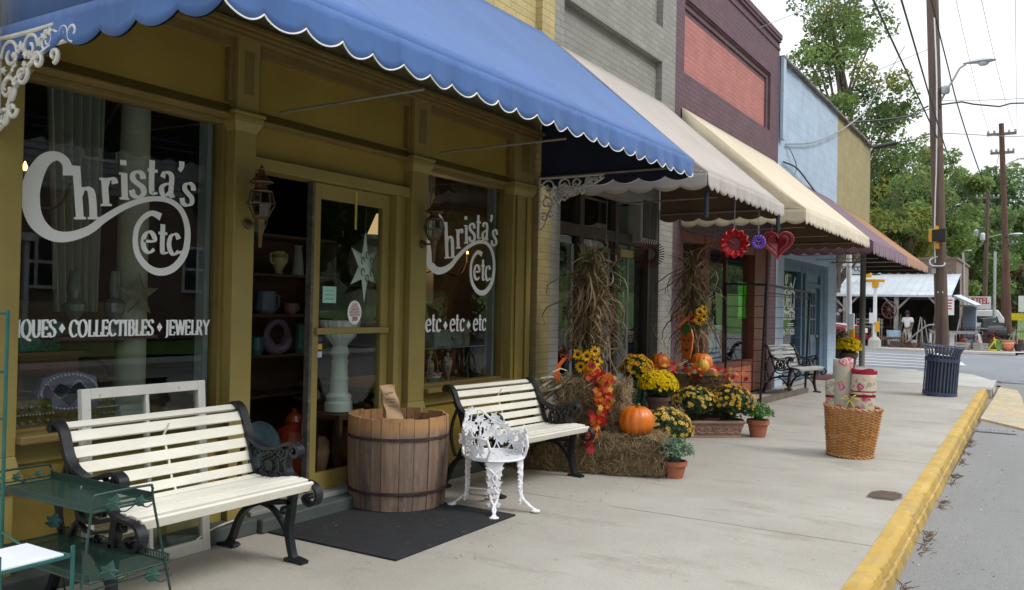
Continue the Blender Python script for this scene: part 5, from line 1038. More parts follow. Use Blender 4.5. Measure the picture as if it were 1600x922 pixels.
shock('taller corn shock against the maroon pier, wooden pumpkin face in front', (-4.06, 11.36, .70), 1.66, .32, 420, green=0)
n = 60; g = MB(); B = np.stack([RNG.normal(-4.1, .05, n), RNG.normal(7.75, .05, n), RNG.normal(.86, .03, n)], 1); T_ = B + np.stack([RNG.normal(-.25, .12, n), RNG.normal(-.12, .08, n), RNG.uniform(-.28, -.02, n)], 1); g.quads(blades(n, B, T_, .014, seg=4, curl=.5)); tag(g.build('corn_husks', M_leaf('husk_pale', (.55, .48, .33), .2, .6, .25)), 'pale corn husks spilling off the bale beside the bench arm', 'corn')
m_rib = M('orange_ribbon', (.70, .13, .02), .35, .15, 6, spec=.6)
def ribbon_bow(label, c, s_, tails):
    o = thing('ribbon_bow', label, 'bow', c, 0, 'orange ribbon bows on the corn shocks'); g = MB()
    for sg in (-1, 1):
        P = spline([(0, 0, 0), (.3 * sg, -.25, .35), (.8 * sg, -.2, .42), (.95 * sg, -.1, .05), (.6 * sg, -.15, -.22), (0, 0, 0)], 6)
        for i in range(len(P) - 1): a, b = P[i] * s_, P[i + 1] * s_; w = Vector((0, -.22 * s_, .12 * s_)); g.add([a - w, a + w, b + w, b - w], [(0, 1, 2, 3)])
    g.ball((0, -.1 * s_, 0), .16 * s_, 8)
    for pts in tails:
        P = spline([Vector(p) for p in pts], 8); w = Vector((.024, .010, .004))
        for i in range(len(P) - 1): g.add([P[i] - w, P[i] + w, P[i + 1] + w, P[i + 1] - w], [(0, 1, 2, 3)])
    g.build('ribbon', m_rib, o, True, solid=.002)
ribbon_bow('orange ribbon bow with a long tail on the bench side of the first corn shock', (-4.10, 7.74, 1.08), .065, [[(0, -.02, 0), (-.06, -.08, -.12), (-.01, -.12, -.26), (.06, -.15, -.37)]])
ribbon_bow('orange bow at the neck of the far corn shock', (-4.02, 11.02, 1.46), .12, [[(0, -.04, 0), (-.10, -.05, -.10), (-.15, -.05, -.12)]])
# sunflowers
m_pet = M_leaf('sunflower_petal', (.78, .44, .01), .25, .5, .15, 8); m_eye = M('flower_eye', (.05, .025, .012), .9, .3, 20); m_fg = M_leaf('flower_leaf', (.035, .075, .02), .2, .6, .35, 5)
def sunflowers(label, c, pos, r_):
    o = thing('sunflower_bunch', label, 'sunflowers', c, 0, 'sunflower bunches on the corn shocks'); g = MB()
    for (x, y, z, nx, ny, nz) in pos:
        nrm = Vector((nx, ny, nz)).normalized(); p = Vector((x, y, z)); e = nrm.orthogonal().normalized(); f = nrm.cross(e)
        for k in range(22):
            a = 6.283 * k / 22 + RNG.normal(0, .08); d = e * math.cos(a) + f * math.sin(a); sd_ = nrm.cross(d); L_ = r_ * RNG.uniform(.8, 1.1); q = nrm * RNG.uniform(-.01, .025)
            g.add([p + d * r_ * .35 - sd_ * r_ * .09, p + d * r_ * .35 + sd_ * r_ * .09, p + d * L_ * .75 + sd_ * r_ * .10 + q, p + d * L_ + q, p + d * L_ * .75 - sd_ * r_ * .10 + q], [(0, 1, 2, 3, 4)], 0)
        g.ball(p, r_ * .30, 10, 1, (.8, .8, .6))
    n = 50; g.quads(cards(RNG.normal(0, r_ * 1.1, (n, 3)) * [1, .5, 1] + [0, .06, 0], RNG.normal(size=(n, 3)) + [0, -1, 0], RNG.uniform(.03, .06, n)), 2); g.build('blooms', [m_pet, m_eye, m_fg], o, True)
sunflowers('yellow sunflower bunch above the small pumpkin on the first corn shock', (-3.86, 7.74, 1.06), [(-.10, -.02, .06, .3, -1, .2), (.02, -.06, .05, .5, -1, .1), (.09, -.02, .10, .7, -.7, .2), (-.05, -.05, -.06, .3, -1, .1), (.07, -.05, -.05, .7, -.8, .1), (.12, -.02, .0, .9, -.5, .1)], .062)
sunflowers('yellow sunflower bunch beside the wooden pumpkin face', (-3.86, 11.06, 1.50), [(0, 0, .06, .6, -.8, .2), (.06, 0, .0, .8, -.6, .1), (0, -.03, -.05, .5, -1, .1), (.05, .03, .10, .6, -.6, .4)], .07)
# wooden pumpkin face board
o = thing('wooden_cutout', 'tall wooden pumpkin face with a green leaf cap in front of the far corn shock', 'decoration', (-4.0, 11.0, .93), R(-30)); A = [(-.07, .0), (.06, .0), (.10, .12), (.125, .30), (.09, .40), (-.09, .40), (-.13, .30), (-.11, .12)]
g = MB(); g.prism(A, lambda a, b, c: (a, -c, b), .02); g.build('board', M('face_orange', (.78, .23, .05), .6, .15, 6), o, True, bevel=.004)
g = MB(); g.prism([(-.11, .36), (0, .30), (.04, .37), (.10, .34), (.09, .44), (.02, .47), (-.08, .45)], lambda a, b, c: (a, -.022 - c, b), .006); g.build('leaf_cap', M('face_green', (.10, .22, .05), .6), o, True)
g = MB()
for P in ([(-.06, .24), (-.025, .23), (-.045, .275)], [(.025, .23), (.06, .24), (.045, .275)], [(-.014, .19), (.014, .19), (0, .215)], [(-.07, .16), (0, .09), (.07, .16), (.03, .135), (0, .125), (-.03, .135)]): g.prism(P, lambda a, b, c: (a, -.0215 - c, b), .003)
g.build('carved_face', M('face_dark', (.10, .02, .01), .7), o, True)
# chrysanthemums
m_pot = M('terracotta', (.36, .12, .06), .75, .2, 6, .3, 40); m_potd = M('brown_pot', (.10, .05, .035), .6, .2, 6)
m_mum = M_leaf('mum_leaf', (.035, .07, .022), .2, .6, .4, 6)
def pot(o, r_, h, mat):
    g = MB(); g.lathe([(r_ * .68, 0), (r_ * .92, h * .74), (r_ * 1.04, h * .74), (r_ * 1.04, h), (r_ * .92, h), (r_ * .88, h * .8), (.01, h * .8)], (0, 0, 0), 24); g.build('pot', mat, o, True, smooth=True)
def mum(label, loc, r_, zc, petal, nfl, fs=.028, dome=.8, ph=.2, pr=.13, potmat=None, foil=None, eye=None, leafn=900, group='potted chrysanthemums'):
    o = thing('chrysanthemum', label, 'flowers', loc, 0, group)
    if foil is None: pot(o, pr, ph, potmat or m_potd)
    else:
        g = MB(); n = 26; g.grid(lambda u, v: ((pr * (.7 + .5 * v) + .02 * math.sin(u * 6.283 * 7) * v) * math.cos(u * 6.283), (pr * (.7 + .5 * v) + .02 * math.sin(u * 6.283 * 7) * v) * math.sin(u * 6.283), v * ph * (1.1 + .12 * math.sin(u * 6.283 * 5)) + .001), 42, 5); g.build('foil_wrap', foil, o, True)
    d = RNG.normal(size=(leafn, 3)); d[:, 2] = np.abs(d[:, 2]) * 1.15 - .55; d /= np.linalg.norm(d, axis=1, keepdims=True); rr = r_ * RNG.uniform(.55, .97, (leafn, 1)); P = d * rr * [1, 1, dome] + [0, 0, zc]
    g = MB(); g.quads(cards(P, d + RNG.normal(0, .5, d.shape), RNG.uniform(.016, .030, leafn), 1.0)); g.lathe([(.02, zc - r_ * .5), (r_ * .5, zc - r_ * .4), (r_ * .68, zc - r_ * .1), (r_ * .6, zc + r_ * .25 * dome), (.02, zc + r_ * .55 * dome)], (0, 0, 0), 12); g.tube([(0, 0, ph * .7), (0, 0, zc)], .05, 6); g.build('foliage', m_mum, o, True)
    d = RNG.normal(size=(nfl, 3)); d[:, 2] = np.abs(d[:, 2]) * 1.0 - .12; d /= np.linalg.norm(d, axis=1, keepdims=True); g = MB(); Q = []; mi = []
    for i in range(nfl):
        nrm = Vector(d[i]) + Vector(RNG.normal(0, .2, 3)); nrm.normalize(); p = Vector(d[i] * (r_ * RNG.uniform(.93, 1.08)) * [1, 1, dome]) + Vector((0, 0, zc)); e = nrm.orthogonal().normalized(); f = nrm.cross(e); s_ = fs * RNG.uniform(.7, 1.15); k = 8; ro = RNG.uniform(0, 1)
        for lay, (q0, q1, lift) in enumerate(((.12, 1, .15), (.08, .62, .42))):
            for j in range(k):
                a = 6.283 * (j + .5 * lay) / k + ro; dd = e * math.cos(a) + f * math.sin(a); t2 = nrm.cross(dd); g.add([p + dd * s_ * q0 - t2 * s_ * .13, p + dd * s_ * q0 + t2 * s_ * .13, p + dd * s_ * q1 + t2 * s_ * .22 + nrm * s_ * lift, p + dd * s_ * q1 - t2 * s_ * .22 + nrm * s_ * lift], [(0, 1, 2, 3)], int(RNG.integers(0, len(petal))) if lay == 0 and j == 0 else 0)
        if eye: g.ball(p + nrm * s_ * .25, s_ * .26, 6, len(petal))
    g.build('blooms', list(petal) + ([eye] if eye else []), o, True); return o
Y1 = M_leaf('mum_yellow', (.80, .58, .0), .2, .5, .12, 9); Y2 = M_leaf('mum_gold', (.72, .42, .02), .2, .5, .2, 9); CR = M_leaf('mum_cream', (.80, .58, .13), .2, .5, .22, 9); BZ = M_leaf('mum_bronze', (.74, .46, .05), .2, .5, .3, 9); EY = M('mum_eye', (.42, .17, .02), .8)
mum('bright yellow dome of chrysanthemums in a brown pot behind the big pumpkin', (-3.72, 9.28, .42), .215, .29, [Y1], 620, .021, .80, .17, .14)
mum('golden chrysanthemums wrapped in green foil beside the first corn shock', (-4.06, 9.45, .42), .195, .44, [Y2, Y1], 150, .030, .9, .30, .15, foil=M('green_foil', (.01, .12, .07), .25, .3, 10, spec=.8), eye=EY)
mum('cream and peach chrysanthemums low behind the big pumpkin', (-3.36, 8.60, .0), .28, .31, [CR, BZ], 150, .025, .82, .16, .16, eye=EY)
mum('golden chrysanthemums left of the pair in the clay trough', (-3.68, 10.42, .10), .27, .31, [CR, BZ], 150, .023, .78, .12, .14, eye=EY, leafn=1300)
mum('golden chrysanthemums right of the pair in the clay trough', (-3.30, 10.72, .10), .28, .32, [BZ, CR], 165, .023, .82, .12, .14, eye=EY, leafn=1300)
mum('yellow chrysanthemums in a brown pot beside the porch post', (-4.55, 25.4, .004), .34, .60, [Y1], 200, .055, .75, .46, .25, eye=None)
# kale and basil in terracotta
def leafy(label, loc, r_, zc, c, n, pr, ph, ls=.03, cat='potted plant'):
    o = thing('potted_plant', label, cat, loc, 0, 'green plants in terracotta pots'); pot(o, pr, ph, m_pot); d = RNG.normal(size=(n, 3)); d[:, 2] = np.abs(d[:, 2]) - .15; d /= np.linalg.norm(d, axis=1, keepdims=True)
    P = d * RNG.uniform(.35, 1.0, (n, 1)) * r_ * [1, 1, .75] + [0, 0, zc]; g = MB(); g.quads(cards(P, d * .5 + RNG.normal(0, .5, d.shape) + [0, 0, .5], RNG.uniform(ls * .6, ls * 1.2, n), .9), RNG.integers(0, 2, n)); g.tube([(0, 0, ph * .7), (0, 0, zc)], r_ * .3, 7)
    g.build('foliage', [M_leaf('leafy_' + label[:6], c, .25, .5, .3, 8), M_leaf('leafy2_' + label[:6], [x * 1.5 for x in c], .25, .5, .3, 8)], o, True)
leafy('grey green plant in a terracotta pot at the corner of the low bale', (-2.93, 7.76, 0), .19, .24, (.12, .18, .11), 1700, .115, .16, .019); leafy('fresh green plant in a terracotta pot right of the clay trough', (-3.02, 10.90, 0), .20, .29, (.07, .16, .035), 1000, .135, .22, .026)
# relief trough
tr_ = thing('planter_trough', 'terracotta trough with scroll relief holding two chrysanthemums', 'planter', (-3.49, 10.565, 0), R(39)); m_tr = M('trough_clay', (.34, .21, .155), .8, .18, 6, .4, 40, c2=(.25, .15, .115))
g = MB(); X1, Y_ = .365, .15
def ringq(x, y, z): return [(-x, -y, z), (x, -y, z), (x, y, z), (-x, y, z)]
L_ = [ringq(X1 - .035, Y_ - .03, 0), ringq(X1 - .035, Y_ - .03, .022), ringq(X1 - .05, Y_ - .04, .03), ringq(X1 - .01, Y_ - .012, .175), ringq(X1 + .012, Y_ + .008, .18), ringq(X1 + .012, Y_ + .008, .212), ringq(X1 - .01, Y_ - .012, .212), ringq(X1 - .02, Y_ - .02, .17)]
V = [p for q in L_ for p in q]; g.add(V, [(i * 4 + j, i * 4 + (j + 1) % 4, i * 4 + 4 + (j + 1) % 4, i * 4 + 4 + j) for i in range(len(L_) - 1) for j in range(4)] + [(3, 2, 1, 0), (28, 29, 30, 31)]); g.build('trough', m_tr, tr_, True, bevel=.005)
g = MB(); yf = lambda b: -(Y_ - .035) - .028 * (b - .03) / .145 - .002
def rel(pts, r_): g.tube([(p.x, yf(p.y) + .0, p.y) for p in spline([(a, b, 0) for a, b in pts], 5)], r_, 6)
for sx in (-1, 1):
    rel([(0, .10), (sx * .05, .06), (sx * .12, .07), (sx * .15, .11), (sx * .12, .135), (sx * .095, .11), (sx * .115, .095)], .008); rel([(sx * .13, .07), (sx * .19, .055), (sx * .25, .08), (sx * .26, .12), (sx * .225, .135), (sx * .205, .105)], .008); rel([(sx * .25, .07), (sx * .30, .06), (sx * .315, .10), (sx * .29, .13)], .007); rel([(0, .05), (sx * .02, .09), (sx * .05, .13), (sx * .02, .14), (0, .12)], .008)
rel([(-.32, .045), (0, .042), (.32, .045)], .004); rel([(-.33, .16), (0, .162), (.33, .16)], .004); g.build('relief', m_tr, tr_, True, smooth=True)

# ================================================================ HANGING ORNAMENTS UNDER THE GREY AWNING
m_sr = M('spinner_red', (.38, .015, .02), .35, .1, 10, metal=.2); m_sd = M('spinner_dark_red', (.075, .008, .012), .4, .15, 10, metal=.2); m_sp = M('spinner_purple', (.26, .14, .62), .4, .1, 10, metal=.2); m_hook = M('hook_black', (.03, .03, .035), .5, .2, 10, metal=.5)
HG = 'metal spinners hung under the pale grey awning'
def hang(o, h, tube=False, s_=.012):
    g = MB(); g.tube([(0, 0, 0), (0, 0, h)], .003, 5)
    for k in range(4): g.tube(arc((0, .01 + k * .028), .012, 0, 6.283, 8, lambda a, b, k=k: (a if k % 2 else 0, 0 if k % 2 else a, b)), .0022, 4)
    g.build('hook', m_wire, o, True)
    if tube: g = MB(); g.lathe([(.022, h - .26), (.026, h - .25), (.026, h - .04), (.012, h)], (0, 0, 0), 10); g.build('swivel', M('swivel_blue_black', (.02, .03, .05), .4), o, True)
def star(label, loc, r_, mat, lobes, h, tube=False, rz=0, deep=.35, inner=.45, cat='spinner'):
    o = thing('wind_spinner', label, cat, loc, rz, HG); g = MB(); n = lobes * 8
    def pt(t, k): q = r_ * (inner + (1 - inner) * k) * (1 + .10 * k * math.cos(t * lobes)); return (q * math.cos(t), -r_ * deep * k + .02 * math.cos(t * lobes) * k, q * math.sin(t) - r_ * 1.02)
    g.grid(lambda u, v: pt(u * 6.28319, v), n, 4); g.build('ring', mat, o, True, smooth=True, solid=.004)
    g = MB()
    for k in range(3): a = 2.09 * k + .5; g.tube([(0, -.01, -r_ * 1.02), (r_ * .5 * math.cos(a), 0, r_ * .5 * math.sin(a) - r_ * 1.02)], .006, 5)
    g.build('spoke', mat, o, True); g = MB(); g.lathe([(r_ * .5, 0), (.01, .03)], (0, .012, -r_ * 1.02), 20, tilt=Euler((R(-90), 0, 0)).to_matrix()); g.build('dark_backing', m_sd, o, True); hang(o, h, tube); return o
star('bright red scalloped spinner ring', (-2.93, 9.5, 2.50), .155, m_sr, 12, .40, rz=R(20)); star('small purple spinner ring right of the red one', (-2.94, 10.5, 2.52), .085, m_sp, 16, .34, rz=R(20), deep=.2)
def heart(label, loc, s_, mat, h, tube, rz=0, fins=0):
    o = thing('wind_spinner', label, 'spinner', loc, rz, HG); H = [(16 * math.sin(t) ** 3 / 17, (13 * math.cos(t) - 5 * math.cos(2 * t) - 2 * math.cos(3 * t) - math.cos(4 * t)) / 17) for t in np.linspace(0, 2 * math.pi, 49)]
    g = MB()
    for q in ((1.0,) if not fins else np.linspace(.35, 1, fins)): g.grid(lambda u, v, q=q: (H[int(round(u * 48))][0] * s_ * q, -.03 + (.06 + .02 * q) * v, H[int(round(u * 48))][1] * s_ * q - s_ * .5), 48, 1)
    if not fins:
        g.grid(lambda u, v: (H[int(round(u * 48))][0] * s_ * (1 - .25 * v), -.03 + .0 * v, H[int(round(u * 48))][1] * s_ * (1 - .25 * v) - s_ * .5), 48, 1); g.grid(lambda u, v: (H[int(round(u * 48))][0] * s_ * .75 * (1 - v), .03 - .06 * (1 - v), H[int(round(u * 48))][1] * s_ * .75 * (1 - v) - s_ * .5), 48, 3)
    g.build('heart', mat, o, True, smooth=True, solid=.004)
    if not fins: g = MB(); g.tube([(a * s_ * .98, -.05, b * s_ * .98 - s_ * .5) for a, b in H[:-1]], .009, 6, closed=True); g.build('bright_rim', m_sr, o, True, smooth=True)
    hang(o, h, tube); return o
heart('red metal heart hanging at the far end of the awning', (-2.90, 11.25, 2.575), .21, M('heart_red', (.16, .006, .012), .35, .1, 10, metal=.2), .30, True, R(15))
heart('dark red heart spinner in the shade near the brick pilaster', (-4.25, 8.95, 2.33), .12, m_sd, .55, False, R(30), 5)
def coil(label, loc, r_, rz, h):
    o = thing('wind_spinner', label, 'spinner', loc, rz, HG); g = MB()
    for k in range(34): a = 6.283 * k / 34; c, s_ = math.cos(a), math.sin(a); g.bar((.42 * r_ * c, .02, .42 * r_ * s_ - r_), (r_ * c, -.03, r_ * s_ - r_), .012, .004, (0, 1, 0)); 
    g.tube([(.42 * r_ * math.cos(6.283 * k / 24), .02, .42 * r_ * math.sin(6.283 * k / 24) - r_) for k in range(24)], .006, 5, closed=True); g.build('fins', m_sd, o, True); hang(o, h)
coil('dark red finned spinner in front of the air conditioner', (-4.2, 10.1, 2.47), .19, R(25), .48); coil('dark red finned spinner against the maroon pier', (-3.75, 11.3, 2.52), .20, R(25), .40)
star_t = thing('wind_chime', 'dark tube wind chime at the near corner of the grey awning', 'wind chime', (-2.96, 8.62, 2.83)); g = MB(); g.lathe([(.02, -.28), (.026, -.27), (.024, -.02), (.01, 0)], (0, 0, 0), 10); g.build('chime_tube', M('swivel_blue_black', (.02, .03, .05), .4), star_t, True)
# wreath on the red frame
o = thing('wreath', 'small grapevine wreath with white flowers on the red wooden frame', 'wreath', (-4.66, 13.73, 1.60)); g = MB()
for k in range(5): g.tube([(RNG.normal(0, .01) + .02, .19 * math.cos(a) + RNG.normal(0, .012), .27 * math.sin(a) + RNG.normal(0, .012)) for a in np.linspace(0, 6.2, 26)], .010, 5, closed=True)
g.build('vines', M('vine', (.06, .045, .03), .9), o, True); g = MB(); n = 70; a = RNG.uniform(0, 6.28, n); g.quads(cards(np.stack([np.full(n, .05), .19 * np.cos(a) + RNG.normal(0, .02, n), .27 * np.sin(a) + RNG.normal(0, .02, n)], 1), np.tile([1., -.5, .2], (n, 1)) + RNG.normal(0, .4, (n, 3)), .03), RNG.integers(0, 3, n)); g.build('flowers', [M('wreath_white', (.6, .6, .6), .7), M('wreath_green', (.10, .14, .05), .7), M('wreath_violet', (.25, .18, .35), .7)], o, True)

# ================================================================ METAL GRID RACK
gr = thing('grid_rack', 'black folding metal grid rack between the flowers and the far bench', 'rack', (-4.0, 15.5, 0)); A, B_, C_ = (-4.58, 14.5), (-4.02, 14.62), (-3.92, 17.45)
g = MB()
for p, lean, zt in ((A, .0, 2.05), (B_, .10, 2.03), (C_, .08, 1.97)): g.tube([(p[0], p[1], 0), (p[0] + lean, p[1] - .1, zt)], .022, 6)
def top(p, lean, z): f = z / 2.03; return Vector((p[0] + lean * f, p[1] - .1 * f, z))
g.tube([top(A, 0, 2.04), top(B_, .1, 2.03)], .020, 6); g.tube([top(B_, .1, 2.03), top(C_, .08, 1.97)], .020, 6); g.tube([top(B_, .1, 1.9), top(C_, .08, 1.86)], .010, 6); g.build('frame', m_blk, gr)
g = MB()
for i in range(10):
    z = .18 + i * .185; g.tube([top(A, 0, z), top(B_, .1, z)], .006, 5); g.tube([top(B_, .1, z), top(C_, .08, z)], .006, 5)
q = top(A, 0, 0).lerp(top(B_, .1, 0), .45); g.tube([q, q + Vector((.04, -.1, 2.03))], .007, 5); g.build('wires', m_hook, gr)
g = MB(); g.bar((B_[0] - .02, B_[1], .05), (C_[0] + .03, C_[1], .05), .07, .09); g.build('foot_rail', M('old_wood_rail', (.14, .11, .085), .8, .3, 4, .3, 30), gr)

# ================================================================ WICKER BASKET WITH RUGS
m_wk = M('wicker', (.56, .27, .085), .42, .35, 14, .2, 60, c2=(.36, .155, .045)); BX, BY = -1.785, 10.14
wb = thing('wicker_basket', 'tall brown wicker basket of rolled rugs standing on the pavement', 'basket', (BX, BY, .004)); wb.rotation_euler = (0, R(3.0), 0); ROOTINV[wb.name] = Inv(Matrix.Translation((BX, BY, .004)) @ Euler((0, R(3), 0)).to_matrix().to_4x4())
def wr(z): return .232 + .062 * (z / .535) ** .9
g = MB(); NK = 30
for i in range(NK): a = 6.283 * i / NK; g.tube([(wr(z) * math.cos(a), wr(z) * math.sin(a), z) for z in (0, .18, .36, .535)], .0055, 5)
g.build('stakes', m_wk, wb, True)
g = MB(); nz_ = 33
for k in range(nz_):
    z = .025 + k * .0152; ph = k % 2; mid = 16 <= k <= 17; pts = []
    for i in range(NK * 2): a = 6.283 * i / (NK * 2); q = .0105 if (i // 2 + ph) % 2 == 0 and i % 2 == 0 else (-.0105 if i % 2 == 0 else 0); pts.append(((wr(z) + q + (.006 if mid else 0)) * math.cos(a), (wr(z) + q + (.006 if mid else 0)) * math.sin(a), z + RNG.normal(0, .0008)))
    g.tube(pts, .0072, 5, closed=True)
g.build('weave', m_wk, wb, True, smooth=True)
g = MB()
for k, (z, ph) in enumerate(((.535, 0), (.548, 1), (.012, 0), (.022, 1))):
    if ph == 0: g = MB()
    r0 = wr(min(z, .535)) + .006; g.tube([((r0 + .007 * math.sin(a * 26 + ph * 3.14)) * math.cos(a), (r0 + .007 * math.sin(a * 26 + ph * 3.14)) * math.sin(a), z + .006 * math.cos(a * 26 + ph * 3.14)) for a in np.linspace(0, 6.283, 157)[:-1]], .0095, 5, closed=True)
    if ph == 1: g.build('rim_braid', m_wk, wb, True, smooth=True)
g = MB(); g.lathe([(.23, .02), (.01, .021)], (0, 0, 0), 24); g.build('basket_base', m_wk, wb, True)
def rugmat(name, base, flow, leaf, bands=None):
    m, t, b = newmat(name); co = t.nodes.new('ShaderNodeTexCoord')
    wn = t.nodes.new('ShaderNodeTexNoise'); wn.inputs['Scale'].default_value = 14; t.links.new(co.outputs['Object'], wn.inputs['Vector']); ad = t.nodes.new('ShaderNodeVectorMath'); ad.operation = 'MULTIPLY_ADD'; t.links.new(wn.outputs['Color'], ad.inputs[0]); ad.inputs[1].default_value = (.10, .10, .10); t.links.new(co.outputs['Object'], ad.inputs[2])
    def vor(sc): v = t.nodes.new('ShaderNodeTexVoronoi'); v.inputs['Scale'].default_value = sc; t.links.new(ad.outputs[0], v.inputs['Vector']); return v.outputs['Distance']
    d = vor(7.0); out = nmix(t, .0, base, base)
    d2 = vor(17); out = nmix(t, nmath(t, 'MULTIPLY', nmath(t, 'LESS_THAN', d2, .42), nmath(t, 'LESS_THAN', d, .75)), base, leaf)
    for lim, c in ((.36, [x * .8 + .2 for x in flow]), (.29, flow), (.19, [x * .4 + .32 for x in flow]), (.11, flow)): out = nmix(t, nmath(t, 'LESS_THAN', d, lim), out, c)
    if bands:
        s = t.nodes.new('ShaderNodeSeparateXYZ'); t.links.new(co.outputs['Object'], s.inputs[0])
        for z0, z1 in bands: out = nmix(t, nmath(t, 'MULTIPLY', nmath(t, 'GREATER_THAN', s.outputs[2], z0), nmath(t, 'LESS_THAN', s.outputs[2], z1)), out, (.22, .015, .035))
    t.links.new(out, b.inputs['Base Color']); setp(b, Roughness=.95, Specular_IOR_Level=.1); nbump(t, nnoise(t, 160, 3), .7, .004, b); return m
def roll(label, loc, r_, h, mat, tilt, turns=3.2):
    o = thing('rolled_rug', label, 'rug', loc, 0, 'rolled rugs standing in the wicker basket'); T3 = Euler(tilt).to_matrix(); P = []; n = 90
    for i in range(n + 1): a = -turns * 6.283 * i / n + .6; q = r_ * (1 - .72 * i / n) * (1 + .03 * math.sin(3 * a)); P.append((q * math.cos(a), q * .88 * math.sin(a)))
    g = MB(); g.grid(lambda u, v: tuple(T3 @ Vector((P[int(round(u * n))][0], P[int(round(u * n))][1], h * v + .012 * math.sin(P[int(round(u * n))][0] * 30)))), n, 10); g.build('pile', mat, o, True, smooth=True, solid=.011)
roll('tall sage green rolled rug with pink flowers, middle of the basket', (BX - .10, BY - .02, .26), .108, .82, rugmat('rug_sage', (.40, .41, .34), (.42, .10, .13), (.52, .36, .24)), (0, R(1), 0))
roll('cream rolled rug with dark red bands and flowers, right side of the basket', (BX + .105, BY - .05, .26), .135, .71, rugmat('rug_cream', (.60, .50, .38), (.40, .08, .11), (.34, .33, .26), [(.66, .74), (.41, .44), (.465, .48)]), (0, R(3), 0))
roll('short slim rolled rug at the left edge of the basket', (BX - .195, BY - .05, .34), .060, .50, rugmat('rug_slim', (.50, .44, .35), (.35, .05, .09), (.30, .32, .25), [(.30, .33)]), (0, R(-1), 0))
g = MB(); c = Vector((BX + .02, BY - .16, .62))
for q in ((.10, -.02, .03), (-.09, -.02, .02), (.05, -.03, -.06), (-.04, -.03, -.08), (.07, -.03, .07), (-.05, -.03, .06)): e = c + Vector(q); g.tube(spline([c, c.lerp(e, .5) + Vector((0, -.02, .02)), e], 4), .006, 5)
tag(g.build('ribbon_tie', M('lime_ribbon', (.62, .62, .12), .5)), 'lime yellow ribbon tied between the rolled rugs', 'ribbon')

# ================================================================ STEEL LITTER BIN
bn = thing('litter_bin', 'dark blue slatted steel litter bin near the kerb corner', 'litter bin', (-1.655, 18.72, .01)); bn.rotation_euler = (0, R(3.6), 0); ROOTINV[bn.name] = Inv(Matrix.Translation(bn.location) @ Euler((0, R(3.6), 0)).to_matrix().to_4x4()); m_bin = M('bin_blue', (.045, .06, .115), .4, .2, 6, .1, 30, spec=.6)
g = MB(); NB = 30
for i in range(NB):
    a = 6.283 * i / NB; e = Vector((math.cos(a), math.sin(a), 0)); f = Vector((-math.sin(a), math.cos(a), 0)); P = [(.305, .06), (.305, .75), (.315, .83), (.345, .90), (.385, .95)]; V = []
    for r_, z in P: V += [e * r_ - f * .016 + Vector((0, 0, z)), e * r_ + f * .016 + Vector((0, 0, z)), e * (r_ - .008) + f * .016 + Vector((0, 0, z)), e * (r_ - .008) - f * .016 + Vector((0, 0, z))]
    g.add(V, [(j * 4 + c, j * 4 + (c + 1) % 4, j * 4 + 4 + (c + 1) % 4, j * 4 + 4 + c) for j in range(4) for c in range(4)] + [(3, 2, 1, 0), (16, 17, 18, 19)])
g.build('slats', m_bin, bn, True)
for r_, z0, z1 in ((.312, 0, .07), (.314, .66, .73)): g = MB(); g.lathe([(r_ - .02, z0), (r_, z0), (r_, z1), (r_ - .02, z1)], (0, 0, 0), 40, capb=False, capt=False); g.build('hoop', m_bin, bn, True, smooth=True)
g = MB(); g.tube([(.388 * math.cos(a), .388 * math.sin(a), .955) for a in np.linspace(0, 6.283, 41)[:-1]], .011, 6, closed=True); g.build('rim', m_bin, bn, True, smooth=True)
g = MB(); g.lathe([(.25, .04), (.262, .78), (.25, .79), (.24, .05)], (0, 0, 0), 30); g.build('liner', M('liner_dark', (.02, .02, .035), .6), bn, True, smooth=True)
g = MB(); g.lathe([(.24, .70), (.01, .74)], (0, 0, 0), 20); g.ball((.08, -.05, .74), .1, 8, 0, (1, 1, .6)); g.ball((-.1, .05, .74), .12, 8, 0, (1, .8, .6)); g.build('rubbish', M('rubbish_pale', (.55, .62, .66), .7, .3, 12), bn, True)
# ================================================================ POLES, LAMPS, WIRES
def polemat(name, c): return M(name, c, .85, .35, 3, .5, 30, c2=[x * .5 for x in c], stretch=(6, 6, .35))
m_pole = polemat('pole_wood', (.16, .105, .08)); m_poler = polemat('pole_wood_red', (.16, .08, .055)); m_galv = M('galvanised', (.50, .52, .53), .45, .1, 6, metal=.4); m_cer = M('insulator_grey', (.45, .45, .43), .5)
m_sigy = M('signal_yellow', (.75, .36, .01), .5, .1, 8); m_wp = M('white_steel', (.74, .75, .76), .5, .05, 5)
def pole(label, b, t, r0, r1, mat=m_pole, arms=(), name='utility_pole', group='utility poles along the street'):
    o = thing(name, label, 'pole', b, 0, group); g = MB(); b_ = Vector(b); t_ = Vector(t); P = [b_.lerp(t_, i / 8) for i in range(9)]; g.tube(P, [r0 + (r1 - r0) * i / 8 for i in range(9)], 14); g.build('shaft', mat, o, smooth=True)
    for z, w, rz in arms:
        c = b_.lerp(t_, (z - b[2]) / (t[2] - b[2])); g = MB(); d = Vector((math.cos(rz), math.sin(rz), 0)); g.bar(c - d * w, c + d * w, .10, .12); a = g.build('crossarm', MATS['coping_tile'], o)
        g = MB()
        for k in (-.92, -.5, .5, .92): q = c + d * w * k; g.lathe([(.03, .06), (.055, .09), (.05, .16), (.03, .20)], q, 8)
        g.build('insulator', m_cer, a)
    return o
pA = pole('thick brown utility pole with a white conduit behind the litter bin', (-2.58, 30.2, -.05), (-3.14, 30.2, 14.5), .195, .175, arms=((12.6, 1.1, .9),))
lp = lambda z, dx=0, dy=0: (-2.58 - .56 * (z / 14.5) + dx, 30.2 + dy, z)
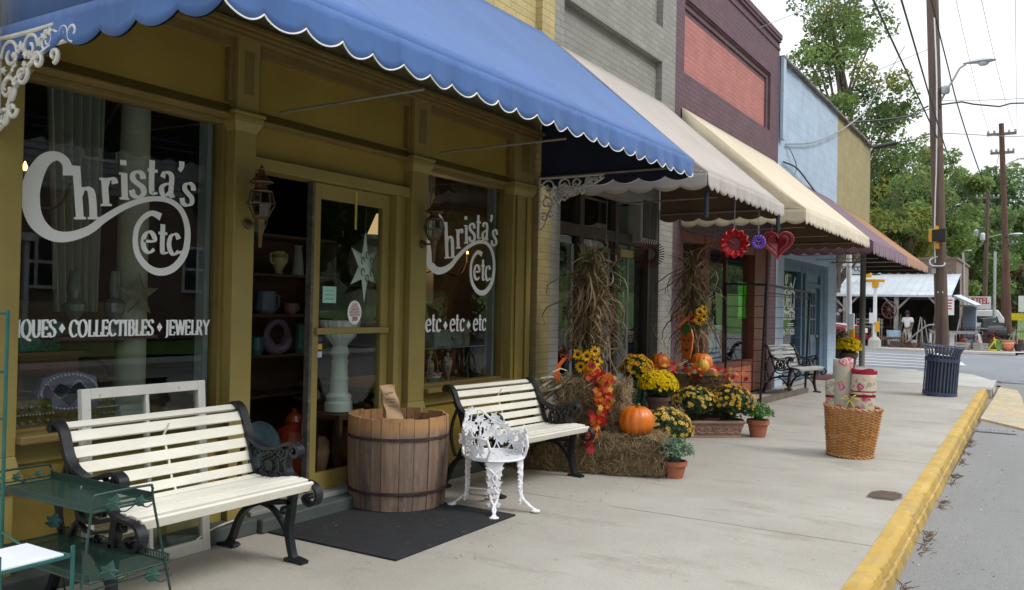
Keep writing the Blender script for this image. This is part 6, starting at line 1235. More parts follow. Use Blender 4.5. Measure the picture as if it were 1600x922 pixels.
g = MB(); g.tube(spline([lp(3.2, -.12, -.15), lp(4.3, -.11, -.16), lp(6.5, .0, -.17), lp(9, .07, -.17), lp(11, .05, -.16)], 8), .024, 8); g.build('conduit', m_wp, pA, smooth=True)
g = MB(); g.obox(lp(2.28, .0, -.178), (.14, .008, .14), (0, R(45), 0)); g.build('diamond_plate', M('plate_white', (.7, .7, .68), .5, .05), pA)
g = MB(); g.obox(lp(2.28, .0, -.184), (.03, .004, .03), (0, R(45), 0)); g.build('plate_mark', M('plate_mark', (.12, .12, .12), .5, .05), pA)
g = MB(); g.tube(spline([lp(3.4, -.05, -.16), lp(3.3, -.25, -.22), lp(3.12, -.22, -.28), lp(3.10, .10, -.28), lp(3.2, .15, -.22)], 6), .028, 7); g.obox(lp(2.95, -.17, -.19), (.12, .06, .16)); g.build('bracket_loop', m_galv, pA, smooth=False)
g = MB(); g.lathe([(.10, 0), (.13, .05), (.13, .22), (.05, .27)], lp(8.55, .30, -.1), 12); g.build('photocell', m_galv, pA, smooth=True)
sg_ = thing('pedestrian_signal', 'yellow and black pedestrian signal mounted on the thick utility pole', 'signal', lp(4.05, -.06, -.42)); g = MB(); x, y, z = lp(4.05, -.06, -.42); g.box(x - .20, x + .10, y - .06, y + .14, z - .20, z + .20); g.build('casing', m_sigy, sg_, bevel=.02)
g = MB(); g.box(x + .08, x + .28, y - .09, y + .10, z - .21, z + .21); g.box(x - .10, x + .22, y - .095, y - .06, z - .19, z + .19); g.build('visor', M('signal_black', (.012, .012, .014), .5), sg_, bevel=.015)
for q in ((x - .03, x + .09, y + .0, y + .14, z - .42, z - .22), (x - .02, x + .06, y, y + .3, z + .2, z + .3)): g = MB(); g.box(*q); g.build('mount', m_sigy, sg_, bevel=.01)
def streetlamp(label, base, arm, head, s_=1.0):
    o = thing('street_lamp', label, 'street lamp', base, 0, 'cobra head street lamps'); g = MB(); g.tube(spline([base] + arm + [head], 8), .032 * s_, 8); g.build('arm', m_galv, o, smooth=True); h = Vector(head)
    d = (Vector(head) - Vector(arm[-1])); d.z = 0; d.normalize(); g = MB(); n = 12; prof = [(-.08, .05), (.05, .09), (.35, .16), (.62, .17), (.78, .10), (.83, .01)]; V = []
    sd_ = Vector((-d.y, d.x, 0))
    for u, w in prof:
        for j in range(n): a = 6.283 * j / n; V.append(h + d * u * s_ + sd_ * w * math.cos(a) * s_ + Vector((0, 0, .03 + w * .62 * math.sin(a) * (1 if math.sin(a) > 0 else .5))) * s_)
    g.add(V, [(i * n + j, i * n + (j + 1) % n, (i + 1) * n + (j + 1) % n, (i + 1) * n + j) for i in range(5) for j in range(n)] + [tuple(range(n - 1, -1, -1)), tuple(5 * n + j for j in range(n))]); g.build('lamp_head', m_galv, o, smooth=True)
    g = MB(); g.ball(h + d * .48 * s_ + Vector((0, 0, -.03 * s_)), .16 * s_, 12, 0, (1, .8, .55)); g.build('lens', M('lamp_lens', (.6, .62, .62), .2, .05), o, smooth=True); return o
streetlamp('cobra head street lamp on the thick brown utility pole', lp(8.35, .15), [lp(8.72, .36, -.02), lp(9.08, .58, -.04), lp(9.32, .72, -.05)], lp(9.42, .90, -.06), 1.0)
pB = pole('reddish utility pole with crossarms standing past the junk shop', (-1.22, 47, -.1), (-1.66, 47, 10.75), .16, .11, m_poler, arms=((10.25, .62, .0), (9.35, .5, .0)))
streetlamp('street lamp on the reddish pole past the junk shop', (-1.6, 47, 8.55), [(-1.3, 47, 8.85)], (-.95, 47, 8.98), .8); streetlamp('lower street lamp over the lawn', (-3.9, 72, 6.6), [(-3.4, 72, 7.2), (-2.6, 72, 7.45)], (-1.9, 72, 7.45), 1.0)
pole('thin dark utility pole far down the street', (-3.20, 66, -.1), (-3.07, 66, 9.9), .16, .11, arms=((9.5, .7, .2),)); pole('distant utility pole half hidden by the reddish one', (-2.19, 76, 0), (-2.19, 76, 7.6), .16, .13, arms=((7.1, .7, .1),))
o = thing('transformer', 'grey transformer cans high on the thin far pole', 'transformer', (-3.34, 65.9, 6.6)); o.scale = (.55, .55, .6); g = MB(); g.lathe([(.25, 0), (.3, .05), (.3, .75), (.22, .85), (.05, .9)], (0, 0, 0), 12); g.lathe([(.22, 0), (.26, .05), (.26, .65), (.05, .8)], (-.7, 0, .5), 12); g.build('can', m_galv, o, True, smooth=True)
pole('pale steel pole between the two dark utility poles', (-2.06, 52, -.1), (-2.04, 52, 4.95), .075, .07, m_galv, name='steel_pole'); pole('slim blue grey steel pole with a lamp at the brick wall end', (-3.62, 55, -.1), (-3.75, 55, 5.1), .07, .06, m_galv, name='steel_pole'); pole('short brown pole behind the pale steel pole', (-2.0, 64, 0), (-2.0, 64, 8), .16, .13, m_poler)
streetlamp('small lamp at the top of the slim blue grey pole', (-3.75, 55, 5.05), [(-3.70, 55, 5.2)], (-3.6, 55, 5.22), .35)
# wires
def wire(label, pts, r, mat=m_black, sag=None): return cable('overhead_cable', label, 'cable', pts, r * .78, mat, 5, 'overhead cables', sag)
def ext(a, b, k): a = Vector(a); b = Vector(b); return tuple(a + (b - a) * k)
wire('black cable running up from the pole splice toward the viewer', [(-2.82, 30, 7.16), ext((-2.82, 30, 7.16), (-2.54, 16, 7.07), 1.6)], .026, sag=.0)
wire('black cable from the reddish pole passing high over the street', spline([(-1.30, 47, 5.30), (-2.05, 42.5, 5.9), (-2.70, 38, 6.68), (-2.62, 30.0, 6.95), (-2.09, 16, 7.0), (-1.75, 7, 7.0)], 8), .024)
wire('steep black cable hugging the thick pole on its right', spline([(-1.27, 47, 4.87), (-2.0, 38, 7.0), (-2.36, 32, 8.4), (-2.477, 29, 9.2), (-2.435, 24, 9.57), (-2.3, 16, 9.9)], 8), .026)
wire('thick black cable looping right from the thick pole', [(-2.73, 30, 8.2), (-2.2, 30.9, 8.42), (-1.9, 31.4, 8.42), (-1.2, 32.6, 8.52), (-.9, 33.2, 8.72), (-.53, 34, 8.86), (2, 38.4, 9.4)], .035)
wire('thin cable above the thick black loop', [(-2.70, 30, 8.32), (2, 38.4, 10.0)], .013, m_wire, .1)
wire('black service cable from the thick pole to the tan wall', [(-3.09, 30, 8.19), (-3.6, 29.2, 7.75), (-4.1, 28.4, 7.55), (-5.0, 27, 7.26)], .035)
wire('thinner black cable under the service cable', [(-3.05, 30, 8.10), (-4.2, 28.3, 7.32), (-5.0, 27, 7.2)], .018)
wire('dark beaded cable from the thick pole to the tan roof corner', [(-3.04, 30, 7.22), (-4.62, 29.2, 6.84)], .018); o = thing('cable_sleeve', 'fat black splice sleeve on the cable at the tan roof corner', 'cable', (-4.5, 29.25, 6.86)); g = MB(); g.tube([(-4.58, 29.21, 6.85), (-4.5, 29.25, 6.87), (-3.95, 29.53, 7.0)], [.05, .075, .075], 10); g.build('sleeve', m_black, o, smooth=True)
wire('grey cable leaving the thick pole to the right at splice height', [(-2.72, 30, 7.3), (-.9, 33.3, 7.62), (2, 38.4, 8.4)], .016, m_wire)
wire('thin wire from the maroon roof to the thick pole', [(-4.67, 18, 6.65), (-3.8, 24, 7.9), (-3.12, 30, 10.0)], .011); wire('thin wire high over the maroon roof', [(-4.9, 14, 6.0), (-3.24, 30, 12.8)], .010, m_wire)
wire('twisted grey service wire from the blue wall', spline([(-4.60, 18.4, 5.12), (-4.55, 21, 5.62), (-4.50, 24.2, 6.55), (-4.3, 26.5, 7.6), (-3.8, 30, 10.2)], 8), .022, m_wire)
for i, (x0, z0, x1) in enumerate(((-1.6, 8.17, -2.15), (-1.13, 8.09, -1.1), (-.5, 8.3, -1.0))): wire(['leftmost thin wire strung to the reddish pole crossarm', 'middle thin wire strung to the reddish pole crossarm', 'rightmost thin wire strung to the reddish pole crossarm'][i], [(x0, 20, z0 + .2), (x1, 47, 10.34)], .008, m_wire, .25)
for i, (y, z) in enumerate(((12.8, .2), (10.5, -.2))): wire(['upper wire from the thin far pole to the reddish pole', 'lower wire from the thin far pole to the reddish pole'][i], [(-3.08, 66, 9.4 if i == 0 else 7.8), (-1.6, 47, 10.2 + z - (0 if i == 0 else 1.2))], .014, m_black, .5)
wire('black tail of wires hanging on the blue wall', spline([(-4.62, 18.55, 5.1), (-4.58, 18.8, 5.0), (-4.57, 19.2, 4.75), (-4.58, 18.95, 4.45), (-4.60, 18.75, 4.2)], 6), .016, m_wire); wire('black strap end lying on the blue wall over the purple awning', spline([(-4.61, 18.25, 4.72), (-4.56, 19.2, 4.72), (-4.56, 20.6, 4.50), (-4.55, 22.2, 4.22)], 6), .025)
# signals at the far corner
o = thing('signal_pole', 'white signal pole with yellow cap and concrete foot across the street', 'pole', (-6.66, 43.7, -.06), 0, 'white steel signal poles'); g = MB(); g.tube([(0, 0, 0), (0, 0, 3.25)], .085, 10); g.build('shaft', m_wp, o, True, smooth=True); g = MB(); g.lathe([(.30, 0), (.28, .35), (.16, .5)], (0, 0, 0), 8); g.build('foot', m_conc2, o, True)
g = MB(); g.box(-.42, .42, -.1, .1, 3.1, 3.24); g.box(-.14, .14, -.12, .12, 2.85, 3.1); g.build('yellow_cap', m_sigy, o, True, bevel=.02); g = MB(); g.box(-.22, .02, -.2, -.1, 1.15, 1.65); g.build('notice_plate', m_wp, o, True); g = MB(); g.box(.06, .22, -.2, -.05, .75, 1.25); g.build('push_button', m_sigy, o, True, bevel=.02)
o = thing('signal_pole', 'pale steel pole with a sign box and yellow push button beside the porch', 'pole', (-5.43, 30.5, 0), 0, 'white steel signal poles'); g = MB(); g.tube([(0, 0, -.1), (-.06, 0, 3.6)], .085, 10); g.build('shaft', m_wp, o, True, smooth=True); g = MB(); g.box(.0, .16, -.16, -.06, 1.05, 1.55); g.build('notice_plate', m_wp, o, True, bevel=.01); g = MB(); g.box(.02, .17, -.17, -.05, .52, 1.03); g.build('push_button', m_sigy, o, True, bevel=.03)
o = thing('traffic_light', 'traffic light glowing red behind the porch post', 'traffic light', (-6.95, 43.2, 3.6)); g = MB(); g.box(-.19, .19, -.12, .12, -.35, .45); g.build('casing', m_sigy, o, True, bevel=.03); g = MB(); g.ball((.03, -.13, .22), .1, 10); g.build('red_lamp', M_emit('lamp_red', (1, .08, .02), 3), o, True); g = MB(); g.ball((.03, -.12, -.05), .09, 8); g.build('dark_lamp', m_black, o, True)

# ================================================================ JUNK SHOP ACROSS THE CROSS STREET
m_tin = M('tin_roof', (.58, .62, .66), .45, .12, 1.5, .1, 20, metal=.25, chips=(.45, .34, .28), chipamt=.70); m_rb = M_brick('red_brick', (.24, .15, .115), (.34, .31, .28), .2, .075, .012, .4); m_gw_ = M('grey_timber', (.34, .32, .29), .8, .3, 3, .3, 30); m_jd = M('junk_shop_dark', (.045, .04, .035), .9, .4, 3)
js = thing('junk_shop', 'old brick antiques shop with a deep tin porch roof across the street', 'shop', (-10, 50, -.06))
g = MB(); g.box(-26, -3.78, 51, 60, -.1, 4.55); g.box(-26.1, -3.70, 50.95, 60.1, 4.5, 4.62); g.build('brick_wall', m_rb, js)
g = MB(); g.box(-25.9, -3.6, 50.9, 50.97, -.05, 3.6); g.build('dark_front', m_jd, js)
g = MB(); nx = 60
for i in range(nx): x0 = -26 + i * (22.4 / nx); x1 = x0 + 22.4 / nx; g.add([(x0, 46, 2.50), (x1, 46, 2.50), (x1 + .02, 50.95, 3.72), (x0 + .02, 50.95, 3.72)], [(0, 1, 2, 3)]); g.bar((x1, 46, 2.515), (x1 + .02, 50.95, 3.735), .035, .03)
g.box(-26, -3.58, 45.98, 46.03, 2.40, 2.50); g.build('tin_roof', m_tin, js)
g = MB(); g.add([(-3.56, 46.3, 2.50), (-2.62, 46.6, 2.04), (-2.55, 50, 2.1), (-3.5, 50, 2.6)], [(0, 1, 2, 3)]); g.add([(-3.56, 46.3, 2.44), (-2.62, 46.6, 1.98), (-2.55, 50, 2.04), (-3.5, 50, 2.54)], [(3, 2, 1, 0)]); g.build('side_lean_to_roof', m_tin, js, solid=.03)
g = MB(); g.box(-26, -3.6, 46.2, 50.9, 2.30, 2.36); g.build('porch_ceiling', m_jd, js)
for x in (-17, -13, -8.45, -6.05, -4.0):
    g = MB(); g.box(x - .1, x + .1, 46.1, 46.3, -.06, 2.42)
    for s_ in (-1, 1): g.bar((x, 46.2, 1.75), (x + s_ * .62, 46.2, 2.42), .09, .09, (0, 1, 0))
    g.build('porch_post', m_gw_, js)
g = MB(); g.box(-10.4, -7.2, 48.9, 49.0, 3.62, 4.22); sb = g.build('sign_board', M('sign_white2', (.78, .79, .78), .5, .05), js); g = MB(); g.box(-10.4, -7.2, 48.88, 48.92, 3.58, 3.64); g.build('sign_frame', M('sign_green', (.04, .12, .10), .6), sb)
g = MB(); pen = Pen(g, lambda a, b, k: (a, 48.89 - .001 * k, b), .18, .07); fit_text(pen, 'VES', -9.32, -8.86, 3.80, .26); fit_text(pen, 'CO', -8.55, -8.15, 3.80, .26); g.build('lettering', M('sign_navy', (.03, .04, .10), .6), sb)
hs = thing('hanging_sign', 'small white sign with red writing hung under the tin roof edge', 'sign', (-3.68, 45.9, 2.1)); g = MB(); g.box(-.20, .20, -.02, .02, -.55, .30); g.build('board', MATS['sign_white2'], hs, True)
g = MB()
for z, w in ((.16, .13), (.02, .10), (-.12, .08), (-.25, .10)): g.box(-w, w, -.026, -.02, z - .03, z + .03)
g.build('red_writing', M('sign_red', (.5, .03, .06), .6), hs, True)
sh = thing('garden_shed', 'narrow blue grey shed door leaning at the side of the antiques shop', 'shed', (-3.05, 49.5, -.06)); g = MB(); g.box(-.30, .30, -.2, .6, 0, 2.05); g.build('wall', M('shed_blue', (.32, .38, .48), .6, .1), sh, True); g = MB(); g.box(-.45, .42, -.35, .8, 2.05, 2.13); g.build('roof', m_tin, sh, True); g = MB(); g.box(-.24, .24, -.215, -.2, .1, 1.95); g.build('door', M('shed_blue_door', (.28, .34, .44), .6, .1), sh, True)
# motel sign, white roadside sign
def board(name, label, x0, x1, y, z0, z1, txts, mat=MATS['sign_white2'], tm='sign_red'):
    o = thing(name, label, 'sign', ((x0 + x1) / 2, y, -.1)); g = MB(); g.box(x0, x1, y, y + .15, z0, z1); b = g.build('board', mat, o); g = MB()
    for x in (x0 + .2, x1 - .2): g.tube([(x, y + .2, -.1), (x, y + .2, z1 - .1)], .06, 8)
    g.build('post', m_galv, o)
    if txts:
        g = MB(); pen = Pen(g, lambda a, b_, k: (a, y - .004 - .001 * k, b_), .2, .10)
        for t_, a, c, z, s_ in txts: fit_text(pen, t_, a, c, z, s_)
        g.build('lettering', MATS[tm], b)
board('motel_sign', 'white sign reading MOTEL in red behind the utility poles', -3.85, -2.55, 60, 1.95, 2.72, [('MOTEL', -3.80, -2.65, 2.28, .36)]); board('roadside_sign', 'blank white roadside sign above the lawn at the right edge', -1.28, .6, 70, 1.85, 2.98, [])
MATS['sign_red']
# man
def skin(name, mat, par, verts, edges, radii, lv=2):
    me = bpy.data.meshes.new(name); me.from_pydata([tuple(v) for v in verts], edges, []); o = bpy.data.objects.new(name, me); COL.objects.link(o); o.parent = par; ROOTINV[o.name] = ROOTINV[par.name]
    md = o.modifiers.new('k', 'SKIN'); sv = me.skin_vertices[0].data
    for i, r_ in enumerate(radii): sv[i].radius = r_ if hasattr(r_, '__len__') else (r_, r_)
    sv[0].use_root = True; md.use_smooth_shade = True; u = o.modifiers.new('s', 'SUBSURF'); u.levels = lv; u.render_levels = lv; me.materials.append(mat); return o
mn = thing('person', 'man in a dark cap, white T-shirt and pale trousers standing among the junk', 'person', (-5.52, 46.1, -.06), R(-20))
me_v = [(0, 0, .94), (0, .01, 1.12), (0, .0, 1.36), (0, -.005, 1.48), (0, -.02, 1.58), (0, -.03, 1.66), (.18, 0, 1.40), (.25, .0, 1.14), (.24, -.10, .92), (.23, -.14, .83), (-.18, 0, 1.40), (-.27, .02, 1.15), (-.30, -.04, .91), (-.30, -.06, .82), (.10, 0, .86), (.12, -.01, .48), (.13, .02, .08), (.14, -.13, .035), (-.10, 0, .86), (-.12, -.02, .48), (-.14, .02, .08), (-.16, -.12, .035)]
me_e = [(0, 1), (1, 2), (2, 3), (3, 4), (4, 5), (2, 6), (6, 7), (7, 8), (8, 9), (2, 10), (10, 11), (11, 12), (12, 13), (0, 14), (14, 15), (15, 16), (16, 17), (0, 18), (18, 19), (19, 20), (20, 21)]
skin('body', M('skin_tone', (.20, .11, .075), .6, .08), mn, me_v, me_e, [(.13, .10), (.13, .10), (.14, .10), .055, (.085, .10), (.075, .09), .065, .045, .036, .04, .065, .045, .036, .04, .085, .065, .045, .045, .085, .065, .045, .045])
skin('shirt', M('shirt_white', (.78, .77, .76), .8, .06), mn, [(0, 0, .90), (0, .0, 1.12), (0, 0, 1.36), (0, 0, 1.44), (.19, 0, 1.39), (.25, .0, 1.19), (-.19, 0, 1.39), (-.27, .02, 1.20)], [(0, 1), (1, 2), (2, 3), (2, 4), (4, 5), (2, 6), (6, 7)], [(.17, .13), (.165, .125), (.17, .12), .075, .09, .085, .09, .085])
skin('trousers', M('trouser_pale', (.60, .57, .52), .85, .1), mn, [(0, 0, .95), (.09, 0, .84), (.12, -.01, .48), (.135, .02, .10), (-.09, 0, .84), (-.12, -.02, .48), (-.145, .02, .10)], [(0, 1), (1, 2), (2, 3), (0, 4), (4, 5), (5, 6)], [(.15, .12), .11, .085, .075, .11, .085, .075])
g = MB(); g.lathe([(.098, 0), (.105, .04), (.09, .10), (.05, .135), (.005, .142)], (0, -.035, 1.655), 16, sy=1.1); g.obox((0, -.16, 1.668), (.14, .12, .015), (R(-8), 0, 0)); g.build('cap', M('cap_dark', (.03, .03, .035), .8), mn, True, smooth=True)
g = MB(); g.ball((0, -.115, 1.585), .016, 6); 
for s_ in (-1, 1): g.ball((s_ * .034, -.108, 1.612), .012, 6); g.ball((s_ * .092, -.02, 1.60), .022, 6, 0, (.5, 1, 1.3))
g.build('face', MATS['skin_tone'], mn, True)
for s_, c in ((1, (.23, -.15, .80)), (-1, (-.30, -.07, .79))):
    g = MB(); c = Vector(c); g.ball(c, .04, 8, 0, (.55, 1, 1.1))
    for k in range(4): g.tube([c + Vector((0, -.028 + .019 * k, -.02)), c + Vector((-s_ * .008, -.03 + .019 * k, -.065 - .012 * (k in (1, 2)))), c + Vector((-s_ * .02, -.03 + .019 * k, -.09 - .012 * (k in (1, 2))))], [.010, .009, .007], 6)
    g.tube([c + Vector((0, -.035, .01)), c + Vector((-s_ * .01, -.06, -.02)), c + Vector((-s_ * .012, -.065, -.05))], [.012, .010, .008], 6); g.build('hand', MATS['skin_tone'], mn, True, smooth=True)
# pickup truck
m_tr_ = M('truck_red', (.25, .012, .02), .25, .1, 2, spec=.7); m_chr = M('chrome', (.7, .7, .7), .15, .05, 5, metal=.9); m_tyre = M('tyre', (.02, .02, .02), .8)
tk = thing('pickup_truck', 'dark red pickup truck parked in front of the antiques shop', 'truck', (-9.7, 45.4, -.12), R(-24)); f = lambda a, b, c: (a, -.88 + c, b)
g = MB(); side = [(-2.6, .45), (-2.6, 1.05), (-.75, 1.05), (-.7, 1.08), (-.45, 1.70), (.55, 1.72), (.95, 1.15), (2.15, 1.05), (2.3, .95), (2.32, .5), (2.1, .42)]; g.prism(side, f, 1.76); g.build('body', m_tr_, tk, True, bevel=.06)
g = MB(); g.prism([(-.62, 1.14), (-.42, 1.62), (.05, 1.63), (.05, 1.14)], lambda a, b, c: (a, -.889 + c, b), .006); g.prism([(.1, 1.14), (.1, 1.63), (.5, 1.64), (.82, 1.14)], lambda a, b, c: (a, -.889 + c, b), .006); g.add([(.60, -.78, 1.66), (.98, -.80, 1.16), (.98, .80, 1.16), (.60, .78, 1.66)], [(0, 1, 2, 3)]); g.build('window', M('dark_glass', (.03, .035, .04), .1, .1, 3, spec=.8), tk, True)
g = MB(); g.box(2.30, 2.345, -.55, .55, .66, .96); 
for k in range(5): g.box(2.345, 2.355, -.54, .54, .68 + k * .06, .70 + k * .06, 1)
g.build('grille', [m_chr, m_black], tk, True); g = MB(); g.box(2.3, 2.46, -.90, .90, .40, .60); g.build('bumper', m_tr_, tk, True, bevel=.03)
for y in (-.72, .72): g = MB(); g.box(2.29, 2.35, y - .14, y + .14, .70, .93); g.build('headlight', M('headlight_glass', (.75, .78, .8), .15, .05), tk, True, bevel=.02)
for x in (-1.7, 1.5):
    for y in (-.86, .86):
        g = MB(); g.lathe([(.2, -.11), (.34, -.11), (.36, -.08), (.36, .08), (.34, .11), (.2, .11)], (x, y, .34), 20, tilt=Euler((R(90), 0, 0)).to_matrix()); w = g.build('wheel', m_tyre, tk, True); g = MB(); g.lathe([(.01, -.10), (.2, -.10), (.2, .10), (.01, .10)], (x, y, .34), 16, tilt=Euler((R(90), 0, 0)).to_matrix()); g.build('rim', m_chr, w, True)
g = MB(); g.prism([(.95, 1.158), (1.6, 1.115), (2.1, 1.062), (2.1, 1.068), (1.6, 1.125), (.95, 1.17)], lambda a, b, c: (a, -.5 + c, b), 1.0); g.build('hood_highlight', M('highlight_white', (.7, .7, .7), .3), tk, True)  # highlight on the hood, put in as a thin white sheet
# white van
vn = thing('camper_van', 'white camper shell vehicle behind the junk piles', 'van', (-2.5, 54.5, -.1), R(8)); g = MB(); g.prism([(-.95, .5), (-1.0, 1.3), (-.85, 1.95), (.55, 1.98), (.85, 1.5), (.95, .9), (.95, .5)], lambda a, b, c: (a, c, b), 3.6); g.build('body', m_wp, vn, True, bevel=.05); g = MB(); g.prism([(-.75, 1.25), (-.65, 1.62), (.5, 1.62), (.62, 1.25)], lambda a, b, c: (a, -.004 + c, b), .004); g.build('window', MATS['dark_glass'], vn, True); g = MB(); g.box(-1.0, .9, -.03, .0, .95, 1.05); g.build('stripe', m_chr, vn, True)
for x in (-.9, .85): g = MB(); g.lathe([(.05, -.1), (.33, -.1), (.33, .1), (.05, .1)], (x, .8, .33), 16, tilt=Euler((0, R(90), 0)).to_matrix()); g.build('wheel', m_tyre, vn, True)
# junk
m_rusty = M('rusty_iron', (.16, .085, .055), .85, .4, 8, .4, 40); m_blueb = M('pale_blue_enamel', (.45, .66, .78), .4, .15, 4); m_orp = M('orange_clay', (.62, .20, .09), .7, .15, 5)
def junk(name, label, cat, loc, parts, rz=0, group=None):
    o = thing(name, label, cat, loc, rz, group)
    for nm, mat, fn in parts: g = MB(); fn(g); g.build(nm, mat, o, True)
    return o
G0 = -.06
junk('plough', 'rusty walking plough with two long curved handles beside the man', 'plough', (-5.6, 45.6, G0), [('beam', m_rusty, lambda g: (g.tube([(-1.0, 0, .35), (-.3, 0, .45), (.3, 0, .25)], .05, 6), g.obox((-.1, 0, .14), (1.1, .06, .22), (0, .1, .3)))), ('handle', m_gw_, lambda g: [g.tube(spline([(.1, y, .25), (.6, y, .75), (1.0, y * 1.6, 1.08), (1.3, y * 2, 1.14)], 5), .032, 6) for y in (-.12, .12)])])
def rake(g): g.tube([(-.6, 0, .45), (.6, 0, .45)], .04, 6); [g.tube(spline([(-.55 + i * .1, 0, .45), (-.55 + i * .1, -.2, .5), (-.55 + i * .1, -.32, .25), (-.55 + i * .1, -.28, .02)], 4), .014, 5) for i in range(12)]; [g.lathe([(.30, -.03), (.36, -.03), (.36, .03), (.30, .03)], (x, 0, .4), 18, tilt=Euler((0, R(90), 0)).to_matrix(), capb=False, capt=False) for x in (-.7, .7)]
junk('hay_rake', 'rusty horse drawn rake with curved tines left of the plough', 'farm tool', (-6.3, 45.3, G0), [('tines', m_rusty, rake)])
junk('enamel_tub', 'pale blue enamel tub between the rake and the man', 'tub', (-6.15, 46.2, G0), [('body', m_blueb, lambda g: g.lathe([(.22, 0), (.30, .1), (.34, .55), (.35, .8), (.32, .8), (.3, .2), (.02, .15)], (0, 0, 0), 18)), ('stand', m_rusty, lambda g: [g.tube([(.25 * math.cos(a), .25 * math.sin(a), -.0), (.3 * math.cos(a), .3 * math.sin(a), .5)], .02, 5) for a in (.8, 2.3, 3.9, 5.5)])])
junk('rail_frame', 'grey slatted timber frame propped in front of the porch', 'frame', (-7.35, 46.6, G0), [('rails', m_gw_, lambda g: [g.box(-.65, .65, -.03, .03, z, z + .09) for z in (1.10, 1.26, .9)] + [g.box(x, x + .06, -.04, .02, 0, 1.35) for x in (-.65, -.3, .1, .55)])])
def pane_frame(g): g.box(-.45, -.40, -.02, .02, 0, 1.3); g.box(.40, .45, -.02, .02, 0, 1.3); g.box(-.45, .45, -.02, .02, 1.25, 1.3); g.box(-.45, .45, -.02, .02, 0, .05)
junk('picture_frame', 'tall thin brown frame standing on the porch left of the post', 'frame', (-6.9, 47.5, G0 + .3), [('frame', m_redwood, pane_frame)]); junk('picture_frame', 'brown frame beside the porch wheel', 'frame', (-7.75, 47.8, G0 + .3), [('frame', m_redwood, pane_frame)])
def wheel_fn(g): g.tube([(0, .42 * math.cos(a), .42 * math.sin(a)) for a in np.linspace(0, 6.283, 25)[:-1]], .03, 6, closed=True); [g.tube([(0, 0, 0), (0, .42 * math.cos(a), .42 * math.sin(a))], .015, 5) for a in np.linspace(0, 6.283, 11)[:-1]]; g.ball((0, 0, 0), .08, 8)
junk('cart_wheel', 'spoked iron wheel hung on the post behind the man', 'wheel', (-6.35, 46.0, 1.75), [('wheel', m_rusty, wheel_fn)], R(60)); junk('flower_wreath', 'black and white metal flower wreath standing by the left porch post', 'wreath', (-8.5, 45.9, 1.35), [('ring', m_gw_, lambda g: [g.ball((0, .28 * math.cos(a), .36 * math.sin(a)), .10, 8, 0, (.5, 1, 1)) for a in np.linspace(0, 6.283, 10)[:-1]]), ('stem', m_hook, lambda g: g.tube([(0, 0, -1.4), (0, 0, -.3)], .03, 6))], R(-70))
tt_ = [('shovel', (-5.1, 45.5), .28, 1.5), ('hoe', (-4.8, 45.7), -.1, 1.4), ('rake', (-4.55, 45.9), -.32, 1.35), ('fence_post', (-7.0, 45.6), .05, 1.25), ('fork', (-6.75, 45.9), -.08, 1.4), ('pick', (-4.3, 45.5), .15, 1.2), ('shovel', (-6.0, 46.6), .12, 1.6), ('pole_saw', (-4.95, 46.3), .05, 1.45), ('hoe', (-2.6, 46.8), .3, 1.2), ('rake', (-.6, 46.9), .35, 1.25), ('shovel', (-.9, 47.2), -.2, 1.1), ('fork', (-1.15, 46.2), .4, .9)]
lab_ = ['long handled shovel leaning right of the man', 'straight hoe standing between the man and the thick pole', 'rake tilting left beside the thick pole', 'upright fence post right of the timber frame', 'garden fork near the rusty horse rake', 'short pick beside the table rail', 'tall shovel against the porch post behind the man', 'thin pole saw standing behind the hoe', 'hoe leaning among the junk behind the white rail', 'red handled rake leaning at the right edge', 'short shovel by the reddish pole', 'small fork near the orange jar']
for (nm, p, ln, h), lb in zip(tt_, lab_): junk('garden_tool', lb, 'tool', (p[0], p[1], G0), [('handle', m_gw_ if 'red' not in lb else M('red_handle', (.35, .04, .03), .6), lambda g: g.tube([(0, 0, .1), (ln * h * .5, .05, h)], .025, 6)), ('head', m_rusty, lambda g: g.obox((-ln * .05, 0, .12), (.22, .04, .24), (0, ln, 0)))], 0, 'garden tools standing outside the antiques shop')
def table_fn(g): g.box(-1.2, 1.2, -.05, .05, .72, .84); g.box(-1.2, 1.2, .8, .9, .72, .84); g.box(-1.2, -1.05, -.05, .9, .70, .84); g.box(1.05, 1.2, -.05, .9, .70, .84)
junk('trestle_rail', 'long whitewashed table rail with a slanted leg in front of the junk', 'table', (-3.5, 46.2, G0), [('rail', m_gw_, table_fn), ('leg', m_wp, lambda g: (g.bar((1.05, 0, .75), (1.22, 0, 0), .13, .1), g.bar((1.05, .8, .75), (1.2, .8, 0), .1, .1))), ('leg', m_wp, lambda g: (g.bar((-1.0, 0, .75), (-1.0, 0, 0), .1, .1), g.bar((-.1, .3, .75), (-.1, .3, 0), .2, .2)))])
junk('barbecue_grill', 'black barrel barbecue with a lid beyond the white rail', 'barbecue', (-1.7, 46.9, G0), [('lid', M('grill_black', (.03, .03, .033), .4), lambda g: g.lathe([(.02, -.42), (.30, -.40), (.34, 0), (.30, .40), (.02, .42)], (0, 0, .82), 16, tilt=Euler((0, R(90), 0)).to_matrix())), ('legs', m_rusty, lambda g: [g.bar((x, y, .7), (x * 1.3, y * 1.3, 0), .05, .05) for x in (-.3, .3) for y in (-.2, .2)]), ('shelf', m_gw_, lambda g: g.box(.42, .75, -.2, .2, .72, .76))])
junk('stacked_bins', 'dark grey storage bins heaped behind the barbecue', 'bins', (-2.05, 48.3, G0), [('bin', M('bin_grey', (.09, .10, .10), .5), lambda g: (g.lathe([(.45, 0), (.55, .9), (.58, .95)], (0, 0, 0), 4), g.obox((.1, 0, 1.15), (.95, .6, .35), (0, .1, .2)), g.obox((-.15, .1, 1.42), (.7, .5, .16), (0, -.1, .5))))])
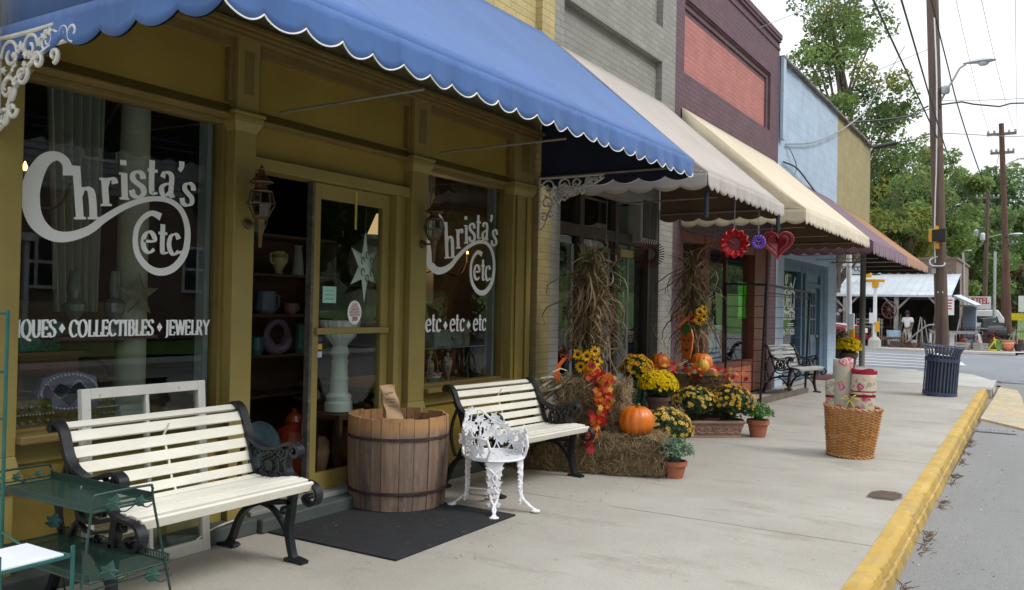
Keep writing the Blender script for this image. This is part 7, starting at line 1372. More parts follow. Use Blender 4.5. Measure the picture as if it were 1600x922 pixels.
junk('clay_jar', 'fat orange clay jar at the right of the junk', 'jar', (-1.28, 46.3, G0), [('jar', m_orp, lambda g: g.lathe([(.18, 0), (.30, .15), (.31, .32), (.24, .44), (.27, .48), (.2, .48)], (0, 0, 0), 16)), ('rim', MATS['pale_scrap'], lambda g: g.lathe([(.27, .45), (.28, .49), (.1, .485)], (0, 0, 0), 16))])
junk('black_bucket', 'small black bucket right of the orange jar', 'bucket', (-.82, 46.3, G0), [('bucket', MATS['grill_black'], lambda g: g.lathe([(.13, 0), (.18, .34), (.16, .34)], (0, 0, 0), 12))])
junk('white_bucket', 'white bucket at the feet of the man', 'bucket', (-5.2, 45.9, G0), [('bucket', m_wp, lambda g: g.lathe([(.11, 0), (.15, .36), (.13, .36)], (0, 0, 0), 12))])
junk('yellow_trestle', 'bright yellow metal stand left of the orange jar', 'stand', (-1.85, 45.7, G0), [('legs', M('bright_yellow', (.75, .60, .02), .5), lambda g: (g.bar((-.2, 0, 0), (.15, 0, .55), .06, .06), g.bar((.2, .07, 0), (.05, .07, .6), .06, .06), g.bar((-.25, -.07, .03), (.2, -.07, .03), .06, .06)))])
junk('steel_chair', 'steel chair frame with a white seat right of the thick pole', 'chair', (-3.75, 46.9, .5), [('frame', m_galv, lambda g: [g.tube(p, .022, 5) for p in ([(-.25, 0, -.5), (-.25, 0, .1), (.3, 0, .1), (.42, .1, .85)], [(-.25, .4, -.5), (-.25, .4, .1), (.3, .4, .1), (.42, .5, .85)], [(.42, .1, .85), (.42, .5, .85)], [(.3, 0, .1), (.3, 0, -.5)])]), ('seat', m_wp, lambda g: g.box(-.25, .3, 0, .4, .1, .22))])
junk('porch_rocker', 'dark wooden rocking chair in the shade of the tin porch', 'chair', (-4.9, 48.5, G0), [('frame', m_brown, lambda g: (g.box(-.3, .3, -.3, .3, .4, .46), g.box(-.3, .3, .28, .34, .46, 1.15), [g.tube([(x, -.4, .06), (x, 0, .02), (x, .5, .1)], .03, 5) for x in (-.3, .3)], [g.box(x - .03, x + .03, -.3, -.24, .03, .7) for x in (-.3, .3)]))])
for i, (x, y, h, c, lb) in enumerate(((-3.2, 47.4, .5, (.3, .06, .04), 'red can lying behind the table rail'), (-2.9, 47.0, .42, (.25, .28, .24), 'grey green pot behind the table rail'), (-2.2, 47.3, .6, (.12, .1, .09), 'dark drum beside the barbecue'), (-4.2, 47.2, .9, (.3, .3, .3), 'grey galvanised drum behind the thick pole'), (-3.9, 47.8, .6, (.15, .08, .05), 'brown barrel behind the steel chair'), (-7.9, 47.4, .7, (.08, .1, .12), 'dark drum on the porch beside the brown frame'), (-5.0, 47.6, .55, (.2, .2, .17), 'grey crock on the porch behind the man'), (-2.45, 46.4, .35, (.45, .10, .03), 'rust orange pot by the yellow stand'))): junk('drum', lb, 'drum', (x, y, G0), [('body', M('drum_' + str(i), c, .6, .3, 6), lambda g, h=h: g.lathe([(h * .32, 0), (h * .42, h * .3), (h * .42, h * .8), (h * .32, h), (h * .28, h), (h * .3, h * .5), (.02, h * .5)], (0, 0, 0), 14))], 0, 'old drums and crocks of the antiques shop')
def crate_fn(g): [g.box(-.3, .3, -.2, -.18, z, z + .09) for z in (.0, .12, .24)]; [g.box(-.3, .3, .18, .2, z, z + .09) for z in (.0, .12, .24)]; [g.box(x, x + .02, -.178, .178, 0, .33) for x in (-.3, .28)]; g.box(-.28, .28, -.178, .178, 0, .02)
def ladder_fn(g): [g.bar((x, 0, 0), (x * .8, .5, 1.9), .05, .03) for x in (-.2, .2)]; [g.bar((-.19, .1 + i * .11, .3 + i * .42), (.19, .1 + i * .11, .3 + i * .42), .03, .03) for i in range(4)]
def gate_fn(g): [g.tube([(x, 0, .05), (x, 0, .95)], .012, 5) for x in np.linspace(-.6, .6, 9)]; [g.tube([(-.62, 0, z), (.62, 0, z)], .018, 5) for z in (.15, .5, .92)]; [g.tube(spline([(x - .07, 0, .95), (x, 0, 1.06), (x + .07, 0, .95)], 4), .010, 5) for x in np.linspace(-.5, .5, 6)]
def bike_fn(g): [g.tube([(cx + .3 * math.cos(a), 0, .32 + .3 * math.sin(a)) for a in np.linspace(0, 6.283, 21)[:-1]], .018, 5, closed=True) for cx in (-.5, .5)]; g.tube([(-.5, 0, .32), (-.2, 0, .75), (.38, 0, .75), (.5, 0, .32)], .016, 5); g.tube([(-.2, 0, .75), (.0, 0, .32), (.38, 0, .75)], .016, 5); g.tube([(.36, -.22, .92), (.38, 0, .84), (.36, .22, .92)], .014, 5); g.obox((-.22, 0, .82), (.22, .12, .05))
def washer_fn(g): g.box(-.3, .3, -.3, .3, .05, .88); g.box(-.3, .3, .18, .3, .88, 1.05); g.lathe([(.15, 0), (.18, .02), (.02, .03)], (0, -.3, .5), 16, tilt=Euler((R(90), 0, 0)).to_matrix())
def mower_fn(g): g.box(-.25, .25, -.3, .3, .12, .32); g.lathe([(.1, .32), (.14, .34), (.12, .5), (.02, .52)], (0, 0, 0), 10); g.tube([(-.2, .3, .25), (-.2, 1.0, .95), (.2, 1.0, .95), (.2, .3, .25)], .02, 5); [g.lathe([(.02, -.03), (.1, -.03), (.1, .03), (.02, .03)], (x, y, .1), 10, tilt=Euler((0, R(90), 0)).to_matrix()) for x in (-.28, .28) for y in (-.25, .25)]
for nm, lb, ct, p, mt_, fn, rz in (('wooden_crate', 'slatted wooden crate on the ground left of the yellow stand', 'crate', (-2.35, 45.6), m_gw_, crate_fn, .2), ('wooden_crate', 'slatted wooden crate under the white rail', 'crate', (-3.1, 45.7), m_gw_, crate_fn, -.3), ('ladder', 'old wooden ladder leaning on the porch behind the timber frame', 'ladder', (-7.2, 47.0), m_gw_, ladder_fn, .2), ('ladder', 'ladder propped behind the thick utility pole', 'ladder', (-4.45, 47.4), m_gw_, ladder_fn, -.3), ('iron_gate', 'rusty iron garden gate standing left of the enamel tub', 'gate', (-6.85, 46.9), m_rusty, gate_fn, .1), ('iron_gate', 'dark iron gate leaning behind the white rail', 'gate', (-3.2, 47.9), m_hook, gate_fn, -.15), ('bicycle', 'old dark bicycle standing on the porch behind the man', 'bicycle', (-5.2, 47.3), m_hook, bike_fn, .3), ('bicycle', 'red bicycle among the junk left of the clay jar', 'bicycle', (-2.2, 46.6), MATS['red_handle'], bike_fn, -.4), ('washing_machine', 'white washing machine in the porch shade', 'washing machine', (-4.6, 49.0), m_wp, washer_fn, .2), ('lawn_mower', 'rusty lawn mower by the reddish pole', 'mower', (-.75, 47.6), m_rusty, mower_fn, .5), ('lawn_mower', 'dark green mower beside the orange jar', 'mower', (-1.7, 46.1), MATS['face_green'], mower_fn, -.6), ('iron_gate', 'low rusty gate section at the right end of the junk', 'gate', (-.35, 47.3), m_rusty, gate_fn, .8)):
    junk(nm, lb, ct, (p[0], p[1], G0), [('frame', mt_, fn)], rz)
junk('yellow_bench', 'yellow road barrier on the lawn beyond the reddish pole', 'barrier', (-1.45, 70, 1.25), [('bar', MATS['bright_yellow'], lambda g: (g.box(-.45, .45, 0, .3, 0, .28), g.box(-.5, .5, .1, .4, .28, .5)))])
o = thing('planter_box', 'dark wooden planter box with a green shrub under the porch', 'planter', (-5.15, 27.4, 0)); g = MB(); g.box(-.6, .42, -.3, .3, 0, .58); g.box(-.64, .46, -.34, .34, .52, .60); g.build('box', M('planter_dark', (.09, .10, .10), .7, .2), o, True, bevel=.01); g = MB(); n = 420; d = RNG.normal(size=(n, 3)); d /= np.linalg.norm(d, axis=1, keepdims=True); g.quads(cards(d * RNG.uniform(.5, 1, (n, 1)) * [.45, .3, .38] + [-.1, 0, .78], d + RNG.normal(0, .5, d.shape), .05)); g.build('foliage', M_leaf('box_shrub', (.05, .10, .035), .2), o, True)

# ================================================================ TREES AND HILLS
def tree(label, base, h, crown, n, leaf, mats, name='tree', group='trees beyond the roofs', seed=1, clumps=26, tr_r=.25, wts=None, flat=.8, sp=.5):
    """crown = (z0, rx, ry)"""
    rg = np.random.default_rng(seed); o = thing(name, label, 'tree', base, 0, group); z0, rx, ry = crown; g = MB(); top = h - z0; C = []
    g.tube(spline([(0, 0, 0), (rg.normal(0, .15), rg.normal(0, .15), h * .3), (rg.normal(0, .3), rg.normal(0, .3), h * .62), (rg.normal(0, .4), 0, h * .92)], 5), [tr_r * (1 - .85 * i / 15) for i in range(16)], 8)
    for i in range(clumps):
        a = rg.uniform(0, 6.28); v = rg.uniform(0, 1); q = math.sqrt(rg.uniform(.05, 1)) * math.sin(math.pi * min(.98, .12 + .82 * v)) ** .7; c = Vector((rx * q * math.cos(a), ry * q * math.sin(a), z0 + top * v * .95)); C.append(c)
        zb = max(h * .16, c.z - top * .28 - q * 1.5); g.tube(spline([(rg.normal(0, .1), rg.normal(0, .1), zb), tuple(c * .5 + Vector((0, 0, zb * .5 - .1 * q))), tuple(c)], 4), [tr_r * .32 * (1 - .8 * j / 8) for j in range(9)], 5)
    g.build('trunk', M('bark', (.15, .12, .095), .9, .3, 4, .4, 20), o, True, smooth=True)
    n = int(n * 2.5); leaf *= .66; P = []; mi = []; per = n // clumps; s0 = min(rx, ry) * .36
    for c in C:
        m0 = rg.choice(len(mats), p=wts)
        for s_ in range(3):
            cc = np.array(c) + rg.normal(0, s0 * .75, 3) * [1, 1, .7]; k = per // 3; p = rg.normal(size=(k, 3)); p /= np.linalg.norm(p, axis=1, keepdims=True); p = cc + p * (rg.uniform(.2, 1, (k, 1)) ** .5) * s0 * sp * 1.5 * [1, 1, flat]; P.append(p)
            q = np.full(k, m0); w = rg.uniform(size=k) < .3; q[w] = rg.choice(len(mats), w.sum(), p=wts); mi.append(q)
    P = np.concatenate(P); mi = np.concatenate(mi); g = MB(); g.quads(cards(P, rg.normal(size=P.shape) * [1, 1, .6] + [0, 0, .7], rg.uniform(.6, 1.2, len(P)) * leaf, 1.1), mi); g.build('crown', mats, o, True); return o
LG = M_leaf('leaf_green', (.14, .215, .07), .48, .5, .35, .8); LD = M_leaf('leaf_dark', (.088, .15, .06), .48, .5, .35, .8); LY = M_leaf('leaf_yellow', (.29, .30, .06), .48, .5, .35, .8); LB = M_leaf('leaf_bright', (.21, .30, .09), .48, .5, .35, .8); LO = M_leaf('leaf_rust', (.15, .09, .04), .3, .5, .35, .8)
tree('tall loose crowned tree rising behind the blue and tan building', (-8.9, 46.5, -.1), 18.5, (5.0, 3.7, 2.8), 9000, .17, [LG, LB, LY, LD], seed=4, clumps=42, tr_r=.30, wts=[.45, .2, .15, .2], sp=.52)
tree('yellowing tree leaning in from behind the tan wall', (-9.0, 60, -.1), 12.2, (2.0, 2.9, 3.0), 6500, .22, [LG, LY, LD, LB], seed=5, clumps=30, wts=[.35, .25, .2, .2], sp=.62); tree('olive green tree left of the thick utility pole', (-7.3, 58, -.1), 10.5, (1.8, 2.2, 2.4), 5200, .21, [LG, LY, LD, LB], seed=6, clumps=26, wts=[.3, .3, .2, .2], sp=.62)
tree('tall pale green tree right behind the thick utility pole', (-6.3, 72, -.1), 15.2, (3, 2.4, 2.6), 6500, .25, [LG, LB, LY], seed=8, clumps=30, wts=[.4, .45, .15], sp=.6); tree('green tree with a bare leaning trunk above the brick wall end', (-5.0, 80, -.1), 11.5, (3.4, 3.4, 3), 6500, .27, [LG, LD, LB], seed=9, clumps=26, wts=[.4, .35, .25], sp=.62)
tree('dark tree behind the thin far pole', (-5.6, 104, -.1), 18.0, (3, 4.2, 4), 6000, .34, [LD, LG], seed=10, clumps=30, wts=[.65, .35], sp=.62); tree('dark green tree behind the reddish pole', (-2.2, 118, 0), 14, (1.5, 4.4, 4), 6000, .36, [LD, LG, LB], seed=12, clumps=28, wts=[.45, .35, .2], sp=.62); tree('low rust coloured tree above the lawn', (-1.5, 90, 1.5), 4.6, (.3, 2.3, 2), 3200, .22, [LO, LD, LG], seed=14, clumps=16, tr_r=.12, wts=[.4, .3, .3], sp=.62)
tree('rounded green tree at the right edge above the lawn', (1.5, 108, 1.5), 11, (1, 4, 4), 5000, .32, [LG, LB, LD], seed=15, clumps=26, wts=[.45, .3, .25], sp=.62); tree('dark tree filling the gap behind the junk shop roof', (-11.5, 84, 0), 13, (2, 4.2, 3), 5000, .3, [LD, LG, LY], seed=16, clumps=24, wts=[.4, .4, .2], sp=.62)
# wooded hills
def hz(x, y): r_ = max(0, (y - 120) / 110); return min(1, r_) ** 1.1 * (27 + 3.0 * math.sin(x * .028 + 1.1) + 1.5 * math.sin(x * .09)) - 2
g = MB(); g.grid(lambda u, v: (-190 + u * 420, 120 + v * 260, hz(-190 + u * 420, 120 + v * 260)), 60, 26); structure(g.build('hills', M('hill_floor', (.05, .07, .03), .95, .3, .05), smooth=True))
n = 30000; g = MB(); gx = RNG.uniform(-90, 60, n); gy = 122 + RNG.uniform(0, 1, n) ** 1.1 * 108; ck = np.stack([np.round(gx / 5.5) * 5.5 + np.sin(np.round(gy / 5.5) * 3.3) * 2, np.round(gy / 5.5) * 5.5 + np.sin(np.round(gx / 5.5) * 5.1) * 2], 1)
rr = 3.3 * np.sqrt(RNG.uniform(0, 1, n)); aa = RNG.uniform(0, 6.28, n); px = ck[:, 0] + rr * np.cos(aa); py = ck[:, 1] + rr * np.sin(aa); hh = 4.5 + 3.0 * np.sin(ck[:, 0] * 12.9 + ck[:, 1] * 7.7) + np.sqrt(np.maximum(0, 1 - (rr / 3.35) ** 2)) * 4.2 + RNG.normal(0, .3, n)
pz = np.array([hz(a, b) for a, b in zip(px, py)]) + hh; tone = np.floor(np.abs(np.sin(ck[:, 0] * 3.7 + ck[:, 1] * 9.1)) * 3.999).astype(int)
g.quads(cards(np.stack([px, py, pz], 1), np.stack([np.cos(aa) * rr * .3, np.sin(aa) * rr * .3 - .6, np.full(n, .9)], 1) + RNG.normal(0, .4, (n, 3)), RNG.uniform(.45, .85, n)), tone); structure(tag(g.build('far_wood', [LD, LG, LD, LB]), 'wooded green hillside beyond the town', 'woodland'), 'stuff')
# ================================================================ ACROSS THE STREET (mirrored in the shop glass)
hb = thing('brick_house', 'brick house with white gable and eaves across the street, mirrored in the shop windows', 'house', (16, 15, .8)); m_sid = M('white_siding', (.40, .41, .42), .6, .06, 2); m_rof = M('shingle_roof', (.12, .11, .11), .9, .3, 6)
X0, X1_, YA, YB = 14.0, 24.0, 8.0, 22.0; YM = 15.0
g = MB(); g.box(X0, X1_, YA, YB, .3, 4.6); g.build('wall', m_rb, hb)
g = MB(); g.add([(X0 - .02, YA, 4.6), (X0 - .02, YB, 4.6), (X0 - .02, YM, 8.6)], [(0, 2, 1)])
for i in range(19): z = 4.65 + i * .2; w = 7 * (1 - (z - 4.6) / 4.0); g.add([(X0 - .06, YM - w, z), (X0 - .06, YM + w, z), (X0 - .03, YM + w * .98, z + .19), (X0 - .03, YM - w * .98, z + .19)], [(3, 2, 1, 0)])
g.build('gable', m_sid, hb)
g = MB()
for s_ in (-1, 1): a, b = (YM, 8.75), (YM + s_ * 7.7, 4.3); g.add([(X0 - .6, a[0], a[1]), (X1_ + .3, a[0], a[1]), (X1_ + .3, b[0], b[1]), (X0 - .6, b[0], b[1])], [(0, 1, 2, 3)]); 
g.build('roof', m_rof, hb, solid=.12); g = MB()
for s_ in (-1, 1): g.bar((X0 - .62, YM, 8.65), (X0 - .62, YM + s_ * 7.7, 4.2), .06, .38)
g.build('barge_board', m_wp, hb)
for (y, z) in ((10.5, 1.8), (13.2, 1.8), (18.5, 1.8), (15, 5.6)):
    g = MB(); g.box(X0 - .08, X0 + .02, y - .55, y + .55, z, z + 1.5); w = g.build('window', m_wp, hb); g = MB()
    for a in (-.26, .26):
        for b in (.4, 1.1): g.box(X0 - .09, X0 - .08, y + a - .21, y + a + .21, z + b - .3, z + b + .3)
    g.build('pane', MATS['dark_glass'], w)
g = MB(); g.box(12.2, 14, 8.5, 12.2, 3.0, 3.2); [g.box(12.3, 12.42, y, y + .12, .8, 3.0) for y in (8.6, 10.3, 12.0)]; g.build('porch', m_wp, hb)
for i, (x, y, h, w_) in enumerate(((20, 30, 14, 4.5), (26, 2, 13, 4.5), (17, -5, 12, 4.0), (30, 18, 16, 5), (22, 44, 15, 5), (14, 34, 9, 3.2))): tree(['broad tree left of the brick house across the street', 'tree behind the brick house across the street', 'round tree on the bank across the street', 'tall tree over the brick house roof', 'far tree on the bank across the street', 'small tree by the crossing across the street'][i], (x, y, .8), h, (h * .22, w_, w_), 2200, .42, [LG, LD, LY], seed=30 + i, clumps=18, group='trees on the bank across the street', sp=.6)

n = 15000; gx = RNG.uniform(26, 46, n); gy = RNG.uniform(-50, 62, n); ck = np.stack([np.round(gx / 6) * 6, np.round(gy / 6) * 6 + np.sin(np.round(gx / 6) * 2.2) * 2], 1); rr = 3.6 * np.sqrt(RNG.uniform(0, 1, n)); aa = RNG.uniform(0, 6.28, n)
P = np.stack([ck[:, 0] + rr * np.cos(aa), ck[:, 1] + rr * np.sin(aa), 1 + (ck[:, 0] - 26) * .35 + RNG.uniform(0, 1, n) ** .7 * (11 + 3 * np.sin(ck[:, 1] * 3.3 + ck[:, 0]))], 1); g = MB(); g.quads(cards(P, RNG.normal(size=(n, 3)) + [-.6, 0, .5], RNG.uniform(.5, .9, n)), np.floor(np.abs(np.sin(ck[:, 0] * 3.7 + ck[:, 1] * 9.1)) * 2.999).astype(int))
structure(tag(g.build('wooded_bank', [LD, LG, LY]), 'dark wood on the bank behind the brick house across the street', 'woodland'), 'stuff')

# ================================================================ GOODS IN THE SHOP WINDOWS AND DOORWAY
def goods(name, label, cat, loc, parts, rz=0, group=None): return junk(name, label, cat, loc, parts, rz, group)
m_cur = M_cloth('curtain_cloth', (.50, .48, .42), .2, .2); m_col = M('column_plaster', (.48, .45, .37), .7, .1, 3)
g = MB(); g.grid(lambda u, v: (-5.48 + .035 * math.sin(u * 38), 3.10 + .10 * (1 - v) + (.42 - .12 * (1 - v)) * u, 1.5 + 1.75 * v), 60, 12); tag(g.build('curtain', m_cur, smooth=True, solid=.004), 'pale gathered curtain hanging behind the large lettered window', 'curtain')
o = thing('plaster_column', 'pale plain column right of the curtain inside the large window', 'column', (-5.42, 3.72, .82)); g = MB(); g.lathe([(.12, 0), (.105, .05), (.10, 1.5), (.095, 2.45)], (0, 0, 0), 20); g.build('shaft', m_col, o, True, smooth=True)
goods('side_table', 'reddish wooden side table with a drawer inside the large window', 'table', (-5.55, 3.12, .82), [('top', MATS['red_brown_wood'], lambda g: g.box(-.2, .2, -.22, .22, .40, .425)), ('drawer', MATS['red_brown_wood'], lambda g: (g.box(-.17, .18, -.19, .19, .28, .40), g.ball((.19, 0, .34), .014, 6))), ('leg', MATS['red_brown_wood'], lambda g: [g.box(x - .015, x + .015, y - .015, y + .015, 0, .3) for x in (-.16, .16) for y in (-.18, .18)])])
m_jew = M('beaded_panel', (.12, .22, .35), .3, .9, 60, .8, 120, c2=(.35, .10, .22)); m_gold = M('old_gold', (.30, .20, .06), .4, .5, 40, .6, 90, metal=.6)
pg = [(-.17, 0), (.17, 0), (.19, .10), (.16, .20), (.06, .235), (-.06, .235), (-.16, .20), (-.19, .10)]
goods('jewelled_casket', 'beaded casket lid with a dark heart pattern standing in the large window', 'casket', (-5.12, 3.08, .90), [('lid', m_jew, lambda g: g.prism(pg, lambda a, b, c: (c, a, b), .05)), ('heart_motif', M('motif_dark', (.02, .03, .04), .3), lambda g: g.prism([(0, .03), (.10, .12), (.06, .17), (0, .14), (-.06, .17), (-.10, .12)], lambda a, b, c: (.05 + c, a, b), .006)), ('bead', M('pearl_bead', (.6, .62, .66), .25, .3, 30), lambda g: [g.ball((.052, .168 * math.cos(a), .115 + .105 * math.sin(a)), .0085, 6) for a in np.linspace(0, 6.28, 44)] + [g.ball((.052, x, .13 + .05 * math.sin(x * 30)), .006, 6) for x in np.linspace(-.13, .13, 24)]), ('box', m_gold, lambda g: g.box(-.12, .06, -.18, .18, -.08, -.002))], R(-6))
for i, (y, x, w, lb) in enumerate(((2.83, -5.15, .26, 'gold treasure box with coloured stones at the left of the large window'), (3.33, -5.2, .16, 'small gold box right of the beaded casket'))):
    goods('trinket_box', lb, 'box', (x, y, .82), [('box', m_gold, lambda g, w=w: (g.box(-.09, .09, -w / 2, w / 2, 0, .07), g.box(-.10, .10, -w / 2 - .01, w / 2 + .01, .07, .085))), ('lid', m_gold, lambda g, w=w: g.box(-.09, .09, -w / 2, w / 2, .085, .165)), ('stone', M('stones', (.10, .35, .12), .2, .9, 40, c2=(.35, .05, .05)), lambda g, w=w: [g.ball((.095, yy, zz), .013, 6) for yy in np.linspace(-w * .4, w * .4, 5) for zz in (.035, .12)]), ('bead', MATS['pearl_bead'], lambda g, w=w: [g.ball((.105, yy, .078), .006, 5) for yy in np.linspace(-w / 2, w / 2, 14)])])
goods('green_box', 'pale green sequinned box on the side table in the large window', 'box', (-5.55, 3.10, 1.248), [('box', M('sequin_green', (.10, .28, .24), .3, .8, 60, .8, 150), lambda g: (g.box(-.10, .10, -.13, .13, 0, .16), g.box(-.11, .11, -.14, .14, .16, .185)))])
goods('book_pile', 'two pale books lying on the display shelf of the large window', 'books', (-5.15, 3.52, .82), [('book', M('book_pale', (.5, .5, .48), .7), lambda g: (g.obox((0, 0, .022), (.17, .23, .042), (0, 0, .1)), g.obox((0, .01, .062), (.16, .21, .034), (0, 0, -.06))))])
goods('wooden_chest', 'dark wooden chest of drawers standing behind the books', 'chest', (-6.4, 3.72, .4), [('carcass', m_wood, lambda g: g.box(-.25, .25, -.4, .4, 0, 1.12)), ('top', m_wood, lambda g: g.box(-.28, .28, -.43, .43, 1.12, 1.16))]); goods('curved_chair', 'brown chair back with a curled wooden arm behind the books', 'chair', (-5.75, 3.62, .82), [('arm', m_wood, lambda g: (g.tube(spline([(0, -.2, .30), (.05, -.05, .34), (.08, .08, .30), (.08, .12, .22), (.05, .06, .2)], 5), .02, 7), g.bar((0, -.2, 0), (0, -.2, .3), .04, .04), g.bar((.04, .05, 0), (.06, .05, .2), .03, .03)))])
m_lamp = M_emit('bulb_warm', (1, .45, .12), 6); m_shade = M_emit('lamp_shade_lit', (.95, .60, .30), .55)
goods('candle_light', 'electric candle glowing at the left of the large window', 'lamp', (-5.35, 2.92, 2.28), [('candle', m_col, lambda g: g.lathe([(.014, 0), (.014, .09)], (0, 0, 0), 8)), ('bulb', m_lamp, lambda g: g.lathe([(.008, .09), (.016, .115), (.003, .15)], (0, 0, 0), 8)), ('arm', MATS['aged_brass'], lambda g: (g.lathe([(.003, -.03), (.045, -.01), (.045, 0)], (0, 0, 0), 10), g.tube(spline([(0, 0, -.02), (0, .08, -.12), (0, .22, -.1), (0, .3, .05)], 5), .008, 6)))])
goods('oil_lamp', 'glass oil lamp on a shelf low behind the looping swash', 'lamp', (-5.45, 3.32, 1.35), [('glass', M('lamp_glass', (.20, .21, .20), .15, .2, spec=.8), lambda g: g.lathe([(.07, 0), (.05, .04), (.02, .08), (.07, .16), (.075, .2), (.03, .24), (.045, .30), (.03, .42)], (0, 0, 0), 14))]); goods('oil_lamp', 'second glass oil lamp beside the column', 'lamp', (-5.40, 3.58, 1.34), [('glass', MATS['lamp_glass'], lambda g: g.lathe([(.08, 0), (.06, .05), (.025, .10), (.06, .16), (.07, .22), (.03, .26), (.04, .34), (.03, .44)], (0, 0, 0), 14))])
goods('glass_shelf', 'glass shelf holding the oil lamps inside the large window', 'shelf', (-5.42, 3.4, 1.32), [('board', m_wood, lambda g: g.box(-.12, .12, -.3, .45, 0, .02))]); goods('table_lamp', 'small lamp with a warm lit amber shade right of the swash circle', 'lamp', (-6.2, 4.25, 1.45), [('shade', m_shade, lambda g: g.lathe([(.10, .20), (.07, .36)], (0, 0, 0), 16, capb=False, capt=False)), ('stem', MATS['aged_brass'], lambda g: g.lathe([(.06, -.6), (.02, -.5), (.015, .2)], (0, 0, 0), 10))])
def starfn(g, r_=.16, n=5):
    P = [(r_ * (1 if i % 2 == 0 else .40) * math.sin(math.pi * i / n), r_ * (1 if i % 2 == 0 else .40) * math.cos(math.pi * i / n)) for i in range(2 * n)]
    g.add([(.035, 0, 0)] + [(0, a, b) for a, b in P] + [(-.02, 0, 0)], [(0, i, i % (2 * n) + 1) for i in range(1, 2 * n + 1)] + [(2 * n + 1, i % (2 * n) + 1, i) for i in range(1, 2 * n + 1)])
goods('star_ornament', 'scrolled metal star propped behind the swash circle', 'star', (-5.25, 3.66, 1.62), [('star', M('star_bronze', (.25, .22, .15), .5, .3, 20), starfn)]); 
# doorway: shelves with pottery
sv = thing('display_cabinet', 'dark open cabinet of pottery just inside the open doorway', 'cabinet', (-6.15, 5.70, 0)); g = MB(); g.box(-.22, -.20, -.55, .6, 0, 2.2); [g.box(-.2, .2, -.55, .6, z, z + .025) for z in (.12, .72, 1.08, 1.45, 1.82, 2.18)]; [g.box(-.2, .2, y, y + .03, 0, 2.2) for y in (-.57, .6)]; g.build('carcass', m_wood, sv, True)
def vase(label, loc, prof, c, name='vase', handle=None, rough=.3):
    parts = [('body', M('glaze_' + str(len(MATS)), c, rough, .15, 6, spec=.6), lambda g: g.lathe(prof, (0, 0, 0), 18))]
    if handle: parts.append(('handle', MATS[list(MATS)[-1]], lambda g: [g.tube(spline(h, 5), .011, 6) for h in handle]))
    goods(name, label, 'pottery', loc, parts)
vase('lilac pottery pitcher on the upper cabinet shelf', (-6.08, 5.55, 1.475), [(.07, 0), (.10, .04), (.09, .12), (.085, .20), (.09, .21)], (.20, .26, .42), 'pitcher', [[(0, .09, .18), (0, .15, .17), (0, .15, .07), (0, .10, .05)]]); vase('cream urn with two handles on the cabinet shelf', (-6.0, 5.62, 1.845), [(.04, 0), (.03, .03), (.06, .09), (.075, .15), (.05, .19), (.06, .21)], (.52, .46, .22), 'urn', [[(0, .05, .19), (0, .10, .18), (0, .09, .11), (0, .06, .1)], [(0, -.05, .19), (0, -.10, .18), (0, -.09, .11), (0, -.06, .1)]])
vase('white figurine vase right of the cream urn', (-6.0, 5.86, 1.845), [(.06, 0), (.05, .1), (.04, .2), (.03, .26), (.04, .28)], (.42, .42, .44)); vase('teal jug on the top of the cabinet', (-6.0, 5.35, 2.205), [(.06, 0), (.07, .08), (.05, .16), (.055, .18)], (.04, .22, .24), 'jug', [[(0, .055, .16), (0, .11, .15), (0, .10, .06), (0, .065, .05)]]); vase('small blue green cup on the lower shelf', (-6.0, 5.38, 1.105), [(.05, 0), (.065, .05), (.065, .16), (.06, .165)], (.03, .14, .17), 'cup'); vase('mottled green vase on the lower shelf', (-6.0, 5.92, 1.105), [(.05, 0), (.07, .05), (.06, .16), (.05, .26), (.06, .28)], (.07, .19, .15)); vase('pink teacup on the cabinet shelf', (-6.0, 5.78, 1.475), [(.04, 0), (.06, .03), (.065, .10), (.06, .105)], (.32, .16, .17), 'cup', [[(0, .06, .09), (0, .10, .08), (0, .095, .04), (0, .06, .03)]])
goods('ring_vase', 'mauve ring shaped vase on the lower shelf', 'pottery', (-6.0, 5.62, 1.105), [('body', M('glaze_mauve', (.26, .17, .27), .3, .1), lambda g: g.tube([(0, .13 * math.cos(a), .17 + .13 * math.sin(a)) for a in np.linspace(0, 6.283, 25)[:-1]], [.030 + .022 * (math.sin(a) < 0) for a in np.linspace(0, 6.283, 25)[:-1]], 10, closed=True))])
vase('tall red lidded ginger jar on the doorway floor', (-5.55, 5.42, .02), [(.10, 0), (.13, .10), (.17, .32), (.15, .45), (.07, .50), (.08, .53), (.06, .58), (.02, .61), (.025, .64)], (.30, .045, .02), 'ginger_jar'); vase('marbled orange and white vase on the doorway floor', (-5.35, 5.52, .02), [(.05, 0), (.07, .12), (.095, .25), (.09, .36), (.06, .40)], (.50, .26, .16)); vase('second red jar behind the tall one', (-5.75, 5.62, .02), [(.10, 0), (.14, .2), (.13, .36), (.06, .44), (.08, .5)], (.24, .04, .02), 'ginger_jar')
g = MB(); g.tube([(-5.37, 5.37, .64), (-5.37, 5.36, .57)], .002, 4); g.prism([(5.325, .44), (5.39, .44), (5.39, .55), (5.357, .575), (5.325, .55)], lambda a, b, c: (-5.36 + c, a, b), .003); tag(g.build('price_tag', m_letter), 'white paper price tag hanging on the red jar', 'price tag')
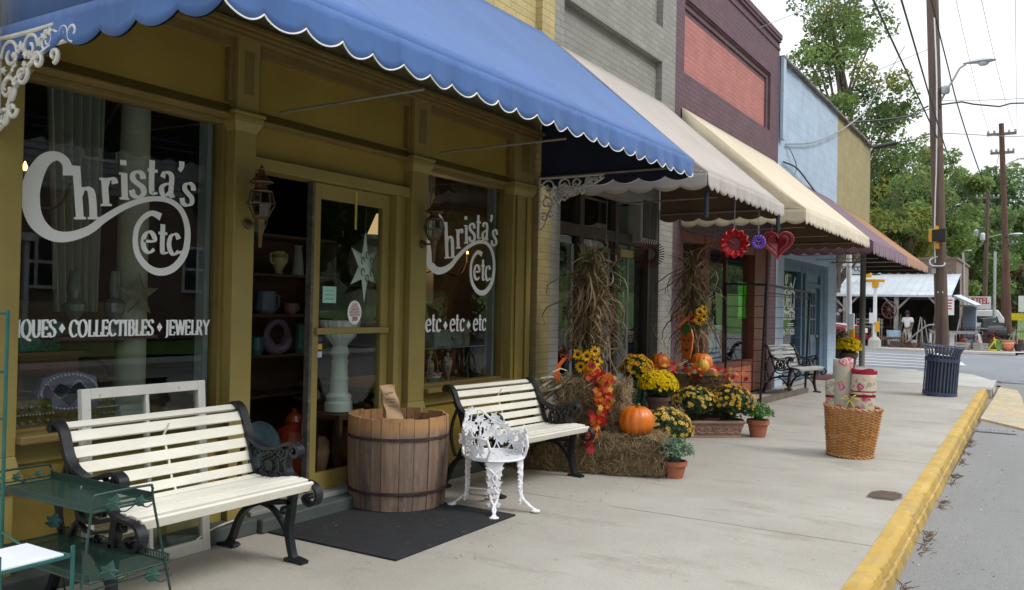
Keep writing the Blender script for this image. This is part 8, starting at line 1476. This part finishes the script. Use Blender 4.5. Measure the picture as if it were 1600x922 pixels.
goods('silver_tray_stand', 'silver scalloped tray table with a cream bell in the doorway', 'table', (-5.55, 5.66, .02), [('tray', M('silver', (.5, .5, .5), .25, .2, 10, metal=.9), lambda g: g.lathe([(.02, .70), (.17, .70), (.19, .715), (.17, .71), (.02, .708)], (0, 0, 0), 28, ribs=28, ribd=.05)), ('stem', MATS['aged_brass'], lambda g: g.lathe([(.12, 0), (.10, .03), (.022, .06), (.02, .7)], (0, 0, 0), 12))]); vase('small cream bell on the silver tray', (-5.50, 5.62, .735), [(.045, 0), (.04, .05), (.025, .075), (.008, .085), (.012, .10), (.003, .12)], (.60, .56, .48), 'bell')
goods('round_clock', 'round blue green clock leaning on the floor beyond the bench arm', 'clock', (-5.2, 4.72, .30), [('dial', M('clock_teal', (.05, .10, .12), .5, .4, 20), lambda g: g.lathe([(.01, 0), (.19, 0), (.20, .02), (.17, .035), (.01, .03)], (0, 0, .15), 28, tilt=Euler((0, R(75), 0)).to_matrix()))])
# behind the glazed door leaf: pedestal basin, lamp, globes, star
goods('pedestal_urn', 'white fluted pedestal and basin behind the glass door', 'pedestal', (-5.15, 5.545, .66), [('basin', M('pedestal_white', (.82, .83, .84), .6, .06, 8, .3, 40), lambda g: g.lathe([(.06, .56), (.075, .58), (.13, .64), (.165, .74), (.17, .78), (.15, .78)], (0, 0, 0), 40, ribs=24, ribd=.06)), ('column', MATS['pedestal_white'], lambda g: (g.lathe([(.12, 0), (.12, .07), (.105, .09), (.11, .13), (.08, .16), (.075, .25), (.08, .28), (.07, .30), (.065, .46), (.085, .5), (.06, .56)], (0, 0, 0), 24), [leafcard(g, (.07 * math.cos(a), .07 * math.sin(a), z), (math.cos(a), math.sin(a), 0), (0, 0, 1), .03) for a in np.linspace(0, 6.28, 8) for z in (.22, .33, .42)]))])
goods('dark_stool', 'dark stool carrying the white pedestal', 'stool', (-5.15, 5.545, .055), [('seat', m_wood, lambda g: g.box(-.17, .17, -.17, .17, .55, .595)), ('leg', m_wood, lambda g: [g.box(x - .02, x + .02, y - .02, y + .02, 0, .55) for x in (-.14, .14) for y in (-.14, .14)])])
goods('standard_lamp', 'lamp with a warm lit fringed shade high behind the glass door', 'lamp', (-6.3, 7.50, .02), [('shade', m_shade, lambda g: g.lathe([(.26, 2.18), (.21, 2.36), (.12, 2.58)], (0, 0, 0), 24, capb=False, capt=False)), ('stem', MATS['aged_brass'], lambda g: g.lathe([(.14, 0), (.12, .03), (.018, .06), (.016, 2.3)], (0, 0, 0), 10)), ('fringe', M('fringe_gold', (.35, .22, .08), .8), lambda g: g.lathe([(.262, 2.10), (.262, 2.19)], (0, 0, 0), 40, capb=False, capt=False))])
m_shell = M('shell_globe', (.55, .51, .48), .6, .25, 8, .5, 30)
goods('shell_globe', 'big mottled round vase behind the upper glass of the door', 'vase', (-5.75, 6.60, 1.80), [('globe', m_shell, lambda g: g.lathe([(.05, 0), (.17, .08), (.22, .22), (.19, .36), (.08, .44), (.10, .48)], (0, 0, 0), 24)), ('hand', m_wood, lambda g: g.box(-.15, .15, -.25, .25, -.04, -.002))]); goods('shell_globe', 'smaller mottled vase below the big round one behind the door', 'vase', (-5.6, 6.38, 1.42), [('globe', M('shell_pink', (.36, .25, .22), .6, .25, 8, .5, 30), lambda g: g.lathe([(.06, 0), (.10, .05), (.15, .18), (.13, .28), (.07, .31)], (0, 0, 0), 24, ribs=12, ribd=.1)), ('foot', m_wood, lambda g: g.box(-.12, .12, -.12, .12, -.1, -.002))])
so = goods('paper_star', 'white star with cut scrolls hung inside the glass door', 'star', (-4.86, 5.515, 1.90), [('star', M('star_white', (.88, .87, .84), .7, .05), lambda g: starfn(g, .235, 6)), ('cut_scroll', M('star_cut', (.16, .15, .13), .8), lambda g: [g.tube([(.028 + .0 * i, .075 * math.sin(a) + .022 * math.cos(t_), .075 * math.cos(a) + .022 * math.sin(t_)) for t_ in np.linspace(0, 4.6, 9)], .004, 5) for a in np.linspace(0, 6.283, 7)[:-1]]), ('thread', m_wire, lambda g: g.tube([(0, 0, .2), (0, 0, .55)], .002, 4))]); so.scale = (1, .85, 1.3)
g = MB(); g.box(-4.742, -4.738, 5.245, 5.268, 2.19, 2.50); tag(g.build('door_strap', M('brass_strip', (.50, .42, .08), .4, .2, 8)), 'narrow brass strip hanging over the top of the glazed door', 'strip')
# smaller window: glass shelf, chest, perfume bottles, bowl, chandelier, fan
goods('glass_shelf', 'green edged glass shelf inside the smaller lettered window', 'shelf', (-5.05, 7.0, 1.17), [('board', M('glass_edge', (.06, .17, .15), .2, .1, spec=.8), lambda g: g.box(-.12, .14, -.85, .50, 0, .012)), ('bracket', MATS['glass_edge'], lambda g: g.tube(spline([(.0, .42, 0), (0, .34, -.12), (0, .36, -.3), (0, .4, -.36)], 5), .008, 6))])
goods('silver_casket', 'grey studded casket on the glass shelf', 'casket', (-5.05, 6.95, 1.185), [('box', M('casket_grey', (.20, .21, .20), .5, .3, 30, .6, 90), lambda g: (g.box(-.09, .09, -.30, .30, 0, .13), g.box(-.10, .10, -.31, .31, .13, .155))), ('clasp', m_gold, lambda g: g.ball((.095, 0, .08), .022, 8))])
for y, s_, lb in ((6.92, 1.0, 'tall gilt and blue perfume bottle in the smaller window'), (6.63, .92, 'gilt perfume bottle behind the striped bowl')): goods('perfume_bottle', lb, 'bottle', (-5.0, y, .82), [('body', M('gilt_blue', (.45, .33, .12), .3, .8, 30, .4, 60, c2=(.04, .04, .16)), lambda g, s_=s_: g.lathe([(.03 * s_, 0), (.022 * s_, .03), (.05 * s_, .17 * s_), (.05 * s_, .22 * s_), (.018 * s_, .27 * s_), (.02 * s_, .3 * s_)], (0, 0, 0), 16)), ('stopper', m_gold, lambda g, s_=s_: g.ball((0, 0, .345 * s_), .038 * s_, 10))])
goods('basket_bowl', 'white footed bowl with pink ruffled rim and wire handle in the smaller window', 'bowl', (-4.98, 6.66, .82), [('bowl', M('bowl_white', (.62, .62, .62), .3, .05), lambda g: g.lathe([(.035, 0), (.02, .02), (.075, .07), (.085, .105), (.07, .1)], (0, 0, 0), 20)), ('rim', M('bowl_pink', (.50, .16, .24), .4), lambda g: g.tube([(.088 * math.cos(a), .088 * math.sin(a), .108 + .008 * math.sin(a * 10)) for a in np.linspace(0, 6.28, 60)], .008, 5)), ('handle', MATS['silver'], lambda g: g.tube([(0, .085 * math.cos(a), .11 + .20 * math.sin(a)) for a in np.linspace(0, 3.14, 16)], .004, 5))])
goods('wine_goblet', 'painted pink and green goblet vase on the glass shelf', 'vase', (-4.96, 7.15, 1.185), [('body', M('goblet_paint', (.30, .12, .14), .4, .7, 18, c2=(.06, .22, .12)), lambda g: g.lathe([(.05, 0), (.02, .04), (.06, .14), (.07, .22), (.05, .26)], (0, 0, 0), 16))]); goods('candle_chandelier', 'brass chandelier with four glowing candle bulbs inside the smaller window', 'chandelier', (-5.75, 7.75, 2.15), [('arms', MATS['aged_brass'], lambda g: [g.tube(spline([(0, 0, -.15), (.2 * math.cos(a), .35 * math.sin(a), -.22), (.26 * math.cos(a), .5 * math.sin(a), -.08)], 5), .012, 6) for a in (.5, 1.6, 3.6, 4.7)]), ('bulb', m_lamp, lambda g: [g.ball((.26 * math.cos(a), .5 * math.sin(a), .03), .014, 8, 0, (1, 1, 1.8)) for a in (.5, 1.6, 3.6, 4.7)]), ('candle', m_col, lambda g: [g.lathe([(.014, -.08), (.014, .02)], (.26 * math.cos(a), .5 * math.sin(a), 0), 8) for a in (.5, 1.6, 3.6, 4.7)])])
goods('hanging_rings', 'two thin hoops hanging at the top of the smaller window', 'ornament', (-4.98, 6.45, 2.55), [('hoop', MATS['aged_brass'], lambda g: [g.tube([(0, y + .07 * math.cos(a), .17 * math.sin(a)) for a in np.linspace(0, 6.283, 25)[:-1]], .004, 5, closed=True) for y in (0, .19)])]); goods('wall_curtain', 'grey curtain at the back of the smaller window', 'curtain', (-5.95, 7.7, 1.6), [('cloth', m_cur, lambda g: g.grid(lambda u, v: (.03 * math.sin(u * 30), -.3 + .55 * u, 1.5 * v), 40, 4))])
# the shop's own dim lamp light
def lamp(loc, e, c, r_=.05):
    l = bpy.data.lights.new('lamp_glow', 'POINT'); l.energy = e; l.color = c; l.shadow_soft_size = r_; o = bpy.data.objects.new('lamp_glow', l); COL.objects.link(o); o.location = loc
lamp((-6.3, 7.50, 2.4), 7, (1, .6, .3), .15); lamp((-6.2, 4.25, 1.74), 2, (1, .5, .2)); lamp((-5.75, 7.75, 2.2), 3, (1, .6, .3), .2)
